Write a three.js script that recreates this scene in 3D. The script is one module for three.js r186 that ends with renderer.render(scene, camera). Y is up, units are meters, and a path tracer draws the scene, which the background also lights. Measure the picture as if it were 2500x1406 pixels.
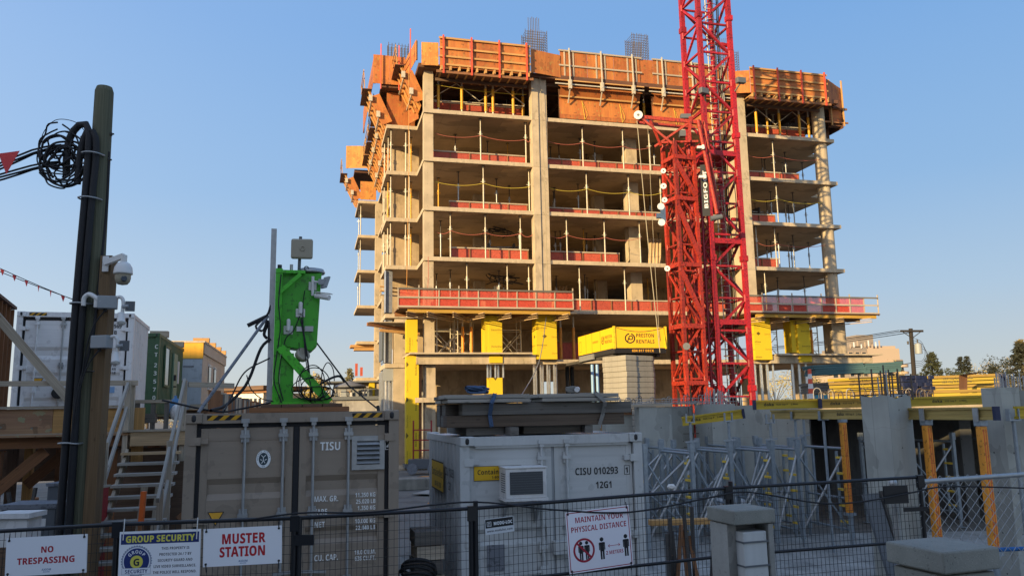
import * as THREE from 'three';
import { mergeGeometries } from 'three/addons/utils/BufferGeometryUtils.js';
import { RoundedBoxGeometry } from 'three/addons/geometries/RoundedBoxGeometry.js';

// ---------- camera, sky, sun, exposure ----------
const scene = new THREE.Scene();
const EYE = 3.0;
const camera = new THREE.PerspectiveCamera(39.9, 2500 / 1406, 0.1, 1500);
camera.rotation.order = 'YXZ';
camera.position.set(0, EYE, 0);
camera.rotation.set(0.1548, 0, -0.0178);

const renderer = new THREE.WebGLRenderer({ antialias: true });
renderer.toneMapping = THREE.LinearToneMapping;
renderer.toneMappingExposure = 1.7;
renderer.shadowMap.enabled = true;

const SUN_DIR = new THREE.Vector3(-0.641, 0.208, 0.738).normalize();
const sun = new THREE.DirectionalLight(new THREE.Color().setRGB(1, 0.73, 0.37), 5);
sun.position.set(0, 5, -40).addScaledVector(SUN_DIR, 160);
sun.target.position.set(0, 5, -40);
sun.castShadow = true;
sun.shadow.radius = 1.1;
sun.shadow.mapSize.set(4096, 4096);
Object.assign(sun.shadow.camera, { left: -60, right: 60, top: 50, bottom: -40, near: 1, far: 320 });
scene.add(sun, sun.target);

const hash = (x, y, s) => { let h = Math.imul(x, 374761393) + Math.imul(y, 668265263) + Math.imul(s, 1442695041); h = Math.imul(h ^ (h >>> 13), 1274126177); return ((h ^ (h >>> 16)) >>> 0) / 4294967296; };
function noise(u, v, nx, ny, s) {                     // value noise that repeats after nx by ny cells over the unit square
  const x = u * nx, y = v * ny, ix = Math.floor(x), iy = Math.floor(y), f = x - ix, g = y - iy, a = f * f * (3 - 2 * f), b = g * g * (3 - 2 * g), m = (i, n) => ((i % n) + n) % n;
  const h = (i, j) => hash(m(ix + i, nx), m(iy + j, ny), s);
  return (h(0, 0) * (1 - a) + h(1, 0) * a) * (1 - b) + (h(0, 1) * (1 - a) + h(1, 1) * a) * b;
}
const fbm = (u, v, nx, ny, s, oct = 4) => { let a = 0, k = 0.5, t = 0; for (let i = 0; i < oct; i++) { a += k * noise(u, v, nx << i, ny << i, s + i); t += k; k *= 0.55; } return a / t; };
{ // clear evening sky: deep blue away from the sun, pale at the horizon, brighter round the low sun
  const W = 1024, H = 512, d = new Float32Array(W * H * 4), v = new THREE.Vector3();
  const stops = [[0, [0.60, 0.625, 0.585]], [0.05, [0.54, 0.61, 0.64]], [0.13, [0.425, 0.575, 0.735]], [0.26, [0.285, 0.485, 0.765]], [0.45, [0.195, 0.40, 0.75]], [1, [0.13, 0.29, 0.62]]];
  for (let j = 0; j < H; j++) {
    const lat = ((j + 0.5) / H - 0.5) * Math.PI;
    for (let i = 0; i < W; i++) {
      const lon = ((i + 0.5) / W - 0.5) * 2 * Math.PI;
      v.set(Math.cos(lon) * Math.cos(lat), Math.sin(lat), Math.sin(lon) * Math.cos(lat));
      const s = Math.max(0, v.y), c = v.dot(SUN_DIR);
      let k = 1; while (k < stops.length - 1 && stops[k][0] < s) k++;
      const [a, A] = stops[k - 1], [b, B] = stops[k], t = Math.min(1, (s - a) / (b - a));
      const glow = Math.pow(Math.max(0, c * 0.5 + 0.5), 2.2), low = 0.35 + 0.65 * Math.exp(-s * 1.5);
      const o = (j * W + i) * 4;
      for (let n = 0; n < 3; n++) d[o + n] = ((A[n] + (B[n] - A[n]) * t) * (1 + 0.25 * glow) + glow * low * [0.85, 0.66, 0.42][n]) / 1.7;
      const haze = 1 + 0.05 * (fbm(i / W, j / H, 6, 9, 301, 4) - 0.5); for (let n = 0; n < 3; n++) d[o + n] *= haze;
      if (v.y < 0) for (let n = 0; n < 3; n++) d[o + n] *= Math.max(0.3, 1 + v.y * 3);
      d[o + 3] = 1;
    }
  }
  const t = new THREE.DataTexture(d, W, H, THREE.RGBAFormat, THREE.FloatType);
  t.mapping = THREE.EquirectangularReflectionMapping; t.magFilter = THREE.LinearFilter; t.minFilter = THREE.LinearFilter; t.needsUpdate = true;
  scene.background = t; scene.environment = t;
}

// ---------- helpers ----------
let seed = 12345;
const rnd = () => { seed = (seed + 0x6D2B79F5) | 0; let t = Math.imul(seed ^ (seed >>> 15), 1 | seed); t = (t + Math.imul(t ^ (t >>> 7), 61 | t)) ^ t; return ((t ^ (t >>> 14)) >>> 0) / 4294967296; };
const rr = (a, b) => a + (b - a) * rnd();
const V = (x, y, z) => new THREE.Vector3(x, y, z);
const YAW = 0.2476;                                   // the building and the site grid stand at this angle to the view
const O = V(-4.917, 0, -43.605);                      // left front corner of the slabs
const site = (o, u, w, y = 0) => V(o.x + u * Math.cos(YAW) - w * Math.sin(YAW), y, o.z - u * Math.sin(YAW) - w * Math.cos(YAW));
const bw = (u, y, w) => site(O, u, w, y);             // building axes: along the front, up, into the building
const rgb = (r, g, b) => new THREE.Color().setRGB(r, g, b);

const used = {};
const numbered = (n) => { const k = used[n] = (used[n] ?? -1) + 1; return k ? n + '_' + String(k).padStart(3, '0') : n; };
function tag(o, label, category, group, kind) {
  if (label) o.userData.label = label;
  if (category) o.userData.category = category;
  if (group) o.userData.group = group;
  if (kind) o.userData.kind = kind;
  return o;
}
function thing(name, label, category, pos = V(0, 0, 0), turn = 0, group) {
  const o = new THREE.Group(); o.name = numbered(name); o.position.copy(pos); o.rotation.y = turn; scene.add(o);
  return tag(o, label, category, group, 'thing');
}
const bthing = (name, label, category, u, y, w, group, turn = 0) => thing(name, label, category, bw(u, y, w), YAW + turn, group);
function join(list) {
  if (!Array.isArray(list)) list = list.a ?? [list];
  if (list.length === 1) return list[0];
  const plain = list.some((g) => !g.index);
  return mergeGeometries(plain ? list.map((g) => (g.index ? g.toNonIndexed() : g)) : list);
}
function part(parent, name, geo, mat, label) {
  const m = new THREE.Mesh(join(geo), mat); m.name = name; m.castShadow = m.receiveShadow = true; parent.add(m);
  if (label) m.userData.label = label;
  return m;
}
function solo(name, geo, mat, label, category, group) {
  const m = part(scene, numbered(name), geo, mat); return tag(m, label, category, group, 'thing');
}
function struct(name, geo, mat) { return tag(part(scene, numbered(name), geo, mat), null, null, null, 'structure'); }
function copyOf(root, pos, turn, label, group) {
  const r = root.clone(); r.name = numbered(root.name.replace(/_\d{3}$/, '')); scene.add(r);
  if (pos) r.position.copy(pos);
  if (turn !== undefined && turn !== null) r.rotation.y = turn;
  if (label) r.userData.label = label;
  if (group) r.userData.group = group;
  return r;
}
// uv in metres, the long side of each face along u so that grain follows it
function uvBox(g, w, h, d, grain) {
  const uv = g.attributes.uv, ou = rnd() * 7, ov = rnd() * 7, dims = [[d, h], [d, h], [w, d], [w, d], [w, h], [w, h]];
  for (let f = 0; f < 6; f++) for (let i = f * 4; i < f * 4 + 4; i++) {
    const a = uv.getX(i) * dims[f][0], b = uv.getY(i) * dims[f][1], swap = grain && dims[f][1] > dims[f][0];
    uv.setXY(i, (swap ? b : a) + ou, (swap ? a : b) + ov);
  }
  return g;
}
const mat4 = new THREE.Matrix4();
class Geo {
  constructor() { this.a = []; }
  add(g, x = 0, y = 0, z = 0, ry = 0, rx = 0, rz = 0) {
    if (ry || rx || rz) g.applyMatrix4(mat4.makeRotationFromEuler(new THREE.Euler(rx, ry, rz, 'YXZ')));
    g.translate(x, y, z); this.a.push(g); return this;
  }
  box(w, h, d, x, y, z, ry = 0, rx = 0, rz = 0, grain = true) { return this.add(uvBox(new THREE.BoxGeometry(w, h, d), w, h, d, grain), x, y, z, ry, rx, rz); }
  // box given by its lower and upper corners
  lh(x0, y0, z0, x1, y1, z1, grain = false) { return this.box(Math.abs(x1 - x0), Math.abs(y1 - y0), Math.abs(z1 - z0), (x0 + x1) / 2, (y0 + y1) / 2, (z0 + z1) / 2, 0, 0, 0, grain); }
  bar(p, q, w = 0.05, h = w, side) {                 // square bar from p to q; h is measured along "side" x axis
    const d = q.clone().sub(p), L = d.length(), x = d.clone().normalize();
    let up = side ? side.clone() : Math.abs(x.y) > 0.95 ? V(0, 0, 1) : V(0, 1, 0);
    const z = x.clone().cross(up).normalize(); up = z.clone().cross(x).normalize();
    const g = uvBox(new THREE.BoxGeometry(L, h, w), L, h, w, true);
    g.applyMatrix4(mat4.makeBasis(x, up, z).setPosition(p.clone().add(q).multiplyScalar(0.5))); this.a.push(g); return this;
  }
  rod(p, q, r, seg = 8, r2 = r) {
    const d = q.clone().sub(p), L = d.length(), g = new THREE.CylinderGeometry(r2, r, L, seg, 1);
    const uv = g.attributes.uv; for (let i = 0; i < uv.count; i++) uv.setXY(i, uv.getY(i) * L, uv.getX(i) * r * 6.3);
    g.applyQuaternion(new THREE.Quaternion().setFromUnitVectors(V(0, 1, 0), d.normalize())); g.translate((p.x + q.x) / 2, (p.y + q.y) / 2, (p.z + q.z) / 2); this.a.push(g); return this;
  }
  tube(pts, r, seg = 6, n = pts.length * 4) {
    const c = new THREE.CatmullRomCurve3(pts, false, 'centripetal'); this.a.push(new THREE.TubeGeometry(c, n, r, seg)); return this;
  }
  lathe(pts, x, y, z, seg = 20) { return this.add(new THREE.LatheGeometry(pts.map((p) => new THREE.Vector2(p[0], p[1])), seg), x, y, z); }
  round(w, h, d, x, y, z, rad = 0.01, ry = 0, s = 2) { const g = new RoundedBoxGeometry(w, h, d, s, rad); const uv = g.attributes.uv, p = g.attributes.position, n = g.attributes.normal, ou = rnd() * 5;
    for (let i = 0; i < uv.count; i++) { const ax = Math.abs(n.getX(i)), ay = Math.abs(n.getY(i)), az = Math.abs(n.getZ(i)); if (az >= ax && az >= ay) uv.setXY(i, p.getX(i) + ou, p.getY(i)); else if (ax >= ay) uv.setXY(i, p.getZ(i) + ou + 1, p.getY(i)); else uv.setXY(i, p.getX(i) + ou, p.getZ(i)); }
    return this.add(g, x, y, z, ry); }
}
// a folded sheet: profile [[a, b] ...] carried along a length; axis gives how (a, b, t) become x, y, z
function fold(profile, len, map) {
  const pos = [], uv = [], idx = []; let run = 0, n = 0;
  for (let i = 0; i < profile.length - 1; i++) {
    const p = profile[i], q = profile[i + 1], step = Math.hypot(q[0] - p[0], q[1] - p[1]);
    for (const [c, t, r] of [[p, 0, run], [q, 0, run + step], [q, len, run + step], [p, len, run]]) { pos.push(...map(c[0], c[1], t)); uv.push(r, t); }
    idx.push(n, n + 1, n + 2, n, n + 2, n + 3); n += 4; run += step;
  }
  const g = new THREE.BufferGeometry();
  g.setAttribute('position', new THREE.Float32BufferAttribute(pos, 3)); g.setAttribute('uv', new THREE.Float32BufferAttribute(uv, 2)); g.setIndex(idx); g.computeVertexNormals();
  return g;
}
const sag = (p, q, drop, n = 9) => Array.from({ length: n }, (_, i) => { const t = i / (n - 1), v = p.clone().lerp(q, t); v.y -= drop * 4 * t * (1 - t); return v; });

// ---------- procedural textures ----------
const enc = (x) => Math.round(255 * Math.min(1, Math.max(0, x <= 0.0031308 ? x * 12.92 : 1.055 * Math.pow(x, 1 / 2.4) - 0.055)));
function tex(fn, mu, mv = mu, N = 512) {              // fn(u, v) gives a linear grey or [r, g, b]; the picture covers mu by mv metres
  const d = new Uint8Array(N * N * 4);
  for (let j = 0; j < N; j++) for (let i = 0; i < N; i++) {
    const c = fn((i + 0.5) / N, (j + 0.5) / N), o = (j * N + i) * 4, q = Array.isArray(c) ? c : [c, c, c];
    for (let n = 0; n < 3; n++) d[o + n] = enc(q[n]); d[o + 3] = 255;
  }
  const t = new THREE.DataTexture(d, N, N); t.colorSpace = THREE.SRGBColorSpace; t.wrapS = t.wrapT = THREE.RepeatWrapping; t.magFilter = THREE.LinearFilter; t.minFilter = THREE.LinearMipmapLinearFilter; t.generateMipmaps = true; t.anisotropy = 8;
  t.repeat.set(1 / mu, 1 / mv); t.needsUpdate = true; return t;
}
const T = {
  concrete: tex((u, v) => { const b = fbm(u, v, 4, 4, 1, 5), s = fbm(u, v, 24, 3, 9, 3), p = noise(u, v, 128, 128, 3) > 0.93 ? 0.8 : 1; const q = fbm(u, v, 7, 4, 15, 4); return (0.5 + 0.56 * b + 0.2 * (s - 0.5) - (q > 0.62 ? 0.13 : 0) + (q < 0.33 ? 0.08 : 0)) * p * (0.95 + 0.1 * noise(u, v, 256, 256, 5)); }, 3),
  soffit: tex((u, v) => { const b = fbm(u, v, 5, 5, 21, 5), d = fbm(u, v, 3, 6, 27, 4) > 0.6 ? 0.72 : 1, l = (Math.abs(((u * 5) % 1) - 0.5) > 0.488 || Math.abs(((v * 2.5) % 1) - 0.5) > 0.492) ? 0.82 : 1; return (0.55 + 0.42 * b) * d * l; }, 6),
  formed: tex((u, v) => {
    const b = fbm(u, v, 4, 4, 11, 5), s = fbm(u, v, 40, 2, 19, 3); const st = fbm(u, v, 5, 3, 14, 4); let k = 0.58 + 0.4 * b + 0.09 * (s - 0.5) - (st > 0.6 ? 0.14 : 0);
    if (Math.abs(((u * 2) % 1) - 0.5) > 0.494) k *= 0.86; if (Math.abs(((v * 2) % 1) - 0.5) > 0.495) k *= 0.88;
    const hu = (u * 4) % 1 - 0.5, hv = (v * 4) % 1 - 0.5; if (Math.hypot(hu, hv) < 0.022) k *= 0.25; return k;
  }, 2.6),
  aggregate: tex((u, v) => { const b = fbm(u, v, 5, 5, 31, 4), f = noise(u, v, 150, 150, 33), p = noise(u, v, 90, 90, 35); return (0.62 + 0.25 * b) * (p > 0.9 ? 0.62 : 1) + (f > 0.9 ? 0.16 : 0) + 0.08 * (f - 0.5); }, 0.7),
  ply: tex((u, v) => {
    const w = fbm(u, v, 3, 5, 41, 3), g = fbm(u + 0.02 * w, v + 0.05 * w, 3, 60, 43, 3), k = noise(u, v, 14, 9, 47); let m = 0.6 + 0.36 * g + 0.24 * (w - 0.5); if (k > 0.9) m *= 0.62; const sp = fbm(u, v, 16, 10, 49, 4), dk = fbm(u, v, 4, 3, 55, 4);
    if (dk > 0.6) m *= 0.78; if (sp > 0.69) return [m * 0.95, Math.min(1, m * 1.5), Math.min(1, m * 2.6)];
    return [m, m * (0.94 + 0.16 * (w - 0.5)), m * 0.92];
  }, 2.4, 1.2),
  wood: tex((u, v) => { const w = fbm(u, v, 2, 3, 51, 3), g = fbm(u, v + 0.06 * w, 3, 70, 53, 4), k = Math.hypot(((u * 5 + 0.3 * hash(Math.floor(u * 5), 1, 5)) % 1) - 0.5, (v - hash(Math.floor(u * 5), 2, 6)) * 3.4); let m = 0.45 + 0.5 * g + 0.25 * (w - 0.5); if (k < 0.09) m *= 0.5 + 4 * k; return m; }, 2, 0.5),
  paint: tex((u, v) => { const b = fbm(u, v, 3, 3, 61, 5), s = fbm(u, v, 50, 2, 63, 3), c = fbm(u, v, 18, 18, 65, 3); let m = 0.78 + 0.16 * b + 0.16 * (s - 0.5); if (c > 0.68) m *= 0.86; if (noise(u, v, 170, 170, 67) > 0.965) m *= 0.72; return m; }, 2.5),
  metal: tex((u, v) => { const b = fbm(u, v, 12, 12, 71, 3), s = fbm(u, v, 4, 4, 73, 3); return 0.6 + 0.22 * b + 0.2 * s; }, 0.6),
  worn: tex((u, v) => { const b = fbm(u, v, 6, 6, 81, 4), s = fbm(u, v, 30, 30, 83, 3); return (0.7 + 0.25 * b) * (s > 0.66 ? 0.6 : 1); }, 1.2),
  scuff: tex((u, v) => { const b = fbm(u, v, 5, 5, 121, 5), c = fbm(u, v, 26, 26, 123, 3), s = fbm(u, v, 40, 3, 125, 3); let m = 0.66 + 0.3 * b + 0.12 * (s - 0.5); if (c > 0.64) return [m * 0.42, m * 0.5, m * 0.5]; if (c < 0.3) return [Math.min(1, m * 1.12), m * 1.5, m * 1.5]; return m; }, 1.6),
  ground: tex((u, v) => { const b = fbm(u, v, 4, 4, 91, 6), f = noise(u, v, 200, 200, 95), s = fbm(u, v, 10, 10, 97, 3); return (0.45 + 0.5 * b) * (s > 0.63 ? 0.75 : 1) + 0.14 * (f - 0.5); }, 7),
  bark: tex((u, v) => { const w = fbm(u, v, 2, 4, 101, 3), g = fbm(u, v + 0.04 * w, 2, 48, 103, 4), c = noise(u, v + 0.03 * w, 4, 40, 107); return (0.4 + 0.6 * g) * (c > 0.86 ? 0.45 : 1); }, 1.6, 0.55),
};
function mat(r, g, b, map, rough = 0.85, { flat, bump = 0.002, ...o } = {}) {    // r, g, b: the base colour; the map only varies it
  const k = map ? 1 / 0.78 : 1, m = new THREE.MeshStandardMaterial({ color: rgb(Math.min(1, r * k), Math.min(1, g * k), Math.min(1, b * k)), roughness: rough, metalness: 0, ...o });
  if (map) { m.map = map; if (!flat) { m.bumpMap = map; m.bumpScale = bump; } }
  return m;
}
const M = {
  concrete: mat(0.45, 0.365, 0.25, T.concrete, 0.9, { bump: 0.004 }),
  inner: mat(0.42, 0.32, 0.205, T.concrete, 0.92),
  soffit: mat(0.43, 0.31, 0.19, T.soffit, 0.92, { bump: 0.003 }),  // stains and form lines; the warm brown paints in bounced light under slabs
  formed: mat(0.34, 0.345, 0.31, T.formed, 0.85, { bump: 0.006 }),
  column: mat(0.45, 0.365, 0.25, T.formed, 0.9, { bump: 0.005 }),
  formedShaded: mat(0.12, 0.12, 0.115, T.formed, 0.85, { bump: 0.006 }),  // formed concrete darkened to imitate shade in the parking level
  block: mat(0.27, 0.25, 0.205, T.concrete, 0.9, { bump: 0.004 }),
  aggregate: mat(0.23, 0.23, 0.20, T.aggregate, 0.9, { bump: 0.006 }),
  ground: mat(0.17, 0.16, 0.14, T.ground, 0.95, { bump: 0.02 }),
  slabGrey: mat(0.30, 0.295, 0.27, T.concrete, 0.9, { bump: 0.004 }),
  ply: mat(0.46, 0.165, 0.036, T.ply, 0.7, { bump: 0.002 }),
  ply2: mat(0.37, 0.12, 0.026, T.ply, 0.7, { bump: 0.002 }),
  plyPale: mat(0.56, 0.235, 0.05, T.ply, 0.7, { bump: 0.002 }),
  plyDeck: mat(0.36, 0.22, 0.12, T.ply, 0.8, { bump: 0.002 }),
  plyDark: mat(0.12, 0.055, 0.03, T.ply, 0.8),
  redPly: mat(0.42, 0.075, 0.04, T.worn, 0.7),
  redPly2: mat(0.36, 0.06, 0.035, T.worn, 0.7),
  net: mat(0.50, 0.062, 0.036, T.worn, 0.8, { transparent: true, opacity: 0.78, side: THREE.DoubleSide, flat: true }),
  lumber: mat(0.52, 0.36, 0.20, T.wood, 0.8),
  lumberPale: mat(0.46, 0.38, 0.28, T.wood, 0.8),
  lumberGrey: mat(0.15, 0.135, 0.115, T.wood, 0.9, { bump: 0.004 }),
  lumberWhite: mat(0.40, 0.365, 0.31, T.wood, 0.9, { bump: 0.003 }),
  lumberDark: mat(0.15, 0.09, 0.055, T.wood, 0.9, { bump: 0.004 }),
  lumberBrown: mat(0.27, 0.12, 0.05, T.wood, 0.85, { bump: 0.003 }),
  lumberOrange: mat(0.55, 0.30, 0.10, T.wood, 0.8),
  teal: mat(0.06, 0.13, 0.14, T.wood, 0.85, { bump: 0.003 }),
  yellowSheet: mat(0.72, 0.53, 0.025, T.worn, 0.75),
  yellowProp: mat(0.68, 0.34, 0.02, T.worn, 0.5),
  orangeProp: mat(0.70, 0.27, 0.025, T.worn, 0.5),
  beamYellow: mat(0.50, 0.35, 0.018, T.wood, 0.6, { flat: true }),
  beamStack: mat(0.36, 0.255, 0.014, T.wood, 0.7, { flat: true }),
  beamStack2: mat(0.27, 0.17, 0.03, T.wood, 0.75, { flat: true }),
  beamOld: mat(0.42, 0.30, 0.09, T.wood, 0.75, { flat: true }),
  beamOchre: mat(0.48, 0.28, 0.04, T.wood, 0.7, { flat: true }),
  blueCap: mat(0.012, 0.018, 0.06, null, 0.55),
  galv: mat(0.36, 0.37, 0.37, T.metal, 0.45, { metalness: 0.55, flat: true }),
  galvBlue: mat(0.27, 0.31, 0.34, T.metal, 0.5, { metalness: 0.5, flat: true }),
  galvPale: mat(0.52, 0.47, 0.36, T.metal, 0.55, { metalness: 0.2, flat: true }),
  steelDark: mat(0.07, 0.065, 0.06, T.metal, 0.6, { metalness: 0.3, flat: true }),
  stud: mat(0.60, 0.60, 0.57, T.metal, 0.35, { metalness: 0.75, flat: true }),
  rung: mat(0.75, 0.50, 0.06, null, 0.6),
  rebar: mat(0.10, 0.075, 0.055, T.metal, 0.8, { flat: true }),
  rebarPale: mat(0.33, 0.31, 0.28, T.metal, 0.7, { flat: true }),
  redPost: mat(0.62, 0.08, 0.035, null, 0.6),
  craneRed: mat(0.32, 0.009, 0.017, T.scuff, 0.6, { flat: true }),
  craneOrange: mat(0.31, 0.023, 0.009, T.scuff, 0.6, { flat: true }),
  black: mat(0.018, 0.018, 0.02, null, 0.6),
  rubber: mat(0.012, 0.012, 0.014, null, 0.75),
  fenceBlack: mat(0.016, 0.017, 0.02, null, 0.4, { metalness: 0.3 }),
  white: mat(0.58, 0.57, 0.55, T.paint, 0.5, { flat: true }),
  whiteClean: mat(0.66, 0.65, 0.62, null, 0.4),
  tan: mat(0.25, 0.20, 0.15, T.paint, 0.55),
  contGrey: mat(0.42, 0.43, 0.42, T.paint, 0.5),
  contWhite: mat(0.68, 0.68, 0.67, T.paint, 0.5),
  contSideBounce: mat(0.62, 0.57, 0.52, T.paint, 0.55),  // white sides tinted warm for light bounced off the building
  green: mat(0.035, 0.085, 0.035, T.paint, 0.55),
  greenPale: mat(0.18, 0.25, 0.16, T.paint, 0.55),
  trailer: mat(0.33, 0.37, 0.40, T.paint, 0.6),
  trailerSide: mat(0.50, 0.42, 0.33, T.paint, 0.7),
  trailerYellow: mat(0.75, 0.38, 0.03, T.paint, 0.6),
  lime: mat(0.05, 0.45, 0.014, T.worn, 0.35, { flat: true }),
  limeDark: mat(0.035, 0.33, 0.01, T.worn, 0.4, { flat: true }),
  antenna: mat(0.33, 0.29, 0.21, null, 0.6),
  grey: mat(0.28, 0.30, 0.31, null, 0.5),
  greyDark: mat(0.10, 0.11, 0.12, null, 0.55),
  slate: mat(0.16, 0.17, 0.19, T.worn, 0.7),
  pole: mat(0.12, 0.12, 0.075, T.bark, 0.9, { bump: 0.006 }),
  poleBrown: mat(0.20, 0.125, 0.06, T.wood, 0.85, { bump: 0.004 }),
  farPole: mat(0.028, 0.022, 0.018, T.bark, 0.9),
  deckYellow: mat(0.80, 0.50, 0.01, T.worn, 0.45, { flat: true }),
  strapBlue: mat(0.05, 0.09, 0.17, T.worn, 0.8, { flat: true }),
  strapGrey: mat(0.20, 0.19, 0.17, T.worn, 0.85, { flat: true }),
  pennant: mat(0.62, 0.06, 0.06, null, 0.8, { side: THREE.DoubleSide }),
  ropeYellow: mat(0.62, 0.48, 0.06, null, 0.8),
  ropeRed: mat(0.48, 0.13, 0.09, null, 0.8),
  ropeOrange: mat(0.60, 0.28, 0.07, null, 0.8),
  ropeTan: mat(0.35, 0.30, 0.20, null, 0.8),
  pvcBlue: mat(0.22, 0.38, 0.60, null, 0.4),
  tarp: mat(0.03, 0.22, 0.32, null, 0.5),
  redPaint: mat(0.30, 0.02, 0.02, T.worn, 0.6, { flat: true }),
  coneOrange: mat(0.75, 0.14, 0.02, null, 0.6),
  water: new THREE.MeshPhysicalMaterial({ color: rgb(0.12, 0.3, 0.55), roughness: 0.12, transmission: 0.45, thickness: 0.1, ior: 1.33 }),
  glassDark: mat(0.02, 0.025, 0.03, null, 0.08),
  aptWall: mat(0.42, 0.32, 0.23, null, 0.9),
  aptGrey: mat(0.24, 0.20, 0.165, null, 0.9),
  houseGrey: mat(0.30, 0.29, 0.28, T.concrete, 0.9, { flat: true }),
  houseWhite: mat(0.62, 0.60, 0.58, T.paint, 0.8, { flat: true }),
  leaf: mat(0.30, 0.23, 0.085, null, 0.8, { side: THREE.DoubleSide }),
  leafDark: mat(0.17, 0.15, 0.065, null, 0.8, { side: THREE.DoubleSide }),
  leafYellow: mat(0.40, 0.31, 0.085, null, 0.8, { side: THREE.DoubleSide }),
  trunk: mat(0.09, 0.065, 0.045, T.bark, 0.9),
};
// flat print: a canvas drawn by fn(ctx, W, H), shown on a thin plate or as lettering on its own
function print(W, H, fn, o = {}) {
  const c = document.createElement('canvas'); c.width = W; c.height = H; const x = c.getContext('2d'); fn(x, W, H);
  const t = new THREE.CanvasTexture(c); t.colorSpace = THREE.SRGBColorSpace; t.anisotropy = 8;
  return new THREE.MeshStandardMaterial({ map: t, roughness: 0.6, ...o });
}
const letters = (W, H, fn) => print(W, H, fn, { transparent: true });
function text(x, s, cx, cy, size, color, o = {}) {
  x.save(); x.translate(cx, cy); x.scale(o.sx ?? 1, 1); x.rotate(o.rot ?? 0); x.fillStyle = color; x.textAlign = o.align ?? 'center'; x.textBaseline = 'middle';
  x.font = (o.weight ?? 'bold') + ' ' + size + 'px ' + (o.font ?? 'sans-serif'); x.fillText(s, 0, 0); x.restore();
}
const sheet = (w, h) => new THREE.PlaneGeometry(w, h);
function hazard(w, h, n, flip) {
  return print(256, Math.round(256 * h / w), (x, W, H) => { x.fillStyle = '#0b0b0b'; x.fillRect(0, 0, W, H); x.fillStyle = '#c99410'; const s = W / n; for (let i = -1; i <= n; i++) { const a = i * s; x.beginPath(); const k = H * 1.1 * (flip ? -1 : 1); x.moveTo(a + k, 0); x.lineTo(a + k + s / 2, 0); x.lineTo(a + s / 2, H); x.lineTo(a, H); x.fill(); } });
}
// ---------- ground and unseen blocks added across the street to shade the yard ----------
{
  const g = new THREE.PlaneGeometry(900, 900, 60, 60); g.rotateX(-Math.PI / 2);
  const p = g.attributes.position, uv = g.attributes.uv;
  for (let i = 0; i < p.count; i++) { const x = p.getX(i), z = p.getZ(i) - 250; p.setZ(i, z); uv.setXY(i, x, z); }
  g.computeVertexNormals(); struct('ground', g, M.ground);
  struct('sidewalk', new Geo().lh(-40, 0.02, -5.6, 40, 1.3, 6), M.slabGrey);
  for (const [x0, x1, h, z0, z1, label] of [[-64, -42, 16.4, 8, 22, 'long unseen block added to cast shade from across the street, farthest along'], [-41.9, -30, 15.5, 8, 20, 'unseen block added to cast shade, beside the longest one'], [-29.9, -19.5, 15, 8, 10.5, 'unseen flat roofed block added to cast shade, between a taller block and the low row'], [-19.4, 3, 10.4, 8.5, 19, 'low unseen block row added to cast shade behind the sidewalk']]) {
    const b = thing('shade_block', label, 'building', V((x0 + x1) / 2, 0, (z0 + z1) / 2)), w = x1 - x0, d = z1 - z0;
    part(b, 'wall', new Geo().lh(-w / 2, 0, -d / 2, w / 2, h, d / 2), M.aptGrey);
    part(b, 'roof', new Geo().lh(-w / 2 - 0.2, h + 0.003, -d / 2 - 0.2, w / 2 + 0.2, h + 0.2, d / 2 + 0.2), M.slate);
    for (let y = 2; y < h - 2; y += 3) for (let x = -w / 2 + 2; x < w / 2 - 1; x += 3) part(b, 'window', new Geo().lh(x, y, -d / 2 - 0.06, x + 1.3, y + 1.5, -d / 2 + 0.02), M.glassDark);
  }
}

// ---------- the tower under construction ----------
const LV = (i) => 0.09 + (i - 1) * 2.9;                  // top of slab i is LV(i + 0): 2 -> 2.99, 3 -> 5.89, 4 -> 8.79 ... 8 -> 20.39
const slabTop = [0, 2.99, 5.89, 8.79, 11.69, 14.59, 17.49, 20.39];
const B = bthing('unfinished_tower', 'concrete frame of a seven storey building under construction, open floors above a podium', 'building', 0, 0, 0);
const shapeOf = (pts) => new THREE.Shape(pts.map(([u, w]) => new THREE.Vector2(u, w)));
struct('yard_slab', new Geo().lh(1.5, 0.004, -19.2, 13, 0.06, -9.2), M.slabGrey);
const flat = (pts, y, h) => { const g = new THREE.ExtrudeGeometry(shapeOf(pts), { depth: h, bevelEnabled: false }); g.rotateX(-Math.PI / 2); g.translate(0, y, 0); return g; };
const OUT = [[0, 0], [27.2, 0], [27.2, 3], [28.7, 3], [28.7, 7.4], [27, 7.4], [27, 26], [-2.55, 26], [-2.55, 20.9], [-0.95, 20.9], [-0.95, 6.7], [-1.85, 6.7], [-1.85, 3], [0, 3]];
const INS = OUT.map(([u, w], i) => [u + (u < 10 ? 0.03 : -0.03), w + (w < 1 || (w === 3) || w === 20.9 ? 0.03 : -0.03)]);
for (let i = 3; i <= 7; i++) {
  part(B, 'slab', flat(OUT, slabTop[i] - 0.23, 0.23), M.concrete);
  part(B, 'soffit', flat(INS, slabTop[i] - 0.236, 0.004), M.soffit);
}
part(B, 'slab', flat(OUT, slabTop[2] - 0.25, 0.25), M.concrete);
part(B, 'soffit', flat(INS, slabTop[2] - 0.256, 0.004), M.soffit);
part(B, 'ground_slab', new Geo().lh(-1.8, 0.01, -26, 27, 0.12, 0), M.concrete);
const cols = (name, u0, u1, w0, w1, y0 = 3, y1 = 7, m = M.column) => {       // one column piece per storey, joints showing
  for (let i = y0; i <= y1; i++) { const top = i === 7 ? 22.75 : slabTop[i + 1] - 0.24; part(B, name, new Geo().lh(u0, slabTop[i] - (w0 < 0 ? 0.23 : 0), -w1, u1, top, -w0), m); }
};
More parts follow.
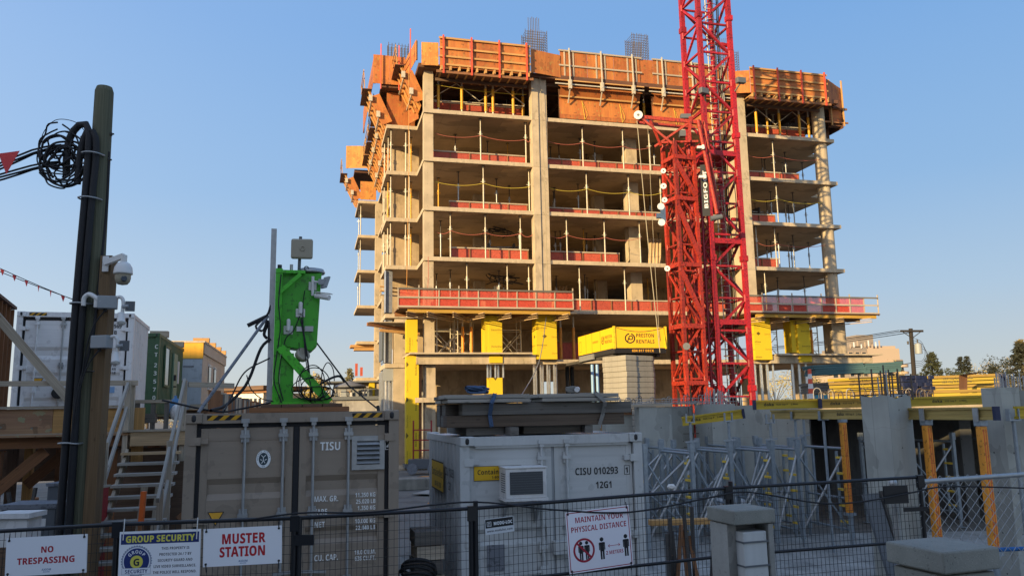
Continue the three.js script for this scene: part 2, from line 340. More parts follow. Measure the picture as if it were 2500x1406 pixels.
cols('column', 0.04, 0.57, 0.12, 0.75);
cols('column', 6.46, 6.86, -0.13, 0.5); cols('column', 6.864, 7.4, -0.06, 0.5);
cols('column', 19.75, 20.7, -0.1, 1.1);
cols('column', 13.2, 13.95, 1.9, 2.6, 3, 6); cols('column', 12.2, 12.9, 5.2, 5.9, 3, 6);
cols('column', -1.15, -0.62, 20.6, 21.3, 0, 6); cols('column', -1.2, -0.55, 13, 13.6, 3, 6);
cols('column', 4.2, 4.9, 6.4, 7, 3, 6);
for (let i = 3; i <= 7; i++) { const y1 = i === 7 ? 22.75 : slabTop[i + 1] - 0.24, g = new THREE.CylinderGeometry(0.42, 0.42, y1 - slabTop[i], 24); g.translate(26.55, (y1 + slabTop[i]) / 2, -0.6); part(B, 'round_column', g, M.column); }
for (let i = 3; i <= 6; i++) {                            // walls of the core and of the flats, in the dark of each floor
  const y0 = slabTop[i], y1 = slabTop[i + 1] - 0.24;
  part(B, 'inner_wall', new Geo().lh(-0.85, y0, -13.2, 16, y1, -12.9), M.inner);
  part(B, 'inner_wall', new Geo().lh(15.2, y0, -8, 25.8, y1, -7.7), M.inner);
  part(B, 'inner_wall', new Geo().lh(-1.2, y0, -6.6, 0.55, y1, -6.3), M.inner);
  part(B, 'core_wall', new Geo().lh(8.5, y0, -10.4, 9.2, y1, -9), M.inner); part(B, 'core_wall', new Geo().lh(11.5, y0, -10.4, 12.6, y1, -9), M.inner);
}
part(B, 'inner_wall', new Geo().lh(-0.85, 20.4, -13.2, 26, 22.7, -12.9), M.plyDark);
// podium
part(B, 'column', new Geo().lh(0.06, 0.12, -0.75, 0.66, 5.63, -0.12), M.column);
part(B, 'column', new Geo().lh(0.06, 5.9, -0.75, 0.6, 8.54, -0.12), M.column);
part(B, 'canopy_beam', new Geo().lh(-0.45, 5.64, -3, 6.3, 6.16, 0.35), M.concrete);
part(B, 'canopy_ledge', flat([[-0.85, -0.75], [6.0, -0.75], [6.0, 0.3], [-0.4, 0.3], [-0.6, 2.9], [-0.85, 2.9]], 6.165, 0.09), M.concrete);
part(B, 'canopy_beam', new Geo().lh(7.6, 5.68, -0.6, 10.9, 5.9, 0.1), M.concrete);
part(B, 'canopy_beam', new Geo().lh(21.2, 5.64, -3, 28.4, 6.1, 0.35), M.concrete);
part(B, 'canopy_ledge', new Geo().lh(21.5, 6.105, -2, 28.9, 6.2, 0.7), M.concrete);
part(B, 'lintel', new Geo().lh(-0.5, 3.58, -0.9, 6, 3.84, 0.25), M.concrete);
part(B, 'pier', new Geo().lh(-1.35, 0.12, -3.7, -0.6, 5.6, -3.02), M.column);
part(B, 'pier', new Geo().lh(-1.3, 5.9, -3.7, -0.6, 8.5, -3.02), M.column);
part(B, 'inner_wall', new Geo().lh(1.5, 0.12, -6.5, 8.4, 5.6, -6.2).lh(9.6, 0.12, -6.5, 20.4, 5.6, -6.2), M.inner);
part(B, 'inner_wall', new Geo().lh(-0.8, 5.9, -9.4, 20.5, 8.5, -9.1), M.inner);
part(B, 'inner_wall', new Geo().lh(22.2, 3, -5, 24, 5.6, -4.8).lh(26.2, 0.1, -5, 27, 5.6, -4.8), M.inner);
part(B, 'column', new Geo().lh(26.1, 5.9, -1.2, 27.1, 8.5, -0.3), M.column);
part(B, 'door_frame', new Geo().lh(1.6, 2.3, -5.4, 4.6, 2.42, -5.3).lh(1.6, 0.1, -5.4, 1.72, 2.3, -5.3).lh(3.1, 0.1, -5.4, 3.22, 2.3, -5.3), M.stud);
for (const [u, w] of [[-1.9, 5.2], [-1.9, 6.4]]) part(B, 'flashing', new Geo().lh(u, 6.2, -w - 0.5, u + 0.06, 8.5, -w + 0.5), M.greyDark);
for (const [y0, y1] of [[5.95, 8.45], [8.9, 11.4]]) { part(B, 'cladding_panel', new Geo().lh(-1.85, y0, -3.9, -1.42, y1, -3.3), M.slate); part(B, 'cladding_edge', new Geo().lh(-1.9, y0, -3.28, -1.82, y1, -3.16), M.stud); }
{ part(B, 'membrane', new Geo().lh(-1.8, 2.6, -3.5, -1.45, 5.0, -3.4), M.white); part(B, 'shade_box', new Geo().lh(-1.8, 0.12, -3.8, -1.4, 5.55, -3.6), M.greyDark); for (const u of [-1.84, -1.6, -1.4]) part(B, 'stud', new Geo().lh(u - 0.04, 0.12, -3.3, u + 0.04, 5.55, -3.2), M.stud); part(B, 'flashing', new Geo().lh(-1.95, 4.9, -3.2, -1.36, 5.62, -3.12), M.grey); }  // shade box: solid and coloured dark in place of a shaded opening
part(B, 'window_glass', new Geo().lh(-1.86, 6, -6, -1.8, 8.4, -4.2), M.glassDark);
for (const w of [4.4, 4.8, 5.2, 5.8, 6.3]) part(B, 'stud', new Geo().lh(-1.92, 0.12, -w - 0.06, -1.8, 5.5, -w + 0.06), M.stud);
// yellow sheathing on the podium columns; the maker's lettering is printed on it
const sheathText = print(512, 512, (x, W, H) => {
  x.fillStyle = '#d3b31b'; x.fillRect(0, 0, W, H);
  for (let i = 0; i < 4; i++) { x.globalAlpha = 0.75; text(x, 'DensGlass', 90 + (i % 2) * 250, 70 + i * 125, 40, '#4a3f06', { weight: i % 2 ? 'bold' : 'normal' }); text(x, 'SHEATHING', 120 + (i % 2) * 250, 110 + i * 125, 18, '#6d5e10', { weight: 'normal' }); }
  x.globalAlpha = 0.8; x.fillStyle = '#3a3206'; x.beginPath(); x.moveTo(400, 30); x.lineTo(440, 60); x.lineTo(400, 90); x.lineTo(360, 60); x.fill();
}, { roughness: 0.75 });
sheathText.map.wrapS = sheathText.map.wrapT = THREE.RepeatWrapping; sheathText.map.repeat.set(1 / 1.9, 1 / 1.9);
const turned = sheathText.clone(); turned.map = sheathText.map.clone(); turned.map.rotation = Math.PI / 2; turned.map.needsUpdate = true;
const sheath = (u0, u1, w0, w1, y0, y1, m = sheathText) => part(B, 'yellow_sheathing', new Geo().lh(u0, y0, -w1, u1, y1, -w0), m, 'yellow sheathing board with small printed lettering');
sheath(-0.98, -0.3, -0.2, 0.5, 0.35, 6.1, turned); sheath(-0.97, -0.36, -0.1, 0.5, 6.3, 8.1, turned);
part(B, 'corner_board', new Geo().lh(-0.295, 0.35, -0.5, -0.1, 6.0, -0.1), M.lumberBrown); part(B, 'plinth', new Geo().lh(-1.05, 0.121, -0.8, 0.9, 0.34, 0.25), M.greyDark);
sheath(3.6, 4.35, -0.42, 0.5, 5.7, 8.35); sheath(3.35, 3.598, -0.36, 0.5, 6.2, 8.35, turned); sheath(6.35, 7.55, -0.42, 0.5, 5.9, 8.4);
sheath(3.65, 4.45, 0.1, 0.6, 2.6, 4.9, turned);
sheath(20.1, 21.25, -0.45, 0.5, 5.85, 8.4); sheath(22.75, 23.1, -0.3, 0.5, 6.3, 8.3, turned); sheath(23.104, 24.0, -0.42, 0.5, 5.7, 8.3);
sheath(-1.55, -1.1, 20.5, 21.1, 0.2, 5.6, turned);
for (const [u0, u1, y0, y1, n] of [[3.6, 4.5, 4.9, 5.63, 5], [6.3, 7.7, 0.2, 5.65, 8], [20.3, 21.6, 0.2, 5.63, 7], [22.9, 24.1, 0.2, 5.63, 6]]) for (let i = 0; i < n; i++) { const u = u0 + (u1 - u0) * i / (n - 1); part(B, 'stud', new Geo().lh(u - 0.045, y0, -0.18 - 0.25 * (i % 2), u + 0.045, y1, -0.1 - 0.25 * (i % 2)), M.stud); }
for (const u of [9.7, 10.0]) part(B, 'drain_pipe', new Geo().rod(V(u, 2, 0.2), V(u, 5.6, 0.2), 0.09, 12), M.pvcBlue);
part(B, 'drain_pipe', new Geo().rod(V(8.9, 0.2, -2), V(8.9, 5.6, -2), 0.12, 12).rod(V(9.2, 0.2, -2), V(9.2, 5.6, -2), 0.12, 12), M.black);
// roof formwork deck: plywood on joists over the top storey
{
  const t = bthing('roof_formwork_deck', 'plywood deck on timber joists forming the roof slab above the top storey', 'formwork', 0, 22.75, 0);
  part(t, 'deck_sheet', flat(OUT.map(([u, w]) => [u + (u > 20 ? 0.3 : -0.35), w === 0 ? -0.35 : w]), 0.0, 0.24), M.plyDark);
  for (let w = 0.4; w < 12; w += 1.3) part(t, 'joist', new Geo().lh(0.7, -0.2, -w - 0.05, 26.4, -0.003, -w + 0.05, true), M.lumberDark);
  for (const u of [1.2, 5.9, 9, 13, 16, 19, 22, 25.5]) part(t, 'stringer', new Geo().lh(u - 0.05, -0.4, -11, u + 0.05, -0.204, -0.2, true), M.lumberDark);
}
// ---------- formwork hung round the roof ----------
// guard form with red posts: plywood sheets, rails and joist ends on ledgers
function guardForm(label, u0, u1, w, yb = 22.62, yt = 24.45) {
  const L = u1 - u0, H = yt - yb, t = bthing('guard_form', label, 'formwork', u0, yb, w, null), n = Math.round(L / 1.8);
  for (let i = 0; i < n; i++) part(t, 'plywood_sheet', new Geo().lh(i * L / n + 0.006, 0, -0.02, (i + 1) * L / n - 0.006, H - 0.04 * (i % 2), 0.0, true), i % 2 ? M.ply2 : M.ply);
  for (const f of [0.07, 0.34, 0.62, 0.95]) part(t, 'rail', new Geo().bar(V(f < 0.1 ? 0.2 : -0.05, f * H, 0.07 + rr(0, 0.02)), V(L + 0.05, f * H - 0.02, 0.07), 0.04, 0.11), M.lumberOrange);
  for (let i = 0; i < 4; i++) { const x = 0.2 + i * (L - 0.4) / 3; part(t, 'red_post', new Geo().lh(x - 0.045, -0.45, 0.1, x + 0.045, H + 0.05, 0.18), M.redPost); }
  for (let i = 0; i < 11; i++) { const x = 0.1 + i * (L - 0.2) / 10; part(t, 'joist', new Geo().lh(x - 0.05, -0.24, -1.6, x + 0.05, -0.006, 0.2, true), M.lumberOrange); }
  part(t, 'ledger', new Geo().lh(-0.2, -0.4, 0.02, L + 0.2, -0.245, 0.1, true), M.lumberBrown);
  part(t, 'ledger', new Geo().lh(-0.1, -0.42, -1.1, L + 0.1, -0.245, -1.0, true), M.lumberDark);
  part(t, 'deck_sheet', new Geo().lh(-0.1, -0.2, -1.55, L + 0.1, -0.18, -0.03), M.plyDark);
  return t;
}
guardForm('orange plywood guard form with red posts over the left bay of the roof edge', 0.8, 6.15, -0.9);
guardForm('orange plywood guard form with red posts at the right end of the roof edge', 20.72, 26.27, -0.9, 22.68, 24.45);
// curtain form: guard above, sloping walers and a tall plywood curtain that closes the storey below
function curtainForm(label, u0, u1) {
  const L = u1 - u0, t = bthing('curtain_form', label, 'formwork', u0, 20.4, 0);
  for (let i = 0; i < 3; i++) part(t, 'plywood_sheet', new Geo().lh(i * L / 3 + 0.006, 2.42, 0.28, (i + 1) * L / 3 - 0.006, 4.2, 0.3, true), i % 2 ? M.ply : M.ply2);
  for (const y of [3.25, 4.2]) part(t, 'rail', new Geo().bar(V(-0.1, y, 0.36), V(L + 0.1, y - 0.02, 0.36), 0.04, 0.1), M.lumberPale);
  for (let i = 0; i < 3; i++) {
    const x = 0.55 + i * (L - 1.1) / 2;
    part(t, 'bracket_post', new Geo().bar(V(x, 1.95, 0.5), V(x, 4.35, 0.42), 0.07, 0.08).lh(x - 0.1, 1.75, 0.38, x + 0.1, 2.3, 0.52).bar(V(x, 1.95, 0.5), V(x - 0.02, 1.0, 0.02), 0.06, 0.06), M.galvPale);
    for (const s of [-0.28, 0.28]) part(t, 'stud', new Geo().bar(V(x + s, 2.45, 0.32), V(x + s, 4.2, 0.32), 0.09, 0.04), M.lumberPale);
  }
  for (const [y, z] of [[2.3, 0.36], [2.08, 0.33]]) part(t, 'waler', new Geo().bar(V(-0.35, y, z), V(L + 0.2, y, z), 0.05, 0.07), y > 2.2 ? M.lumberOrange : M.galvPale);
  part(t, 'ledge_board', new Geo().box(L + 0.1, 0.02, 0.55, L / 2, 1.98, 0.2, 0, 0.55), M.ply);
  const prof = [[0.3, 1.95], [-0.12, 1.3]], low = [[-0.12, 1.3], [-0.06, 0.32]], foot = [[-0.06, 0.32], [0.02, 0.02]];
  for (let i = 0; i < 2; i++) {
    const a = i * L / 2 + 0.008, l = L / 2 - 0.016;
    part(t, 'apron_sheet', fold(prof, l, (z, y, s) => [a + s, y, z]), M.ply2); part(t, 'curtain_sheet', fold(low, l, (z, y, s) => [a + s, y, z]), M.ply); part(t, 'curtain_foot', fold(foot, l, (z, y, s) => [a + s, y, z + 0.004]), M.ply2);
  }
  part(t, 'back_sheet', new Geo().lh(0, 0.05, -0.22, L, 1.95, -0.2), M.plyDark);
  part(t, 'waler', new Geo().bar(V(0, 1.42, 0.02), V(L, 1.42, 0.02), 0.05, 0.1), M.lumberOrange);
  for (const x of [L * 0.28, L * 0.75]) part(t, 'tie_rope', new Geo().tube([V(x, 1.25, -0.06), V(x + 0.07, 0.6, -0.02), V(x + 0.1, 0.05, 0.06)], 0.014, 4).tube([V(x, 1.2, -0.06), V(x + 0.28, 0.4, 0), V(x + 0.1, 0.0, 0.06)], 0.01, 4), M.ropeYellow);
  return t;
}
curtainForm('orange plywood curtain form with three steel brackets between the middle column and the crane', 8.25, 13.45);
curtainForm('orange plywood curtain form mostly behind the red crane mast', 14.35, 19.5);
const plain = (label, u0, u1, w0, w1, y0, y1, m = M.ply) => { const t = bthing('edge_board', label, 'formwork', u0, y0, w0), L = Math.hypot(u1 - u0, w1 - w0), a = Math.atan2(w1 - w0, u1 - u0);
  const n = Math.max(1, Math.round(L / 1.3)); for (let i = 0; i < n; i++) part(t, 'plywood_sheet', new Geo().lh(i * L / n, 0, -0.02, (i + 1) * L / n - 0.005, y1 - y0 - 0.02 * i, 0, true), m); t.rotation.y = YAW + a; for (const x of [0.1, L - 0.1]) part(t, 'stud', new Geo().lh(x - 0.04, 0, -0.1, x + 0.04, y1 - y0 - 0.06, -0.024), M.lumberOrange); return t; };
plain('plain orange strand board wrapped round the head of the middle column', 6.3, 8.25, -0.75, -0.35, 22.85, 24.3, M.ply);
plain('narrow orange edge board between the two curtain forms', 13.45, 14.35, -0.25, -0.3, 22.9, 24.55, M.ply2);
plain('orange edge board right of the crane mast over the second large column', 19.55, 20.8, -0.3, -0.75, 22.8, 24.3);
plain('short orange end board past the right end guard form', 26.45, 28.6, -0.7, 0.6, 22.7, 24.25, M.ply2);
plain('orange boards with a square hole at the left front roof corner', -0.2, 0.78, -0.5, -0.62, 22.8, 24.2, M.plyPale);
plain('orange front board at the stepped left corner of the roof, behind two red posts', -2.7, -0.75, 2.85, 2.85, 22.9, 24.75);
plain('orange board on the long left side of the roof', -2.75, -2.7, 12, 2.9, 22.95, 24.6, M.ply2);
plain('orange board along the notch at the left front corner of the roof', -0.75, -0.45, 2.8, -0.1, 23.3, 24.55);
plain('pale orange board on the far rear corner of the roof', -3.6, -1.2, 20.7, 20.2, 23.0, 24.9, M.plyPale);
plain('orange curtain board low on the far rear corner of the building', -2.4, -1.1, 20.85, 20.85, 20.45, 22.0, M.plyPale);
{
  const t = bthing('corner_scaffold', 'right end formwork scaffold hanging over the roof corner with dark gaps', 'formwork', 27.0, 21.2, 0.6);
  part(t, 'plywood_sheet', new Geo().lh(0.1, 0.5, -2.2, 1.5, 1.7, -2.17).lh(1.3, 0.2, -2.2, 1.33, 2.9, 0.2), M.plyDark);
  part(t, 'plywood_sheet', new Geo().lh(0.35, 0.55, 0.1, 1.45, 1.5, 0.13), M.ply2);
  part(t, 'plywood_sheet', new Geo().lh(0.2, -0.1, -1.2, 1.0, 0.5, -0.9), M.plyDark); part(t, 'plywood_sheet', new Geo().lh(0.5, 0.35, -0.3, 1.35, 1.4, 0.05), M.plyDark); part(t, 'waler', new Geo().bar(V(0.1, -0.2, -0.8), V(0.9, -0.2, -0.8), 0.08, 0.12), M.lumberDark); part(t, 'floor_sheet', new Geo().lh(0, 1.52, -2, 1.7, 1.6, 0.2), M.plyDark);
  for (const y of [0.55, 1.5]) part(t, 'waler', new Geo().bar(V(-0.1, y, 0.2), V(1.7, y, 0.2), 0.08, 0.1), M.lumberBrown);
  for (const x of [0.4, 1.35]) part(t, 'post', new Geo().bar(V(x, 0.3, 0.28), V(x, 3.5, 0.28), 0.07, 0.09), M.lumberOrange);
}
// tilted gang forms hanging off the left side, one behind the other
function hangForm(label, len = 2.7) {
  const t = bthing('hanging_form', label, 'formwork', 0, 0, 0, 'gang forms hanging on the left side of the roof');
  const prof = [[-1.05, 2.35], [0.1, -0.05]];
  for (let i = 0; i < 3; i++) part(t, 'plywood_sheet', fold(prof, len / 3 - 0.01, (x, y, s) => [x, y, -(i * len / 3 + s)]), i % 2 ? M.ply : M.plyPale);
  for (let i = 0; i < 4; i++) { const z = -0.15 - i * (len - 0.3) / 3; part(t, 'stud', new Geo().bar(V(-1.12, 2.33, z), V(-0.08, 0.15, z), 0.1, 0.08), M.lumberOrange); }
  for (const f of [0.3, 0.75]) { const x = -1.05 + f * 1.05, y = 2.35 - f * 2.2; part(t, 'waler', new Geo().bar(V(x - 0.16, y - 0.04, 0.15), V(x - 0.16, y - 0.04, -len), 0.09, 0.1), M.galvPale); part(t, 'clamp', new Geo().lh(x - 0.34, y - 0.16, 0.05, x - 0.12, y + 0.22, 0.2), M.galvPale); }
  part(t, 'platform_board', new Geo().lh(-1.45, 2.3, -len, -0.9, 2.34, 0.1), M.plyDark);
  for (const z of [-0.2, -len + 0.2]) part(t, 'guard_post', new Geo().bar(V(-1.3, 2.3, z), V(-1.38, 3.6, z), 0.05), M.lumberOrange);
  part(t, 'guard_rail', new Geo().bar(V(-1.37, 3.1, 0), V(-1.37, 3.1, -len), 0.04, 0.1).bar(V(-1.39, 3.55, 0), V(-1.39, 3.55, -len), 0.04, 0.1), M.lumberOrange);
  part(t, 'end_sheet', new Geo().box(0.7, 1.9, 0.02, -0.35, 1.1, 0.0, 0, 0, 0.43), M.ply);
  return t;
}
{
  plain('dark orange plywood lining at the back of the stepped left roof corner', -1.8, -0.05, 3.6, 3.6, 20.42, 22.7, M.ply2);
  plain('orange plywood cheek in the left roof corner beside the front column', -0.5, -0.02, 3.3, 2.2, 20.6, 22.6, M.ply2);
  const h = hangForm('tilted orange gang form on the stepped left corner, front one of the row');
  h.position.copy(bw(-1.85, 20.35, 3.35));
  copyOf(h, bw(-0.15, 20.9, 0.75), null, 'tilted orange gang form beside the left front column at roof height');
  [[-0.98, 20.3, 6.9], [-0.98, 20.3, 9.9], [-0.98, 20.3, 12.9], [-0.98, 20.3, 15.9]].forEach(([u, y, w], i) => copyOf(h, bw(u, y, w), null, ['second', 'third', 'fourth', 'fifth'][i] + ' tilted gang form from the front along the left side of the roof'));
  copyOf(h, bw(-2.55, 20.35, 21.2), null, 'tilted gang form on the far rear corner of the building against the sky');
}
// red and timber posts sticking up at the left corner
for (const [u, w, y0, y1, l] of [[-0.75, 0.2, 22.6, 25.3, 'tall thin red post at the left front roof corner'], [-2.25, 2.7, 22.5, 25.4, 'outer thin red post before the stepped left roof corner'], [-1.15, 2.7, 22.5, 25.4, 'inner thin red post before the stepped left roof corner']])
  solo('red_post', new Geo().bar(bw(u, y0, w), bw(u, y1, w), 0.06, 0.06), M.redPost, l, 'post');
// reinforcement cages standing out of the roof
function cage(label, u, w, wd, dp, y0, y1, tall, n) {
  const t = bthing('rebar_cage', label, 'reinforcement', u, y0, w), H = y1 - y0;
  for (let i = 0; i < n; i++) for (const z of [0, dp]) { const h = H + (i % 3 ? -0.1 * rnd() : 0) + (tall && i > n * 0.3 && i < n * 0.8 && z ? tall : 0); part(t, 'rebar', new Geo().rod(V(i * wd / (n - 1), 0, -z), V(i * wd / (n - 1) + rr(-0.02, 0.02), h, -z), 0.02, 5), M.rebar); }
  for (let y = 0.1; y < H - 0.05; y += 0.17) part(t, 'tie', new Geo().bar(V(-0.02, y, 0.02), V(wd + 0.02, y, 0.02), 0.018).bar(V(-0.02, y, -dp), V(wd + 0.02, y, -dp), 0.018).bar(V(0, y, 0), V(0, y, -dp), 0.018).bar(V(wd, y, 0), V(wd, y, -dp), 0.018), M.rebar);
}
cage('tallest rebar cage on the roof, behind the left guard form', 6.75, 2, 1.4, 0.9, 23, 27.0, 1.35, 13);
cage('shorter rebar cage on the roof left of the crane', 14.0, 2, 1.15, 1.1, 23, 27.5, 0, 11);
cage('rebar cage on the roof right behind the crane mast', 20.45, 2, 1.3, 0.9, 23, 27, 1.3, 9);
cage('thin rebar rods on the stepped left roof corner', -1.6, 5, 1.3, 0.5, 23, 26.7, 0, 7);
// ---------- shoring posts, barriers and ropes on the open floors ----------
const proto = { };
function makeProp(kind) {
  const H = 2.65, t = thing('shoring_post', '', 'shoring post'), low = kind === 'yellow' ? M.yellowProp : kind === 'pale' ? M.galvPale : M.galv;
  part(t, 'base_plate', new Geo().lh(-0.08, 0, -0.08, 0.08, 0.012, 0.08), low);
  part(t, 'outer_tube', new Geo().rod(V(0, 0.012, 0), V(0, 1.85, 0), 0.042, 8), low);
  part(t, 'collar', new Geo().rod(V(0, 1.62, 0), V(0, 1.9, 0), 0.058, 8).bar(V(-0.16, 1.72, 0), V(0.12, 1.72, 0.05), 0.02), low);
  part(t, 'inner_tube', new Geo().rod(V(0, 1.9, 0), V(0, H - 0.014, 0), 0.03, 8), kind === 'dark' ? M.steelDark : low);
  part(t, 'head_plate', new Geo().lh(-0.09, H - 0.013, -0.09, 0.09, H, 0.09), M.steelDark);
  return t;
}
const floorName2 = (i) => ({ 3: 'netting floor', 4: 'floor above netting', 5: 'middle open floor', 6: 'highest open floor' })[i];
const bays = [['left bay', 0, 6.4], ['middle bay', 7.5, 19.5], ['right bay', 21, 26], ['left corner balcony', -1.8, 0]];
const propList = [];
const prop = (kind, u, i, w) => propList.push({ kind, u, i, w });
const ordinal = ['first', 'second', 'third', 'fourth', 'fifth', 'sixth', 'seventh', 'eighth', 'ninth', 'tenth', 'eleventh', 'twelfth', 'thirteenth', 'fourteenth', 'fifteenth', 'sixteenth', 'seventeenth', 'eighteenth', 'nineteenth', 'twentieth'];
function placeProps() {
  const sets = {};
  for (const p of propList) {
    const bay = p.u > 26 ? 'right balcony' : p.w > 20 ? 'rear balcony' : (bays.find(([, a, b]) => p.u >= a && p.u <= b) ?? bays[1])[0];
    const word = p.kind === 'yellow' ? 'yellow' : p.kind === 'pale' ? 'pale' : 'grey', row = p.w < 1.2 ? 'front' : 'back';
    (sets[[word, bay, p.i, row]] ??= []).push(Object.assign(p, { word, bay, row }));
  }
  for (const list of Object.values(sets)) {
    list.sort((a, b) => a.u - b.u);
    list.forEach((p, k) => {
      const label = `${p.word} shoring post, ${list.length > 1 ? ordinal[k] + ' from left in' : 'alone in'} the ${p.row} row, ${p.bay}, ${floorName2(p.i)}`, pos = bw(p.u, slabTop[p.i], p.w), group = 'shoring posts between the open floors';
      if (!proto[p.kind]) { const o = proto[p.kind] = makeProp(p.kind); o.position.copy(pos); o.rotation.y = YAW; tag(o, label, null, group); } else copyOf(proto[p.kind], pos, YAW + rr(-0.5, 0.5), label, group);
    });
  }
}
const front = { 6: [3.42, 6.2, 9.8, 12.4, 14.2, 22.9], 5: [3.55, 6.35, 9.95, 12.7, 14.8, 22.95], 4: [1.6, 3.65, 5.75, 8.6, 11.0, 13.3, 22.6, 21.2], 3: [2.55, 4.9, 6.2, 9.3, 12.2, 21.6] };
for (const i of [3, 4, 5, 6]) {
  for (const u of front[i]) prop('pale', u, i, rr(0.35, 0.5));
  for (const u of [1.1, 2.3, 4.9, 5.9, 8.4, 10.6, 11.4, 15.5, 17, 21.9, 23.6, 25.2]) prop(rnd() < 0.2 ? 'yellow' : 'dark', u + rr(-0.35, 0.35), i, rr(1.7, 4.5));
  for (const u of [8.9, 9.3, 11.9, 24.1, 24.5]) prop('dark', u + rr(-0.1, 0.1), i, rr(3.5, 5.5));
  if (i > 3) { prop('pale', -1.55, i, 3.3); prop('pale', -0.65, i, 3.3); prop(i % 2 ? 'yellow' : 'pale', -1.6, i, 4.6); prop('yellow', -0.2, i, 4.4); prop('pale', -1.72, i, 5.8); prop('pale', -0.45, i, 3.15); prop('pale', -2.3, i, 21.6); prop('dark', -2.35, i, 23.4); prop('pale', 26.2, i, 4.5); prop('dark', 27.6, i, 4.2); prop('dark', 26.9, i, 5.2); }
}
placeProps();
// red plywood barriers behind the posts on each floor
function barrier(label, u0, u1, y, w, h, m = M.redPly) {
  const t = bthing('red_barrier', label, 'barrier', u0, y, w), L = u1 - u0, n = Math.max(1, Math.round(L / 1.25));
  for (let i = 0; i < n; i++) part(t, 'plywood_panel', new Geo().lh(i * L / n + 0.01, 0.02, -0.015, (i + 1) * L / n - 0.01, h - 0.05, 0, true), rnd() < 0.5 ? m : M.redPly2);
  for (let i = 0; i <= n; i++) part(t, 'stud', new Geo().lh(i * L / n - 0.03, 0, 0.003, i * L / n + 0.03, h - 0.046, 0.06, true), M.lumberBrown);
  part(t, 'top_rail', new Geo().lh(-0.05, h - 0.045, -0.02, L + 0.05, h + 0.03, 0.065, true), M.lumberPale);
  return t;
}
for (const i of [3, 4, 5, 6]) {
  if (i > 3) barrier(`red plywood barrier in the left bay of the ${floorName2(i)}`, i === 6 ? 0.6 : 1.7, 6.4, slabTop[i], 1.25, 0.82 - 0.12 * (i === 5));
  barrier(`red plywood barrier in the middle bay of the ${floorName2(i)}`, i === 3 ? 9 : 7.5, i === 4 ? 12.2 : 19.4, slabTop[i], 1.3, 0.8 - 0.2 * (i === 5));
  if (i > 3) barrier(`red plywood barrier in the right bay of the ${floorName2(i)}`, 20.9, i === 6 ? 25.2 : 23.2, slabTop[i], 1.3, 0.8);
}
barrier('red plywood barrier in the top storey behind the yellow posts, left bay', 0.7, 6.4, slabTop[7], 1.7, 1.15);
barrier('red plywood barrier in the top storey behind the yellow posts, right bay', 20.8, 26.2, slabTop[7], 1.7, 1.15);
// catenary warning ropes tied from post to post
const rope = (label, m, pts) => { const g = new Geo(); for (let k = 0; k < pts.length - 1; k++) g.tube(sag(pts[k], pts[k + 1], 0.18), 0.016, 4, 14); const o = solo('warning_rope', g, m, label, 'rope'); return o; };
for (const [i, m, c] of [[6, M.ropeRed, 'faded red'], [5, M.ropeYellow, 'yellow'], [4, M.ropeRed, 'dull red']]) {
  const y = slabTop[i] + 1.55, f = front[i];
  const set = (a) => a.map((u, k) => bw(u, y + (k % 2 ? 0.06 : 0), 0.32));
  rope(`${c} warning rope between the posts of the left bay on the ${floorName2(i)}`, m, set(f.filter((u) => u < 6.5).concat(i === 5 ? [] : [6.45]).concat(0.7).sort((a, b) => a - b)));
  rope(`${c} warning rope between the posts of the middle bay on the ${floorName2(i)}`, m, set(f.filter((u) => u > 7 && u < 19).concat(7.5).sort((a, b) => a - b)));
  rope(`${c} warning rope between the posts of the right bay on the ${floorName2(i)}`, m, set([20.8, ...f.filter((u) => u > 21 && u < 26), 26.2].sort((a, b) => a - b)));
}
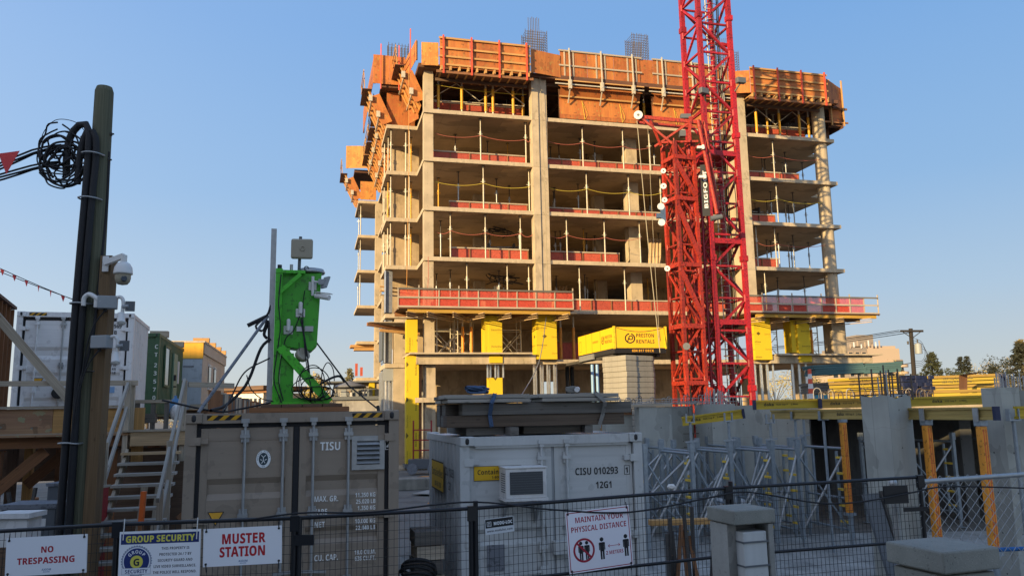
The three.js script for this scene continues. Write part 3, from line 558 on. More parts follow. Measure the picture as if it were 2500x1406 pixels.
// top storey: yellow shoring frames under the roof deck
{
  const top = 2.3, mk = () => { const t = thing('shoring_post', '', 'shoring post');
    part(t, 'base_plate', new Geo().lh(-0.1, 0, -0.1, 0.1, 0.012, 0.1), M.galv); part(t, 'outer_tube', new Geo().rod(V(0, 0.33, 0), V(0, 1.75, 0), 0.085, 10), M.yellowProp); part(t, 'foot_tube', new Geo().rod(V(0, 0.012, 0), V(0, 0.33, 0), 0.055, 8), M.galvPale);
    part(t, 'inner_tube', new Geo().rod(V(0, 1.75, 0), V(0, top - 0.02, 0), 0.055, 8), M.galvPale); part(t, 'fork_head', new Geo().lh(-0.1, top - 0.02, -0.1, 0.1, top, 0.1).lh(-0.1, top, -0.1, -0.08, top + 0.1, 0.1).lh(0.08, top, -0.1, 0.1, top + 0.1, 0.1), M.galvPale); return t; };
  const p0 = mk();
  const spots = [[0.95, 0.6], [2.35, 0.6], [3.8, 0.6], [4.25, 0.6], [5.5, 0.6], [6.3, 1.3], [4.05, 1.9], [14.1, 0.8], [20.95, 2], [21.9, 0.6], [23.6, 0.6], [23.2, 1.4], [25.1, 0.6], [26, 0.9], [24.2, 2.2]], order = spots.map((_, k) => k).sort((a, b) => spots[a][0] - spots[b][0]);
  spots.forEach(([u, w], k) => {
    const l = `thick yellow shoring post under the roof deck, ${ordinal[order.indexOf(k)]} from the left`;
    if (!k) { p0.position.copy(bw(u, slabTop[7], w)); p0.rotation.y = YAW; tag(p0, l, null, 'yellow shoring posts under the roof deck'); } else copyOf(p0, bw(u, slabTop[7], w), YAW, l);
  });
  for (const [u0, u1, l] of [[0.7, 6.3, 'galvanised cross braces between yellow posts of the top storey, left bay'], [20.9, 26.2, 'galvanised cross braces between yellow posts of the top storey, right bay']]) {
    const t = bthing('cross_bracing', l, 'bracing', u0, slabTop[7], 1.0), L = u1 - u0;
    part(t, 'ledger_tube', new Geo().rod(V(0, 0.95, 0), V(L, 1.02, 0), 0.035, 6).rod(V(0, 1.0, -2), V(L, 1.0, -2), 0.035, 6), M.galvPale);
    for (let k = 0; k < 4; k++) { const a = k * L / 4, b = (k + 1) * L / 4; part(t, 'brace_tube', new Geo().rod(V(a, k % 2 ? 2.1 : 1.1, 0.04), V(b, k % 2 ? 1.1 : 2.1, 0.04), 0.03, 6), M.galvPale); part(t, 'brace_tube', new Geo().rod(V(a, k % 2 ? 1.1 : 2.1, -2.04), V(b, k % 2 ? 2.1 : 1.1, -2.04), 0.03, 6), M.galv); }
    for (let k = 0; k < 4; k++) part(t, 'upright_tube', new Geo().rod(V(0.8 + k * 1.4, 0, -2), V(0.8 + k * 1.4, 2.2, -2), 0.03, 6), M.galv);
  }
  const r = solo('warning_rope', new Geo().tube(sag(bw(0.8, 22.1, 0.5), bw(6.3, 21.95, 0.5), 0.1), 0.014, 4), M.ropeYellow, 'yellow rope along the heads of the yellow posts in the top storey', 'rope');
}
// ---------- the long netted platforms round the podium ----------
function platform(label, u0, u1, beams, netTo) {
  const t = bthing('netted_platform', label, 'platform', u0, 8.62, -1.3), L = u1 - u0;
  for (let x = 0; x < L - 0.1; x += 2.4) part(t, 'deck_board', new Geo().lh(x, -0.06, -2.3, Math.min(L, x + 2.39), 0, 0.12, true), M.plyDark);
  part(t, 'edge_beam', new Geo().lh(0.5, -0.28, -0.1, L - 0.2, -0.07, 0.0, true), M.beamOchre);
  part(t, 'edge_beam', new Geo().lh(0, -0.28, -1.9, L, -0.07, -1.8, true), M.lumberBrown);
  const n = Math.round(L / 1.05);
  for (let i = 0; i <= n; i++) { const x = i * L / n; part(t, 'post', new Geo().bar(V(x, -0.1, -0.02), V(x + rr(-0.02, 0.02), i % 2 ? 1.22 : 1.05, 0.0), 0.06, 0.05), M.lumberPale); }
  for (const y of [0.05, 0.55, 1.02]) part(t, 'rail', new Geo().bar(V(0, y, 0.03), V(L, y - 0.01, 0.03), 0.04, 0.09), y > 0.9 ? M.lumberGrey : M.lumberPale);
  for (let i = 0; i < n; i++) { const a = i * L / n, b = (i + 1) * L / n; if (b > netTo) continue; part(t, 'red_net', new Geo().add(sheet(b - a - 0.03, 0.98), (a + b) / 2, 0.54, -0.03 + rr(-0.015, 0.015)), M.net); if (i % 3 !== 1) part(t, 'red_panel', new Geo().lh(a + 0.04, 0.03, -0.12, b - 0.04, 0.5, -0.1, true), M.redPly); }
  for (const [x, a] of beams) part(t, 'bracket_beam', new Geo().bar(V(x, -0.42, 0.45), V(x + 2.4 * Math.sin(a), -0.42, -2.4 * Math.cos(a)), 0.08, 0.025).bar(V(x, -0.3, 0.45), V(x + 2.4 * Math.sin(a), -0.3, -2.4 * Math.cos(a)), 0.09, 0.04).bar(V(x, -0.54, 0.45), V(x + 2.4 * Math.sin(a), -0.54, -2.4 * Math.cos(a)), 0.09, 0.04), M.lumber);
  return t;
}
platform('long platform with red netting over the left half of the podium', -1.55, 8.3, [[0.4, 0.9], [1.5, 0.8], [2.9, 0.6], [4.6, -0.4], [6.1, -0.4], [7.6, -0.4], [9.4, -0.4]], 9.9);
platform('long platform with red netting on the right half of the podium, past the crane', 19.3, 28.4, [[0.8, -0.4], [2.4, -0.4], [4.2, -0.4], [6.2, -0.5], [8.2, -0.6]], 8.2);
{
  const t = bthing('corner_platform', 'small timber platform sticking out at the left corner of the podium', 'platform', -2.9, 8.0, 1.6);
  part(t, 'deck_board', new Geo().lh(0, 0.1, -1.4, 2.2, 0.14, 0.2, true), M.lumberPale); part(t, 'beam', new Geo().bar(V(-0.1, 0.0, 0.15), V(2.6, -0.2, -1), 0.1, 0.2), M.lumberBrown); part(t, 'beam', new Geo().bar(V(0.6, -0.35, 0.3), V(2.9, -0.5, -0.2), 0.1, 0.16), M.lumberOrange);
  const q = bthing('timber_stack', 'loose timber planks lying out on the left balcony edge above the netting', 'timber', -1.9, 10.35, 4.2);
  for (let k = 0; k < 3; k++) part(q, 'plank', new Geo().bar(V(-0.2, k * 0.25 - 0.3, 0.3), V(2.2, k * 0.17 - 0.35, -0.3 + k * 0.2), 0.2, 0.06), k ? M.lumberOrange : M.lumberPale);
  const r = bthing('corner_platform', 'far timber platform low at the rear left corner of the building', 'platform', -3.0, 8.55, 21.5);
  part(r, 'beam', new Geo().lh(0, -0.2, -1.5, 2.4, 0, 0.1, true).lh(0.3, -0.45, -1.0, 2.4, -0.25, 0.2, true), M.lumberOrange);
  const s = bthing('corner_platform', 'lowest timber platform at the rear left corner beside the yellow sheathing', 'platform', -3.3, 4.85, 21.5);
  part(s, 'beam', new Geo().lh(0, -0.2, -1.5, 2.0, 0, 0.1, true).lh(0.1, 0.25, -1, 2.0, 0.5, 0.1, true), M.lumberOrange); part(s, 'post', new Geo().lh(0.7, 1.2, -0.2, 0.9, 2.2, 0, true).lh(1.1, 1.2, -0.2, 1.3, 1.9, 0, true), M.redPly);
}
// scaffold frames and orange posts in the podium storey
function tower(label, group, u, w, H = 2.5, wd = 1.2) {
  const t = bthing('shoring_tower', label, 'scaffold', u, 5.89, w, group);
  for (const x of [0, wd]) for (const z of [0, -1]) part(t, 'leg', new Geo().rod(V(x, 0, z), V(x, H, z), 0.035, 6), M.galvPale);
  for (const z of [0, -1]) { part(t, 'cross_brace', new Geo().rod(V(0, 0.3, z), V(wd, 1.6, z), 0.022, 6).rod(V(wd, 0.3, z), V(0, 1.6, z), 0.022, 6), M.galvPale); part(t, 'tie_tube', new Geo().rod(V(0, 1.8, z), V(wd, 1.8, z), 0.03, 6), M.galvPale); }
  for (let y = 0.3; y < 2; y += 0.35) part(t, 'rung', new Geo().rod(V(wd - 0.25, y, 0), V(wd, y, 0), 0.02, 6), M.galvPale);
  return t;
}
[[0.9, 1.1], [4.6, 1.0], [2.1, 2.6], [21.5, 1.2], [24.6, 1.4]].forEach(([u, w], k) => tower(['pale scaffold frame left of the first yellow column in the podium storey', 'pale scaffold frame between the two left yellow columns', 'deeper scaffold frame behind the podium canopy', 'scaffold frame between the two right yellow columns', 'scaffold frame at the far right of the podium storey'][k], null, u, w));
for (const [u, l] of [[2.35, 'first orange post under the netted platform'], [2.85, 'second orange post under the netted platform'], [8.2, 'orange post left of the yellow loading deck'], [9.0, 'orange post touching the yellow loading deck'], [25, 'orange post right of the right yellow columns']])
  { const t = bthing('orange_post', l, 'shoring post', u, 5.89, 0.9); part(t, 'outer_tube', new Geo().rod(V(0, 0, 0), V(0, 1.95, 0), 0.085, 10), M.orangeProp); part(t, 'inner_tube', new Geo().rod(V(0, 1.95, 0), V(0, 2.6, 0), 0.05, 8), M.galvPale); }
{ const t = bthing('red_barrier', 'dull red barrier in the podium storey behind the orange posts', 'barrier', 7.7, 5.89, 1.5); for (let k = 0; k < 4; k++) part(t, 'plywood_panel', new Geo().lh(k * 0.7, 0, -0.02, k * 0.7 + 0.68, 1.1, 0, true), M.redPly2); part(t, 'top_rail', new Geo().lh(0, 1.1, -0.03, 2.8, 1.18, 0.03), M.lumberBrown); }
// heap of pipes and hoses hung under the slab in the left and middle bays
for (const [u, w, i, l] of [[5, 3, 4, 'dark clutter of pipes under the slab in the left bay'], [5.3, 3, 3, 'dark hanging pipes above the red netting']]) { const g = new Geo(); for (let k = 0; k < 9; k++) g.tube([bw(u + rr(-1, 1), slabTop[i] + 2.6, w + rr(0, 1)), bw(u + rr(-1, 1), slabTop[i] + 2.2 + rr(0, 0.3), w + rr(0, 1)), bw(u + rr(-1, 1.4), slabTop[i] + 1.9 + rr(0, 0.6), w + rr(0, 1))], 0.03, 5); solo('pipe_cluster', g, M.steelDark, l, 'pipes'); }
// building materials left about on the open floors
{
  const kinds = { 'timber bundle': (t) => { for (let j = 0; j < 5; j++) part(t, 'timber', new Geo().lh(-1 + rr(-0.1, 0.1), j * 0.22, -0.4, 1 + rr(-0.1, 0.1), j * 0.22 + 0.2, 0.4, true), j % 2 ? M.lumberOrange : M.lumberPale); }, 'plasterboard stack': (t) => { for (let j = 0; j < 4; j++) part(t, 'sheet', new Geo().box(1.3, 0.25, 1, rr(-0.05, 0.05), 0.13 + j * 0.26, 0, rr(-0.06, 0.06)), M.white); }, 'steel rack': (t) => { for (const x of [-0.8, 0.8]) part(t, 'upright', new Geo().lh(x - 0.05, 0, -0.4, x + 0.05, 1.7, 0.4), M.steelDark); for (let j = 0; j < 6; j++) part(t, 'tube', new Geo().rod(V(-1.2, 0.9 + j * 0.13, rr(-0.3, 0.3)), V(1.2, 0.9 + j * 0.13, rr(-0.3, 0.3)), 0.045, 8), M.galv); }, 'blue drum': (t) => part(t, 'drum', new Geo().lathe([[0, 0], [0.28, 0], [0.3, 0.3], [0.28, 0.6], [0.3, 0.9], [0.28, 1.15], [0, 1.15]], 0, 0, 0, 16), M.strapBlue), 'leaning planks': (t) => { for (let j = 0; j < 4; j++) part(t, 'plank', new Geo().bar(V(j * 0.22, 0, 0.5), V(j * 0.22 + 0.5, 2.1, -0.3), 0.18, 0.04), M.lumber); } };
  [['timber bundle', 3.2, 6, 3], ['steel rack', 9.5, 6, 4], ['leaning planks', 16.2, 6, 2.6], ['blue drum', 12.2, 5, 3.4], ['plasterboard stack', 5.1, 5, 3.2], ['steel rack', 22.2, 5, 3], ['timber bundle', 10.4, 4, 3.6], ['leaning planks', 14.4, 4, 2.2], ['plasterboard stack', 23.5, 4, 3.4], ['steel rack', 5.4, 4, 4], ['timber bundle', 11.6, 3, 3.4], ['steel rack', 3.9, 3, 3], ['leaning planks', 8.6, 3, 4.4], ['timber bundle', 22.6, 6, 3], ['blue drum', 17.6, 4, 2.6], ['plasterboard stack', 22.7, 3, 3]].forEach(([k, u, i, w]) => { const bay = (bays.find(([, a, b]) => u >= a && u <= b) ?? bays[1])[0]; kinds[k](bthing(k.replace(' ', '_'), `${k} lying behind the barrier in the ${bay} of the ${floorName2(i)}`, k.split(' ')[1], u, slabTop[i] + 0.004, w, null, rr(-0.3, 0.3))); });
}
// long ropes hanging down the front
for (const [u0, y0, u1, y1, w, m, l] of [[-0.9, 22.6, -1.0, 8.9, -0.3, M.ropeOrange, 'long orange rope hanging down before the left corner balconies'], [0.2, 11.6, 0.1, 8.9, -0.35, M.ropeRed, 'short red rope hanging over the netting by the left front column'], [6.95, 22.9, 7.1, 8.9, -0.3, M.ropeTan, 'thin rope hanging down the face of the middle column']])
  solo('hanging_rope', new Geo().tube([bw(u0, y0, w), bw((u0 + u1) / 2 + 0.05, (y0 + y1) / 2, w), bw(u1, y1, w)], 0.016, 4, 20), m, l, 'rope');
{ const a = bw(6.9, 8.3, -0.6), b = V(0.1, 3.3, -30); solo('tag_line', new Geo().tube([a, a.clone().lerp(b, 0.5).add(V(0.2, -0.5, 0)), b], 0.02, 5, 20), M.galvBlue, 'pale blue line slanting down from the second yellow column', 'rope'); }
// ---------- yellow loading deck ----------
{
  const t = thing('loading_deck', 'yellow loading deck with black lettering jutting from the podium above the concrete weights', 'loading deck', V(4.74, 5.62, -37), YAW);
  const Wd = 2.6, Ln = 5.2, H = 0.98;
  const logo = (x, cx, cy, r) => { x.strokeStyle = '#1a1206'; x.lineWidth = r * 0.24; x.beginPath(); x.arc(cx, cy, r * 0.88, -1.3, 4.6); x.stroke(); x.lineWidth = r * 0.2; x.beginPath(); x.arc(cx + r * 0.16, cy - r * 0.12, r * 0.36, 0, 6.3); x.stroke(); x.beginPath(); x.moveTo(cx - r * 0.22, cy - r * 0.1); x.lineTo(cx - r * 0.5, cy + r * 0.72); x.stroke(); };
  const face = print(1024, 416, (x, W, h) => { x.fillStyle = '#e8b410'; x.fillRect(0, 0, W, h); logo(x, 310, 225, 105); text(x, 'PRESTON', 615, 165, 104, '#1d1408', { sx: 0.82 }); text(x, 'RENTALS', 615, 290, 104, '#1d1408', { sx: 0.86 }); });
  const side = print(1024, 200, (x, W, h) => { x.fillStyle = '#e8b410'; x.fillRect(0, 0, W, h); logo(x, 730, 100, 42); text(x, 'PRESTON', 880, 80, 44, '#1d1408', { sx: 1 }); text(x, 'RENTALS', 880, 125, 44, '#1d1408', { sx: 1 }); text(x, 'SUPERDECK', 520, 100, 30, '#3a2a08'); x.strokeStyle = '#8a6a08'; for (const a of [240, 420, 660]) { x.beginPath(); x.moveTo(a, 0); x.lineTo(a, h); x.stroke(); } x.lineWidth = 6; x.strokeRect(30, 60, 60, 110); });
  const base = print(1024, 110, (x, W, h) => { x.fillStyle = '#120c08'; x.fillRect(0, 0, W, h); text(x, '604 817 DECK', 560, 58, 78, '#e0a020', { sx: 0.9 }); });
  part(t, 'front_panel', new Geo().lh(0, 0.24, -0.04, Wd, 0.24 + H, 0), M.deckYellow);
  part(t, 'side_panel', new Geo().lh(0, 0.24, -Ln, 0.04, 0.24 + H, -0.044), M.deckYellow); part(t, 'side_panel', new Geo().lh(Wd - 0.04, 0.24, -Ln, Wd, 0.24 + H, -0.044), M.deckYellow);
  part(t, 'lettering', new Geo().add(sheet(Wd - 0.02, H - 0.02), Wd / 2, 0.24 + H / 2, 0.004), face); part(t, 'lettering', new Geo().add(sheet(Ln - 0.08, H - 0.02), -0.004, 0.24 + H / 2, -Ln / 2, -Math.PI / 2), side);
  part(t, 'floor', new Geo().lh(0, 0.0, -Ln, Wd, 0.236, 0), M.black); part(t, 'phone_plate', new Geo().add(sheet(Wd - 0.04, 0.22), Wd / 2, 0.118, 0.004), base);
  part(t, 'beam', new Geo().lh(0.1, -0.14, -Ln - 2.5, 0.25, -0.003, -0.5).lh(Wd - 0.25, -0.14, -Ln - 2.5, Wd - 0.1, -0.003, -0.5), M.steelDark);
  part(t, 'corner_post', new Geo().lh(-0.05, 0.2, -0.06, 0.05, 0.28 + H, 0.05), M.deckYellow); part(t, 'corner_post', new Geo().lh(Wd - 0.05, 0.2, -0.06, Wd + 0.05, 0.28 + H, 0.05), M.deckYellow);
  part(t, 'chain', new Geo().tube(sag(V(0.1, 1.2, 0.02), V(Wd - 0.1, 1.22, 0.02), 0.2), 0.012, 4), M.steelDark);
  part(t, 'bumper', new Geo().lh(-0.08, -0.1, -Ln + 0.3, 0.02, 0.16, -Ln + 2.4), M.galv);
}
// ---------- concrete counterweights ----------
{
  const n = 11, t0 = thing('concrete_weight', 'lowest grey concrete counterweight block of the stack beside the crane', 'counterweight', V(5.62, 0, -37.9), YAW + 0.35);
  const sh = new THREE.Shape([[-1.1, -0.75], [-0.95, 0.55], [-0.7, 0.72], [0.35, 0.75], [0.42, 0.8], [1.05, 0.8], [1.1, -0.75]].map(([a, b]) => new THREE.Vector2(a, b)));
  const g = new THREE.ExtrudeGeometry(sh, { depth: 0.205, bevelEnabled: true, bevelSize: 0.02, bevelThickness: 0.02, bevelSegments: 1 }); g.rotateX(-Math.PI / 2); g.rotateY(Math.PI);
  part(t0, 'block', g, M.block); part(t0, 'handle', new Geo().tube([V(-0.75, 0.2, -0.4), V(-0.75, 0.235, -0.4), V(-0.75, 0.235, -0.2), V(-0.75, 0.2, -0.2)], 0.012, 4), M.steelDark);
  const w10 = ['second', 'third', 'fourth', 'fifth', 'sixth', 'seventh', 'eighth', 'ninth', 'tenth', 'eleventh', 'twelfth', 'thirteenth', 'fourteenth', 'fifteenth', 'sixteenth', 'seventeenth', 'eighteenth', 'nineteenth', 'twentieth', 'topmost'];
  t0.position.y = 0.02;
  for (let k = 1; k < 22; k++) copyOf(t0, V(5.62 + rr(-0.02, 0.02), 0.02 + k * 0.25, -37.9 + rr(-0.02, 0.02)), YAW + 0.35 + rr(-0.012, 0.012), k === 21 ? 'topmost grey concrete counterweight block, just under the yellow loading deck' : `${w10[k - 1] ?? 'upper'} grey concrete counterweight block from the bottom of the stack`, 'stacked concrete counterweights');
}
// ---------- tower crane mast and the orange mast sections standing beside it ----------
function mast(name, label, cat, cx, cz, ang, R, y0, y1, leg, H, m, collarEvery) {
  const shade = [0.72, 0.86, 1, 1.12].map((f) => { const q = m.clone(); q.color.multiplyScalar(f); return q; }), base = m; m = null; const pick = () => shade[Math.floor(rnd() * 4)];
  const t = thing(name, label, cat, V(cx, 0, cz), 0), c = [0, 1, 2, 3].map((k) => { const a = ang + k * Math.PI / 2; return [R * Math.cos(a), R * Math.sin(a)]; });
  for (const [x, z] of c) { const ca = ang; const k = Math.ceil((y1 - y0) / 6.5), h = (y1 - y0) / k; for (let i = 0; i < k; i++) part(t, 'leg', new Geo().box(leg, h, leg, x, y0 + h * (i + 0.5), z, -ang + Math.PI / 4), pick()); }
  const n = Math.floor((y1 - y0) / H);
  if (leg > 0.1) for (let k = 0; k <= n; k++) for (const [x, z] of c) part(t, 'gusset', new Geo().box(leg * 0.3, leg * 1.5, leg * 1.5, x * 0.97, y0 + k * H, z * 0.97, -ang), pick());
  for (let f = 0; f < 4; f++) {
    const [ax, az] = c[f], [bx, bz] = c[(f + 1) % 4];
    for (let k = 0; k <= n; k++) {
      const y = y0 + k * H; part(t, 'strut', new Geo().bar(V(ax, y, az), V(bx, y, bz), leg * 0.42), pick());
      if (k < n) part(t, 'diagonal', new Geo().bar((k + f) % 2 ? V(ax, y, az) : V(bx, y, bz), (k + f) % 2 ? V(bx, y + H, bz) : V(ax, y + H, az), leg * 0.45), pick());
    }
  }
  if (collarEvery) for (let k = 2; k <= n; k += collarEvery) for (const [x, z] of c) { part(t, 'joint_collar', new Geo().box(leg * 1.35, 0.3, leg * 1.35, x, y0 + k * H + 0.4, z, -ang + Math.PI / 4).box(leg * 0.5, 0.26, leg * 0.9, x * 1.1, y0 + k * H + 0.4, z * 1.1, -ang + Math.PI / 4), pick()); }
  return { t, c };
}
const cA = mast('tower_crane', 'tall crimson lattice tower crane mast before the right half of the building', 'crane', 10.66, -40, 0.52, 1.25, 0.3, 27.6, 0.23, 1.62, M.craneRed, 4);
{
  const { t } = cA;
  for (const y of [7.2, 11.3, 15.9]) { for (let k = 0; k < 4; k++) { const [ax, az] = cA.c[k], [bx, bz] = cA.c[(k + 1) % 4]; part(t, 'platform_beam', new Geo().bar(V(ax, y, az), V(bx, y, bz), 0.16, 0.26), M.craneRed); } part(t, 'platform_grating', new Geo().box(1.3, 0.04, 1.3, 0, y + 0.1, 0, -0.52 + 0.785), M.craneRed); }
  const lx = 0.35, lz = -0.35;
  for (const s of [-0.2, 0.2]) part(t, 'ladder_rail', new Geo().rod(V(lx + s, 0.5, lz), V(lx + s, 27, lz), 0.03, 6), M.galvPale);
  for (let y = 0.8; y < 27; y += 0.3) part(t, 'ladder_rung', new Geo().rod(V(lx - 0.2, y, lz), V(lx + 0.2, y, lz), 0.016, 5), M.galvPale);
  for (let y = 2; y < 27; y += 0.9) { const g = new THREE.TorusGeometry(0.34, 0.02, 4, 14); g.rotateX(Math.PI / 2); part(t, 'ladder_hoop', new Geo().add(g, lx, y, lz + 0.2), M.craneRed); }
  for (const [x, z, r] of [[0.55, 0.3, 0.035], [0.62, 0.34, 0.025]]) part(t, 'power_cable', new Geo().tube(Array.from({ length: 10 }, (_, i) => V(x + 0.04 * Math.sin(i * 2.2), 27.5 - i * 2.9, z + 0.03 * Math.cos(i))), r, 6), M.rubber);
  part(t, 'power_cable', new Geo().tube([V(-0.1, 14, 1.2), V(0.1, 12.2, 1.25), V(0.5, 11.4, 1.2), V(0.75, 12.3, 1), V(0.8, 15, 0.7)], 0.025, 6), M.rubber);
  for (const [x, y, z, r] of [[1.4, 19.75, 1.0, 0.3], [-0.65, 19.05, 1.4, 0.5]]) { const l = part(t, 'work_lamp', new Geo().round(0.5, 0.3, 0.26, x, y, z, 0.03, r), M.greyDark); part(l, 'lamp_arm', new Geo().bar(V(x, y - 0.1, z), V(x * 0.8, y - 0.5, z * 0.8), 0.06), M.steelDark); }
  for (const [y, k] of [[8, 3], [12.5, 0], [18.5, 3], [22, 0], [4.5, 0]]) { const [x, z] = cA.c[k]; part(t, 'junction_box', new Geo().box(0.42, 0.16, 0.14, x * 0.75, y, z * 0.75, 0.4), M.craneRed); }
}
const cB = mast('mast_section', 'orange red lattice mast standing on the ground left of the tower crane', 'crane', 8.48, -38.4, 0.42, 0.76, 0.5, 16.1, 0.17, 1.3, M.craneOrange, 0);
{
  const { t, c } = cB;
  for (let k = 0; k < 4; k++) for (let i = 0; i < 12; i++) { const [ax, az] = c[k], [bx, bz] = c[(k + 1) % 4], y = 0.6 + i * 1.3; part(t, 'inner_brace', new Geo().bar(V(ax * 0.6, y, az * 0.6), V(bx * 0.6, y + 1.25, bz * 0.6), 0.045), M.craneOrange); part(t, 'inner_brace', new Geo().bar(V(bx * 0.6, y, bz * 0.6), V(ax * 0.6, y + 1.25, az * 0.6), 0.045), M.craneOrange); }
  for (const [x, z] of c) part(t, 'inner_leg', new Geo().box(0.08, 15.2, 0.08, x * 0.6, 8.2, z * 0.6), M.craneOrange);
  const f = (a) => V(c[1][0] + (c[0][0] - c[1][0]) * a, 0, c[1][1] + (c[0][1] - c[1][1]) * a);
  for (const y of [4.2, 6.9, 9.9, 13.2, 15.3]) for (let k = 0; k < 4; k++) { const [ax, az] = c[k], [bx, bz] = c[(k + 1) % 4]; part(t, 'collar_beam', new Geo().bar(V(ax * 1.1, y, az * 1.1), V(bx * 1.1, y, bz * 1.1), 0.12, 0.2), M.craneOrange); }
  for (const [y, h] of [[7.4, 2.2], [10.4, 2.4], [13.4, 1.7]]) { const p = f(0), q = f(1); part(t, 'plate_diagonal', new Geo().bar(V(p.x, y + h, p.z + 0.06), V(q.x, y, q.z + 0.06), 0.1, 0.24), M.craneOrange); }
  part(t, 'head_frame', new Geo().bar(V(-1.9, 17.5, 0.4), V(1.2, 17.1, 0.5), 0.1, 0.18).bar(V(-1.9, 17.5, 0.4), V(-0.4, 16.0, 0.6), 0.1).bar(V(-1.9, 17.5, -0.4), V(1.0, 17.1, -0.3), 0.1, 0.16).bar(V(-1.9, 17.45, 0.4), V(-1.9, 17.45, -0.4), 0.08).bar(V(-1.2, 16.0, 0.2), V(0.5, 17.1, 0.45), 0.1).bar(V(-0.9, 16, 0.3), V(-1.4, 17.3, 0.4), 0.09).bar(V(0.4, 16, 0.7), V(0.6, 17.4, 0.5), 0.14).bar(V(-0.9, 16.1, 0.5), V(0.9, 16.1, 0.6), 0.1), M.craneOrange);
  const pulley = (x, y, z, r, m = M.white) => { r *= 0.85; const g = new THREE.CylinderGeometry(r, r, 0.09, 20); g.rotateX(Math.PI / 2); const p = part(t, 'pulley', new Geo().add(g, x, y, z, -0.2), m); const h = new THREE.CylinderGeometry(r * 0.3, r * 0.3, 0.12, 10); h.rotateX(Math.PI / 2); part(p, 'hub', new Geo().add(h, x, y, z, -0.2), M.greyDark); };
  pulley(-2.0, 17.55, 0.5, 0.26); pulley(-1.4, 17.45, 0.1, 0.18); pulley(-0.9, 14.6, 0.6, 0.15); pulley(-0.95, 13.8, 0.7, 0.17); pulley(-0.93, 13.1, 0.7, 0.16); pulley(-0.95, 9.7, 0.65, 0.16); pulley(-0.3, 5.9, 1.05, 0.2, M.greyDark);
  const blk = part(t, 'hook_block', new Geo().box(0.22, 0.75, 0.2, -1.05, 12.35, 0.75).box(0.34, 0.22, 0.18, -1.2, 12.3, 0.75), M.strapBlue, 'blue pulley block'); for (const y of [12.75, 11.95]) { const g = new THREE.CylinderGeometry(0.17, 0.17, 0.07, 16); g.rotateX(Math.PI / 2); part(blk, 'pulley', new Geo().add(g, -1.15, y, 0.82), M.whiteClean); }
  part(t, 'stay_tube', new Geo().rod(V(0.95, 17.2, 0.6), V(1.55, 12.3, 0.9), 0.1, 10).rod(V(1.3, 17.2, 0.4), V(1.7, 12.6, 0.6), 0.08, 10), M.craneOrange);
  part(t, 'base_strut', new Geo().bar(V(-0.4, 0.8, 1.3), V(0.75, 3.95, 0.95), 0.2, 0.2).bar(V(-1.6, 0.7, 0.5), V(-0.6, 2.2, 0.2), 0.14), M.craneOrange); part(t, 'base_beam', new Geo().bar(V(-1.2, 1.6, 0.6), V(1.0, 1.6, 0.9), 0.14, 0.24).bar(V(-1.2, 2.9, 0.5), V(1.0, 2.9, 0.8), 0.1, 0.2), M.craneOrange);
  for (const [y] of [[15.7], [14.2]]) part(t, 'white_clamp', new Geo().box(0.36, 0.12, 0.14, 0.95, y, 0.85).box(0.1, 0.22, 0.16, 1.05, y, 0.86), M.whiteClean);
  const sign = print(128, 512, (x, W, H) => { x.fillStyle = '#14161c'; x.fillRect(0, 0, W, H); text(x, 'BIGFOOT', 70, 250, 92, '#d8d8d8', { rot: -Math.PI / 2 }); });
  const b = part(t, 'banner', new Geo().box(0.36, 2.6, 0.03, 1.12, 13.6, 0.55, -0.2), M.black); part(b, 'lettering', new Geo().add(sheet(0.34, 2.5), 1.12, 13.6, 0.57, -0.2), sign);
  part(t, 'motor', new Geo().rod(V(1.2, 12.05, 1.0), V(1.75, 12.15, 1.0), 0.13, 12), M.greyDark);
  part(t, 'hoist_box', new Geo().box(0.5, 0.22, 0.3, 0.4, 17.5, 0.3).box(0.3, 0.3, 0.3, 0.2, 16.6, 0.3), M.greyDark);
}
{ // slim inner climbing frame between the two masts
  const c3 = mast('climbing_lattice', 'slim dark red lattice ladder frame between the orange mast and the tower crane', 'crane', 9.65, -38.9, 0.3, 0.34, 0.4, 14.6, 0.08, 0.75, M.craneRed, 0);
}
for (const [x0, z0, x1, y1, z1, l, r] of [[6.42, -38, 6.85, 5.6, -37, 'thicker hoist rope hanging from the white pulley left of the orange mast', 0.022], [7.0, -38.3, 6.95, 6.2, -37.5, 'thinner hoist rope hanging beside the thicker one', 0.012]])
  solo('hoist_rope', new Geo().tube([V(x0, 17.3, z0), V((x0 + x1) / 2 - 0.02, 11, (z0 + z1) / 2), V(x1, y1, z1)], r, 5, 20), M.ropeTan, l, 'rope');
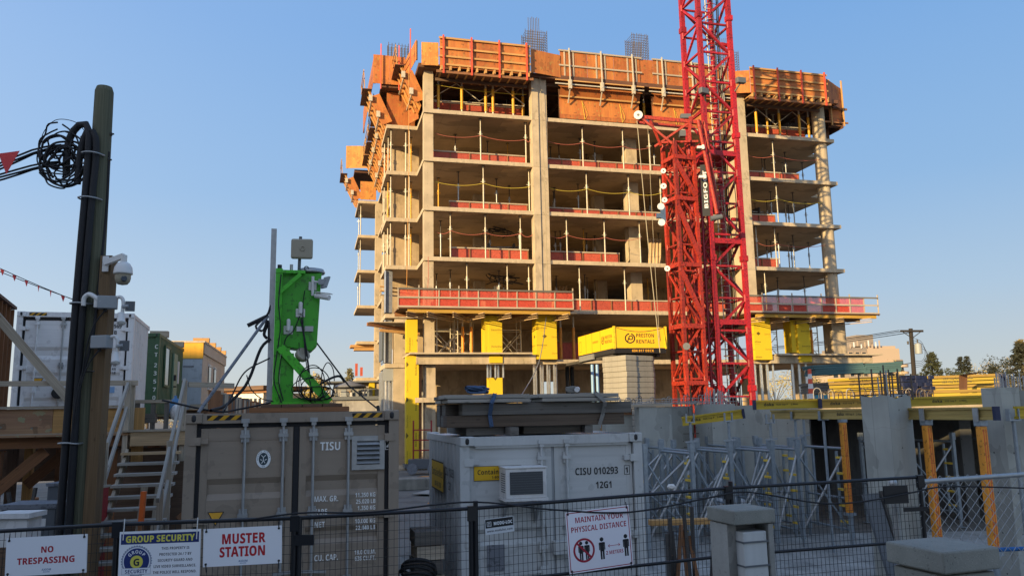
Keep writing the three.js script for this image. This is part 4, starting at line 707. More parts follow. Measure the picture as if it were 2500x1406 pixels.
// ---------- utility pole with cables and cameras ----------
{
  const Z = -12, t = thing('utility_pole', 'weathered cut off utility pole with black conduits and a brown timber strapped to it', 'pole', V(-6.4, 0, Z));
  const ax = (y) => -0.055 * y / 8.2;
  part(t, 'trunk', new Geo().rod(V(0, 0, 0), V(ax(8.22), 8.16, 0), 0.185, 18, 0.137).rod(V(ax(8.22), 8.16, 0), V(ax(8.22), 8.23, 0), 0.137, 18, 0.115), M.pole);
  part(t, 'strapped_timber', new Geo().bar(V(0.2, 0, 0.06), V(0.22, 5.46, 0.06), 0.2, 0.17, V(1, 0, 0)), M.poleBrown);
  const L = (pts) => pts.map(([x, y, z]) => V(x - 0.13 * Math.max(0, y) / 8.2 + (y > 3 ? 0 : 0.02), y, z));
  part(t, 'conduit', new Geo().tube(L([[-0.4, 6.75, 0.1], [-0.4, 7.05, 0.12], [-0.35, 7.36, 0.14], [-0.22, 7.54, 0.16], [-0.09, 7.55, 0.18], [-0.03, 7.4, 0.2], [-0.02, 7.15, 0.2], [-0.03, 6.6, 0.2], [-0.06, 5.6, 0.21], [-0.1, 4, 0.22], [-0.15, 2.4, 0.22], [-0.2, 0, 0.22]]), 0.055, 9, 70), M.rubber);
  part(t, 'conduit', new Geo().tube(L([[-0.2, 6.6, 0.14], [-0.18, 6.95, 0.16], [-0.12, 7.3, 0.18], [-0.02, 7.46, 0.2], [0.07, 7.35, 0.2], [0.1, 7.05, 0.2], [0.08, 6.4, 0.21], [0.05, 5.4, 0.22], [0.02, 4, 0.23], [-0.01, 2.4, 0.24], [-0.03, 0, 0.24]]), 0.05, 9, 70), M.rubber);
  part(t, 'side_cable', new Geo().tube(L([[0.2, 7.15, 0.02], [0.21, 6.3, 0.02], [0.19, 5.5, 0.06], [0.2, 4.2, 0.24], [0.02, 3.2, 0.27], [-0.02, 0, 0.27]]), 0.022, 6, 40), M.rubber);
  for (const [x0, x1, y] of [[-0.08, 0.15, 7.06], [-0.1, 0.14, 6.35], [-0.14, 0.1, 4.72], [-0.2, 0.06, 2.66]]) part(t, 'pipe_strap', new Geo().tube([[x0 - 0.02, y, 0.1], [x0, y, 0.28], [(x0 + x1) / 2, y + 0.005, 0.3], [x1, y - 0.01, 0.28], [x1 + 0.03, y, 0.1]].map(([a, b, c]) => V(a - 0.13 * b / 8.2, b, c)), 0.014, 5), M.galv);
  for (const [y, z] of [[7.45, 0], [7.02, 0.02]]) part(t, 'bolt', new Geo().rod(V(-0.15, y, z), V(0.14, y, z), 0.014, 6).rod(V(0.09, y, z), V(0.105, y, z), 0.035, 6), M.steelDark);
  part(t, 'bolt', new Geo().rod(V(0.05, 3.7, 0.2), V(0.2, 3.7, 0.26), 0.012, 6), M.steelDark);
  const P3 = (pts) => pts.map((p) => V(...p));
  // coil of cable
  const k = thing('cable_coil', 'tangled coil of black cable hanging on the left of the utility pole', 'cable', V(-7.0, 7.05, Z + 0.15));
  for (let i = 0; i < 15; i++) { const r = rr(0.16, 0.36), cx = rr(-0.1, 0.16), cy = rr(-0.24, 0.2), a = rr(0, 6.3), e = rr(0.7, 1.15); part(k, 'cable_loop', new Geo().tube(Array.from({ length: 13 }, (_, j) => { const q = a + j * rr(0.5, 0.53); return V(cx + r * e * Math.cos(q), cy + r * Math.sin(q), rr(-0.05, 0.08)); }), i % 4 ? 0.013 : 0.018, 6, 44), M.rubber); }
  part(k, 'thin_loop', new Geo().tube(P3([[-0.28, 0.15, 0], [-0.3, 0.35, 0], [-0.1, 0.58, 0.02], [0.2, 0.55, 0], [0.38, 0.38, 0]]), 0.006, 5, 30).tube(P3([[-0.33, 0.2, 0.02], [-0.34, -0.1, 0], [-0.2, -0.24, 0], [0.1, -0.3, 0]]), 0.011, 5, 30), M.rubber);
  part(k, 'dead_end', new Geo().rod(V(0.3, 0.3, 0), V(0.52, 0.35, 0), 0.02, 6).rod(V(0.38, -0.02, 0), V(0.54, 0, 0), 0.022, 6).rod(V(0.36, -0.12, 0), V(0.54, -0.1, 0), 0.018, 6), M.galv);
  const wire = (label, pts, r, n = 3) => { const g = new Geo(); for (let i = 0; i < n; i++) g.tube(pts.map((p, j) => p.clone().add(V(0, (i - (n - 1) / 2) * 0.028 + 0.012 * Math.sin(j * 2 + i * 2.2), 0.02 * i))), r, 5, 24); return solo('overhead_cable', g, M.rubber, label, 'cable'); };
  wire('upper bundle of black cables running left from the coil', [V(-7.0, 7.22, Z + 0.1), V(-7.35, 7.15, Z + 0.12), V(-7.8, 6.95, Z + 0.14), V(-8.6, 6.6, Z + 0.2), V(-12, 5.4, Z + 0.6)], 0.016);
  wire('lower bundle of black cables running left from the coil', [V(-7.0, 6.95, Z + 0.1), V(-7.3, 6.9, Z + 0.12), V(-7.8, 6.75, Z + 0.14), V(-8.4, 6.56, Z + 0.2), V(-12, 5.3, Z + 0.6)], 0.016);
  { const s = new THREE.Shape([[0, 0], [0.33, 0.02], [0.13, -0.34]].map(([a, b]) => new THREE.Vector2(a, b))); const g = new THREE.ExtrudeGeometry(s, { depth: 0.004, bevelEnabled: false }); g.rotateZ(0.06); g.translate(-7.93, 7.09, Z + 0.2); solo('pennant', g, M.pennant, 'large faded red triangular pennant hanging from the upper cable bundle', 'pennant'); }
  // dome camera
  const c = thing('dome_camera', 'white dome security camera on an arm at the top of the brown timber', 'camera', V(-6.13, 5.3, Z + 0.2));
  part(c, 'wall_plate', new Geo().round(0.09, 0.24, 0.03, -0.03, 0.02, 0, 0.01), M.whiteClean);
  part(c, 'arm', new Geo().bar(V(-0.03, 0.03, 0.02), V(0.27, 0.13, 0.05), 0.075, 0.075).rod(V(0.27, 0.14, 0.05), V(0.27, 0.02, 0.05), 0.045, 12), M.whiteClean);
  part(c, 'housing', new Geo().lathe([[0, 0.0], [0.05, -0.005], [0.09, -0.03], [0.125, -0.09], [0.135, -0.17], [0.137, -0.19], [0.12, -0.195], [0, -0.195]], 0.27, 0.04, 0.05, 24), M.whiteClean);
  const d = part(c, 'dome', new Geo().lathe([[0.112, 0], [0.112, -0.06], [0.1, -0.11], [0.07, -0.15], [0, -0.165]], 0.27, -0.155, 0.05, 24), M.antenna); part(d, 'lens', new Geo().add(new THREE.CylinderGeometry(0.042, 0.042, 0.04, 16), 0.33, -0.235, 0.13, 0, 1.3, -0.5), M.glassDark);
  for (const [y, x, label, s] of [[4.72, -6.12, 'upper grey junction box with white conduit elbows and a hanging camera on the pole', 1], [4.13, -6.17, 'lower grey junction box with a hanging camera on the pole', 0]]) {
    const b = thing('junction_box', label, 'junction box', V(x, y, Z + 0.2));
    part(b, 'box', new Geo().round(0.27, 0.19, 0.16, 0.06, 0, 0.06, 0.012, s ? 0.4 : -0.2), M.grey);
    if (s) part(b, 'conduit_elbow', new Geo().tube([V(0.0, 0, 0.14), V(-0.1, 0.08, 0.14), V(-0.2, 0.12, 0.12), V(-0.26, 0.07, 0.12), V(-0.265, -0.05, 0.12)], 0.034, 10, 24), M.whiteClean);
    if (s) part(b, 'cover_plate', new Geo().round(0.13, 0.15, 0.02, -0.03, -0.01, 0.15, 0.008, 0.1), M.whiteClean);
    part(b, 'conduit_elbow', new Geo().tube([V(0.18, 0.07, 0.06), V(0.25, 0.08, 0.06), V(0.29, 0.03, 0.06), V(0.29, -0.16, 0.06)], 0.026, 10, 20), M.whiteClean);
    part(b, 'side_plate', new Geo().box(0.13, 0.15, 0.03, 0.39, -0.06, 0.04, 0.3), M.greyDark); part(b, 'fitting', new Geo().rod(V(0.29, -0.07, 0.07), V(0.38, -0.06, 0.06), 0.03, 8), M.grey);
    part(b, 'hanging_camera', new Geo().rod(V(0.27, -0.17, 0.06), V(0.31, -0.32, 0.12), 0.05, 14, 0.062).rod(V(0.31, -0.32, 0.12), V(0.315, -0.34, 0.13), 0.062, 14, 0.03), M.whiteClean);
    part(b, 'lead', new Geo().tube([V(0.05, -0.1, 0.08), V(0.02, -0.16, 0.1), V(-0.08, -0.3, 0.1), V(-0.18, -0.6, 0.1), V(-0.25, -1.2, 0.08)], 0.011, 5, 24), M.rubber);
    part(b, 'gland', new Geo().rod(V(0.04, -0.14, 0.08), V(0.04, -0.09, 0.08), 0.025, 8), M.rubber);
  }
}
// small pennants on lines at the far left
for (const [l, x0, y0, x1, y1, z, flags] of [['line of small red pennants sloping down at the left edge', -16.4, 8.0, -13.0, 6.45, -24, 13], ['plain wire sloping down beside the pennant line', -16.6, 7.75, -11.5, 5.95, -24.2, 0]]) {
  const t = thing('pennant_line', l, 'pennants', V(x0, y0, z)), n = 14, p = sag(V(-2, 1.0, 0), V(x1 - x0, y1 - y0, 0), 0.12, n + 1);
  part(t, 'string', new Geo().tube(p, 0.012, 4, 30), M.rubber);
  for (let i = 0; i < flags; i++) { const a = p[i + 1], s = new THREE.Shape([[-0.06, 0], [0.06, -0.01], [0.015, -0.2]].map(([q, b]) => new THREE.Vector2(q, b))); const g = new THREE.ExtrudeGeometry(s, { depth: 0.004, bevelEnabled: false }); g.rotateY(rr(-1, 1)); g.translate(a.x, a.y, a.z); part(t, 'pennant', g, M.pennant); }
}
// ---------- site office containers on the timber deck ----------
// wall of trapezoid corrugation along local -z, on the plane x, from y0 to y1
const corrugated = (x, y0, y1, len, out, pitch = 0.28, depth = 0.036) => { const pr = [], n = Math.round(len / pitch), p = len / n; for (let i = 0; i < n; i++) { const a = i * p; pr.push([a, 0], [a + p * 0.25, 0], [a + p * 0.38, 1], [a + p * 0.75, 1], [a + p * 0.88, 0]); } pr.push([len, 0]); return fold(pr.map(([a, b]) => [a, b * depth]), y1 - y0, (a, b, t) => [x - out * b, y0 + t, -a]); };
function container(name, label, pos, W, H, L, mf, ms, turn = YAW) {
  const t = thing(name, label, 'container', pos, turn);
  for (const x of [0.089, W - 0.089]) for (const y of [0.059, H - 0.059]) for (const z of [-0.06, -L + 0.081]) { const c = part(t, 'corner_casting', new Geo().round(0.178, 0.118, 0.162, x, y, z, 0.012), mf); if (z > -0.1) part(c, 'casting_hole', new Geo().add(new THREE.CapsuleGeometry(0.028, 0.03, 4, 10), x, y, z + 0.07), M.black); }
  for (const x of [0.06, W - 0.06]) part(t, 'corner_post', new Geo().lh(x - 0.06, 0.118, -0.13, x + 0.06, H - 0.118, 0), mf);
  part(t, 'front_header', new Geo().lh(0.18, H - 0.12, -0.1, W - 0.18, H - 0.006, -0.004), mf); part(t, 'front_sill', new Geo().lh(0.18, 0, -0.1, W - 0.18, 0.12, -0.004), mf);
  part(t, 'top_rail', new Geo().lh(W - 0.07, H - 0.1, -L + 0.15, W - 0.006, H - 0.012, -0.14), ms); part(t, 'top_rail', new Geo().lh(0.006, H - 0.1, -L + 0.15, 0.07, H - 0.012, -0.14), ms);
  part(t, 'side_wall', corrugated(W - 0.012, 0.1, H - 0.1, L - 0.2, 1), ms); part(t, 'side_wall', corrugated(0.012, 0.1, H - 0.1, L - 0.2, -1), ms);
  part(t, 'back_wall', new Geo().lh(0.06, 0.05, -L, W - 0.06, H - 0.05, -L + 0.04), ms); part(t, 'roof', new Geo().lh(0.05, H - 0.05, -L + 0.1, W - 0.05, H - 0.025, -0.1), ms); part(t, 'floor', new Geo().lh(0.05, 0.03, -L + 0.1, W - 0.05, 0.09, -0.12), ms);
  return t;
}
// door leaf with pressed bands; bands: [y of the bottom, height]
function doorLeaf(t, x0, x1, y0, y1, m, bands) {
  const pr = [[0, y0]]; for (const [y, h] of bands) pr.push([0, y], [-0.035, y + h * 0.28], [-0.035, y + h * 0.72], [0, y + h]); pr.push([0, y1]);
  const inset = 0.08, d = part(t, 'door', fold(pr, x1 - x0 - 2 * inset, (z, y, s) => [x0 + inset + s, y, -0.055 + z]), m);
  part(d, 'door_edge', new Geo().lh(x0, y0, -0.09, x0 + inset - 0.001, y1, -0.052), m); part(d, 'door_edge', new Geo().lh(x1 - inset + 0.001, y0, -0.09, x1, y1, -0.052), m);
  for (const [y, h] of bands) for (const x of [x0 + inset, x1 - inset]) part(d, 'band_end', new Geo().lh(x - 0.002, y, -0.09, x + 0.002, y + h, -0.056), m);
  return d;
}
function lockRod(t, x, y0, y1, m, guides) {
  const r = part(t, 'lock_rod', new Geo().rod(V(x, y0, -0.012), V(x, y1, -0.012), 0.017, 10), m);
  for (const y of guides) part(r, 'rod_guide', new Geo().lh(x - 0.045, y - 0.07, -0.05, x + 0.045, y + 0.07, -0.018).lh(x - 0.055, y - 0.02, -0.05, x + 0.055, y + 0.02, 0.006), m);
  part(r, 'cam_keeper', new Geo().lh(x - 0.045, y1 - 0.02, -0.03, x + 0.045, y1 + 0.03, 0.02).lh(x - 0.025, y1 - 0.06, -0.03, x + 0.03, y1 - 0.02, 0.012), m);
}
const hinges = (t, xs, ys, m) => { for (const [x, s] of xs) for (const y of ys) part(t, 'hinge', new Geo().lh(x, y - 0.045, -0.06, x + s * 0.12, y + 0.045, 0.012).lh(x + s * 0.12, y - 0.03, -0.058, x + s * 0.2, y + 0.03, -0.01), m); };
{
  const W = 2.44, H = 2.59, t = container('site_container', 'white shipping container office on the timber deck behind the utility pole', V(-11.32, 2.88, -17.95), W, H, 3.0, M.contWhite, M.contSideBounce, 0.314);
  part(t, 'gasket', new Geo().lh(0.12, 0.12, -0.1, 0.165, 2.43, -0.048).lh(2.275, 0.12, -0.1, 2.32, 2.43, -0.048).lh(0.166, 2.4, -0.1, 2.274, 2.44, -0.048).lh(1.205, 0.12, -0.1, 1.245, 2.39, -0.048), M.rubber);
  const bands = [[0.35, 0.28], [0.92, 0.28], [1.5, 0.28]];
  doorLeaf(t, 0.17, 1.2, 0.14, 2.39, M.contWhite, bands); doorLeaf(t, 1.25, 2.27, 0.14, 2.39, M.contWhite, bands);
  for (const x of [0.95, 1.5]) lockRod(t, x, 0.15, 2.44, M.galv, [2.3, 1.35, 0.75]);
  lockRod(t, 0.42, 0.15, 2.44, M.contWhite, [2.3, 0.75]);
  hinges(t, [[0.06, 1], [2.38, -1]], [0.4, 1.3, 2.2], M.contWhite);
  part(t, 'hazard_stripe', new Geo().add(sheet(0.36, 0.07), 0.42, 2.53, 0.0), hazard(0.36, 0.07, 3)); 
  part(t, 'lettering', new Geo().add(sheet(0.95, 1.5), 1.78, 1.66, -0.046), letters(512, 808, (x, W2) => { text(x, 'CXRU 107569', 470, 70, 66, '#15181c', { sx: 0.85, align: 'right' }); text(x, '25GB', 420, 150, 66, '#15181c', { sx: 0.9, align: 'right' }); const rows = ['11.350 KG', '25.020 LB', '1.350 KG', '2.980 LB', '10.000 KG', '22.040 LB']; rows.forEach((r, i) => text(x, r, 430, 420 + i * 48, 42, '#1d2126', { sx: 0.8, align: 'right' })); }));
  part(t, 'warning_sticker', new Geo().add(new THREE.CircleGeometry(0.14, 3), 0.5, 1.0, -0.048, 0, 0, -Math.PI / 2), M.black); part(t, 'warning_sticker', new Geo().add(new THREE.CircleGeometry(0.12, 3), 0.5, 1.0, -0.045, 0, 0, -Math.PI / 2), M.trailerYellow);
  part(t, 'vent_plate', new Geo().lh(0.3, 0.14, -0.05, 0.6, 0.32, -0.04), M.grey); part(t, 'knob', new Geo().add(new THREE.CylinderGeometry(0.12, 0.12, 0.08, 18), 0.93, 0.72, 0, 0, Math.PI / 2).add(new THREE.CylinderGeometry(0.1, 0.1, 0.08, 18), 1.1, 0.7, 0.03, 0, Math.PI / 2), M.black);
  part(t, 'blue_sticker', new Geo().lh(1.75, 0.72, -0.05, 2.1, 0.86, -0.046), M.pvcBlue);
}
{
  const W = 2.44, H = 2.6, t = container('site_container', 'dark green shipping container office with a door and a window behind the white one', V(-13.38, 3.02, -24.0), W, H, 6.06, M.green, M.green, 0.274);
  part(t, 'front_panel', new Geo().lh(0.12, 0.12, -0.08, W - 0.12, H - 0.12, -0.05), M.green);
  part(t, 'lettering', new Geo().add(sheet(0.16, 2.0), W - 0.08, 1.35, 0.004), letters(64, 800, (x) => 'CT23570'.split('').forEach((c, i) => text(x, c, 32, 70 + i * 100 + (i > 1 ? 30 : 0), 70, '#c9cdc4'))));
  const win = part(t, 'window', new Geo().lh(W + 0.002, 1.05, -2.1, W + 0.03, 2.25, -1.15), M.glassDark); part(win, 'window_frame', new Geo().lh(W, 0.98, -2.18, W + 0.05, 1.05, -1.07).lh(W, 2.25, -2.18, W + 0.05, 2.32, -1.07).lh(W, 1.05, -2.18, W + 0.05, 2.25, -2.1).lh(W, 1.05, -1.15, W + 0.05, 2.25, -1.07), M.green);
  const dr = part(t, 'door', new Geo().lh(W + 0.002, 0.15, -4.0, W + 0.05, 2.2, -3.1), M.greenPale); part(dr, 'handle', new Geo().box(0.08, 0.04, 0.2, W + 0.09, 1.05, -3.25).box(0.08, 0.2, 0.14, W + 0.08, 1.35, -3.2), M.black);
  part(t, 'notice', new Geo().lh(W + 0.002, 1.2, -4.6, W + 0.04, 2.0, -4.3), M.white); 
  part(t, 'roof_block', new Geo().lh(W - 0.5, H, -1.6, W + 0.05, H + 0.2, -1.3, true), M.lumberPale); part(t, 'roof_block', new Geo().lh(W - 0.5, H, -5.6, W + 0.05, H + 0.2, -5.3, true), M.lumberPale);
}
{
  const W = 2.6, t = thing('office_trailer', 'grey office trailer with a yellow top panel and timber blocks along its roof edge', 'trailer', V(-14.85, 3.2, -30.8), 0.25);
  part(t, 'front_wall', new Geo().lh(0, 0.1, -0.08, W, 2.1, 0), M.trailer); part(t, 'top_panel', new Geo().lh(-0.02, 2.105, -0.1, W + 0.02, 2.72, 0.03), M.trailerYellow);
  part(t, 'side_wall', corrugated(W, 0.1, 2.5, 8.6, -1, 0.5, 0.015), M.trailerSide); part(t, 'roof', new Geo().lh(-0.05, 2.73, -8.7, W + 0.08, 2.8, 0.04), M.trailerSide); part(t, 'back_wall', new Geo().lh(0, 0.1, -8.7, W - 0.03, 2.7, -8.6), M.trailerSide);
  part(t, 'eave_strip', new Geo().lh(W + 0.02, 2.3, -8.6, W + 0.06, 2.72, -0.12), M.trailerSide);
  for (const z of [-1.9, -3.8]) { const w = part(t, 'window', new Geo().lh(W + 0.01, 1.0, z - 0.7, W + 0.05, 1.9, z), M.glassDark); part(w, 'window_frame', new Geo().lh(W, 0.93, z - 0.77, W + 0.08, 1.0, z + 0.07).lh(W, 1.9, z - 0.77, W + 0.08, 1.97, z + 0.07), M.white); }
  for (const z of [-0.9, -3.2, -5.4, -7.6]) part(t, 'roof_block', new Geo().lh(W - 0.5, 2.805, z - 0.25, W + 0.12, 3.0, z, true), M.lumberOrange);
  part(t, 'unit_plate', new Geo().lh(W - 0.7, 1.75, 0.001, W - 0.3, 1.82, 0.01), M.slate); part(t, 'vent_cap', new Geo().add(new THREE.CylinderGeometry(0.1, 0.1, 0.05, 14), W - 0.8, 1.2, 0.02, 0, Math.PI / 2), M.black); part(t, 'skirt', new Geo().lh(0.1, -0.25, -8, W - 0.1, 0.098, -0.1), M.lumberDark);
  for (let k = 0; k < 4; k++) part(t, 'plank', new Geo().lh(W - 0.4 + 0.02 * k, 0.1, 0.1 + 0.05 * k, W + 0.5, 0.16 + 0.05 * k, 0.15 + 0.05 * k, true), M.lumberPale);
}
// ---------- timber deck, its rails, and the stairs ----------
{
  const D = V(-7.2, 0, -15.0), t = thing('timber_deck', 'raised timber walkway deck with a plywood parapet carrying the white container', 'deck', D, 0.28);
  for (let i = 0; i < 4; i++) part(t, 'parapet_sheet', new Geo().lh(-5 + i * 1.24, 2.76, -0.03, -5 + (i + 1) * 1.24 - 0.006 + (i === 3 ? 0.05 : 0), 3.2, 0, true), i === 3 ? M.lumberOrange : M.plyDeck);
  part(t, 'cap_rail', new Geo().lh(-5.2, 3.203, -0.08, 0, 3.25, 0.06, true), M.lumberPale); part(t, 'foot_rail', new Geo().lh(-5.2, 2.71, -0.04, 0, 2.757, 0.04, true), M.lumberPale);
  part(t, 'edge_beam', new Geo().lh(-5.3, 2.5, -0.08, 0.05, 2.705, 0.0, true), M.lumberBrown);
  for (let i = 0; i < 10; i++) part(t, 'deck_board', new Geo().lh(-5.3, 2.7, -0.2 - i * 0.6, 1.2, 2.74, 0.38 - 0.2 - i * 0.6 + 0.0, true), M.plyDeck);
  for (let i = 0; i < 6; i++) part(t, 'joist', new Geo().lh(-5.2 + i, 2.46, -6, -5.12 + i, 2.69, -0.1, true), M.lumberDark);
  for (const x of [-4.1, -2.2, -0.25]) for (const z of [-0.25, -2.2, -4.6]) { part(t, 'post', new Geo().lh(x - 0.08, 0, z - 0.08, x + 0.08, 2.45, z + 0.08, true), z === -2.2 ? M.lumberOrange : M.lumberBrown); part(t, 'knee_brace', new Geo().bar(V(x, 1.7, z + 0.09), V(x + 0.8, 2.45, z + 0.09), 0.05, 0.2), M.lumberBrown); if (z === -0.25) part(t, 'knee_brace', new Geo().bar(V(x, 1.7, z - 0.1), V(x - 0.8, 2.45, z - 0.1), 0.05, 0.2), M.lumberBrown); }
  part(t, 'shade_board', new Geo().lh(-6, 1.5, -6.3, 2, 2.68, -6.25, true), M.lumberDark); for (const [x, z, m] of [[-3.2, -1.2, M.lumberBrown], [-1.3, -3.4, M.lumberDark], [-2.9, -3.6, M.lumberDark], [-4.4, -3.2, M.lumberBrown]]) part(t, 'post', new Geo().lh(x - 0.09, 0, z - 0.09, x + 0.09, 2.45, z + 0.09, true), m);  // dark board added under the deck to stand in for deep shade
  part(t, 'handrail', new Geo().bar(V(-5.2, 3.66, 0.05), V(0.12, 3.66, 0.05), 0.04, 0.095), M.lumberPale);
  part(t, 'rail_post', new Geo().lh(-0.02, 2.5, -0.06, 0.07, 3.7, 0.03, true), M.lumberPale);
  part(t, 'diagonal_brace', new Geo().bar(V(-2.3, 4.9, 0.12), V(-0.95, 3.28, 0.1), 0.05, 0.15), M.lumberPale);
  part(t, 'end_sheet', new Geo().lh(0.05, 2.2, -0.1, 0.25, 3.2, -0.06, true), M.lumberOrange);
}
{
  const t = thing('timber_wall', 'brown stud and plywood wall at the left edge beside the white container', 'wall', V(-11.25, 2.7, -17.5), -1.15), L = 4.2;
  for (let i = 0; i < 4; i++) part(t, 'plywood_sheet', new Geo().lh(i * 1.05, 0, -0.03, i * 1.05 + 1.04, 2.75, 0, true), M.lumberBrown);
  for (let i = 0; i < 9; i++) part(t, 'stud', new Geo().lh(i * 0.5, 0, -0.13, i * 0.5 + 0.05, 2.74, -0.034, true), M.lumberBrown);
  part(t, 'top_plate', new Geo().lh(-0.1, 2.76, -0.16, L, 2.82, 0.05, true), M.lumberDark);
}
{
  const t = thing('timber_stairs', 'open timber stairs with sloping handrails leading up to the deck', 'stairs', V(-7.14, 0, -14.85), 0.28), W = 0.9;
  for (let k = 0; k < 10; k++) part(t, 'tread', new Geo().lh(-0.04, 2.35 - k * 0.17, 0.1 + k * 0.25, W + 0.05, 2.395 - k * 0.17, 0.38 + k * 0.25, true), k < 1 ? M.lumber : M.lumberWhite);
  for (const x of [0.02, W - 0.06]) part(t, 'stringer', new Geo().bar(V(x, 2.35, 0.05), V(x, 0.5, 2.8), 0.05, 0.24), M.lumberPale);
  part(t, 'landing_fascia', new Geo().lh(0.05, 2.5, 0.0, W + 0.15, 2.75, 0.05, true), M.lumber); part(t, 'landing_board', new Geo().lh(-0.1, 2.755, -1.2, W + 0.25, 2.79, 0.08, true), M.lumberPale);
  for (const [x, s] of [[-0.05, 0], [W + 0.03, 1]]) {
    for (const [h, e] of [[1.0, 0], [0.55, 0.1]]) part(t, 'handrail', new Geo().bar(V(x, 2.7 + h - (s ? 0.0 : 0.05), -0.05), V(x, 0.75 + h - e * 3, 2.7 + e * 2), 0.045, 0.09), M.lumberWhite);
    part(t, 'rail_post', new Geo().lh(x - 0.045, 2.2, -0.1, x + 0.045, 3.7, -0.005, true), M.lumberPale); part(t, 'rail_post', new Geo().lh(x - 0.045, 0.8, 1.6, x + 0.045, 2.62, 1.68, true), M.lumberPale); part(t, 'rail_post', new Geo().lh(x - 0.045, 0.2, 2.4, x + 0.045, 1.9, 2.48, true), M.lumberPale);
  }
  part(t, 'back_sheet', new Geo().lh(-0.2, 0.2, -0.3, W + 0.4, 2.45, -0.26), M.lumberDark); for (const x of [0.25, 0.5]) part(t, 'leaning_board', new Geo().bar(V(x, 0.2, 0.2), V(x + 0.05, 1.75, -0.2), 0.12, 0.03), M.lumberPale);
  part(t, 'side_rail', new Geo().bar(V(W + 0.1, 3.62, -0.05), V(W + 0.9, 3.6, -0.4), 0.04, 0.1), M.lumberPale); part(t, 'brace', new Geo().bar(V(W + 0.1, 1.2, 0.6), V(W + 0.75, 1.75, 0.2), 0.04, 0.14), M.lumberBrown);
  const b = thing('work_bench', 'small rough timber bench at the top of the stairs', 'bench', V(-7.12, 2.79, -15.5), 0.28); part(b, 'top', new Geo().lh(-0.22, 0.5, -0.2, 0.42, 0.56, 0.2, true), M.lumberPale); for (const x of [-0.18, 0.1, 0.34]) part(b, 'leg', new Geo().lh(x, 0, 0.1, x + 0.08, 0.497, 0.18, true), M.lumberGrey); part(b, 'shelf', new Geo().lh(-0.3, 0.12, 0.0, 0.2, 0.3, 0.19, true), M.lumberGrey);
  const w = thing('water_jug', 'blue clear water jug standing behind the bench', 'water jug', V(-6.95, 3.08, -16.4)); part(w, 'bottle', new Geo().lathe([[0, 0], [0.11, 0.01], [0.115, 0.22], [0.09, 0.28], [0.03, 0.32], [0.03, 0.37], [0, 0.37]], 0, 0.0, 0), M.water);
  const g = new THREE.IcosahedronGeometry(0.12, 3), p = g.attributes.position; for (let i = 0; i < p.count; i++) { const v = V(p.getX(i), p.getY(i), p.getZ(i)), k = 0.8 + 0.5 * noise((v.x + 1) / 2, (v.y + v.z * 0.7 + 1) / 2.2, 7, 7, 3); p.setXYZ(i, v.x * k, v.y * k * 1.25, v.z * k); } g.computeVertexNormals(); g.translate(-6.55, 3.1, -15.6); solo('bin_bag', g, M.white, 'crumpled white plastic bag at the head of the stairs', 'bag');
}
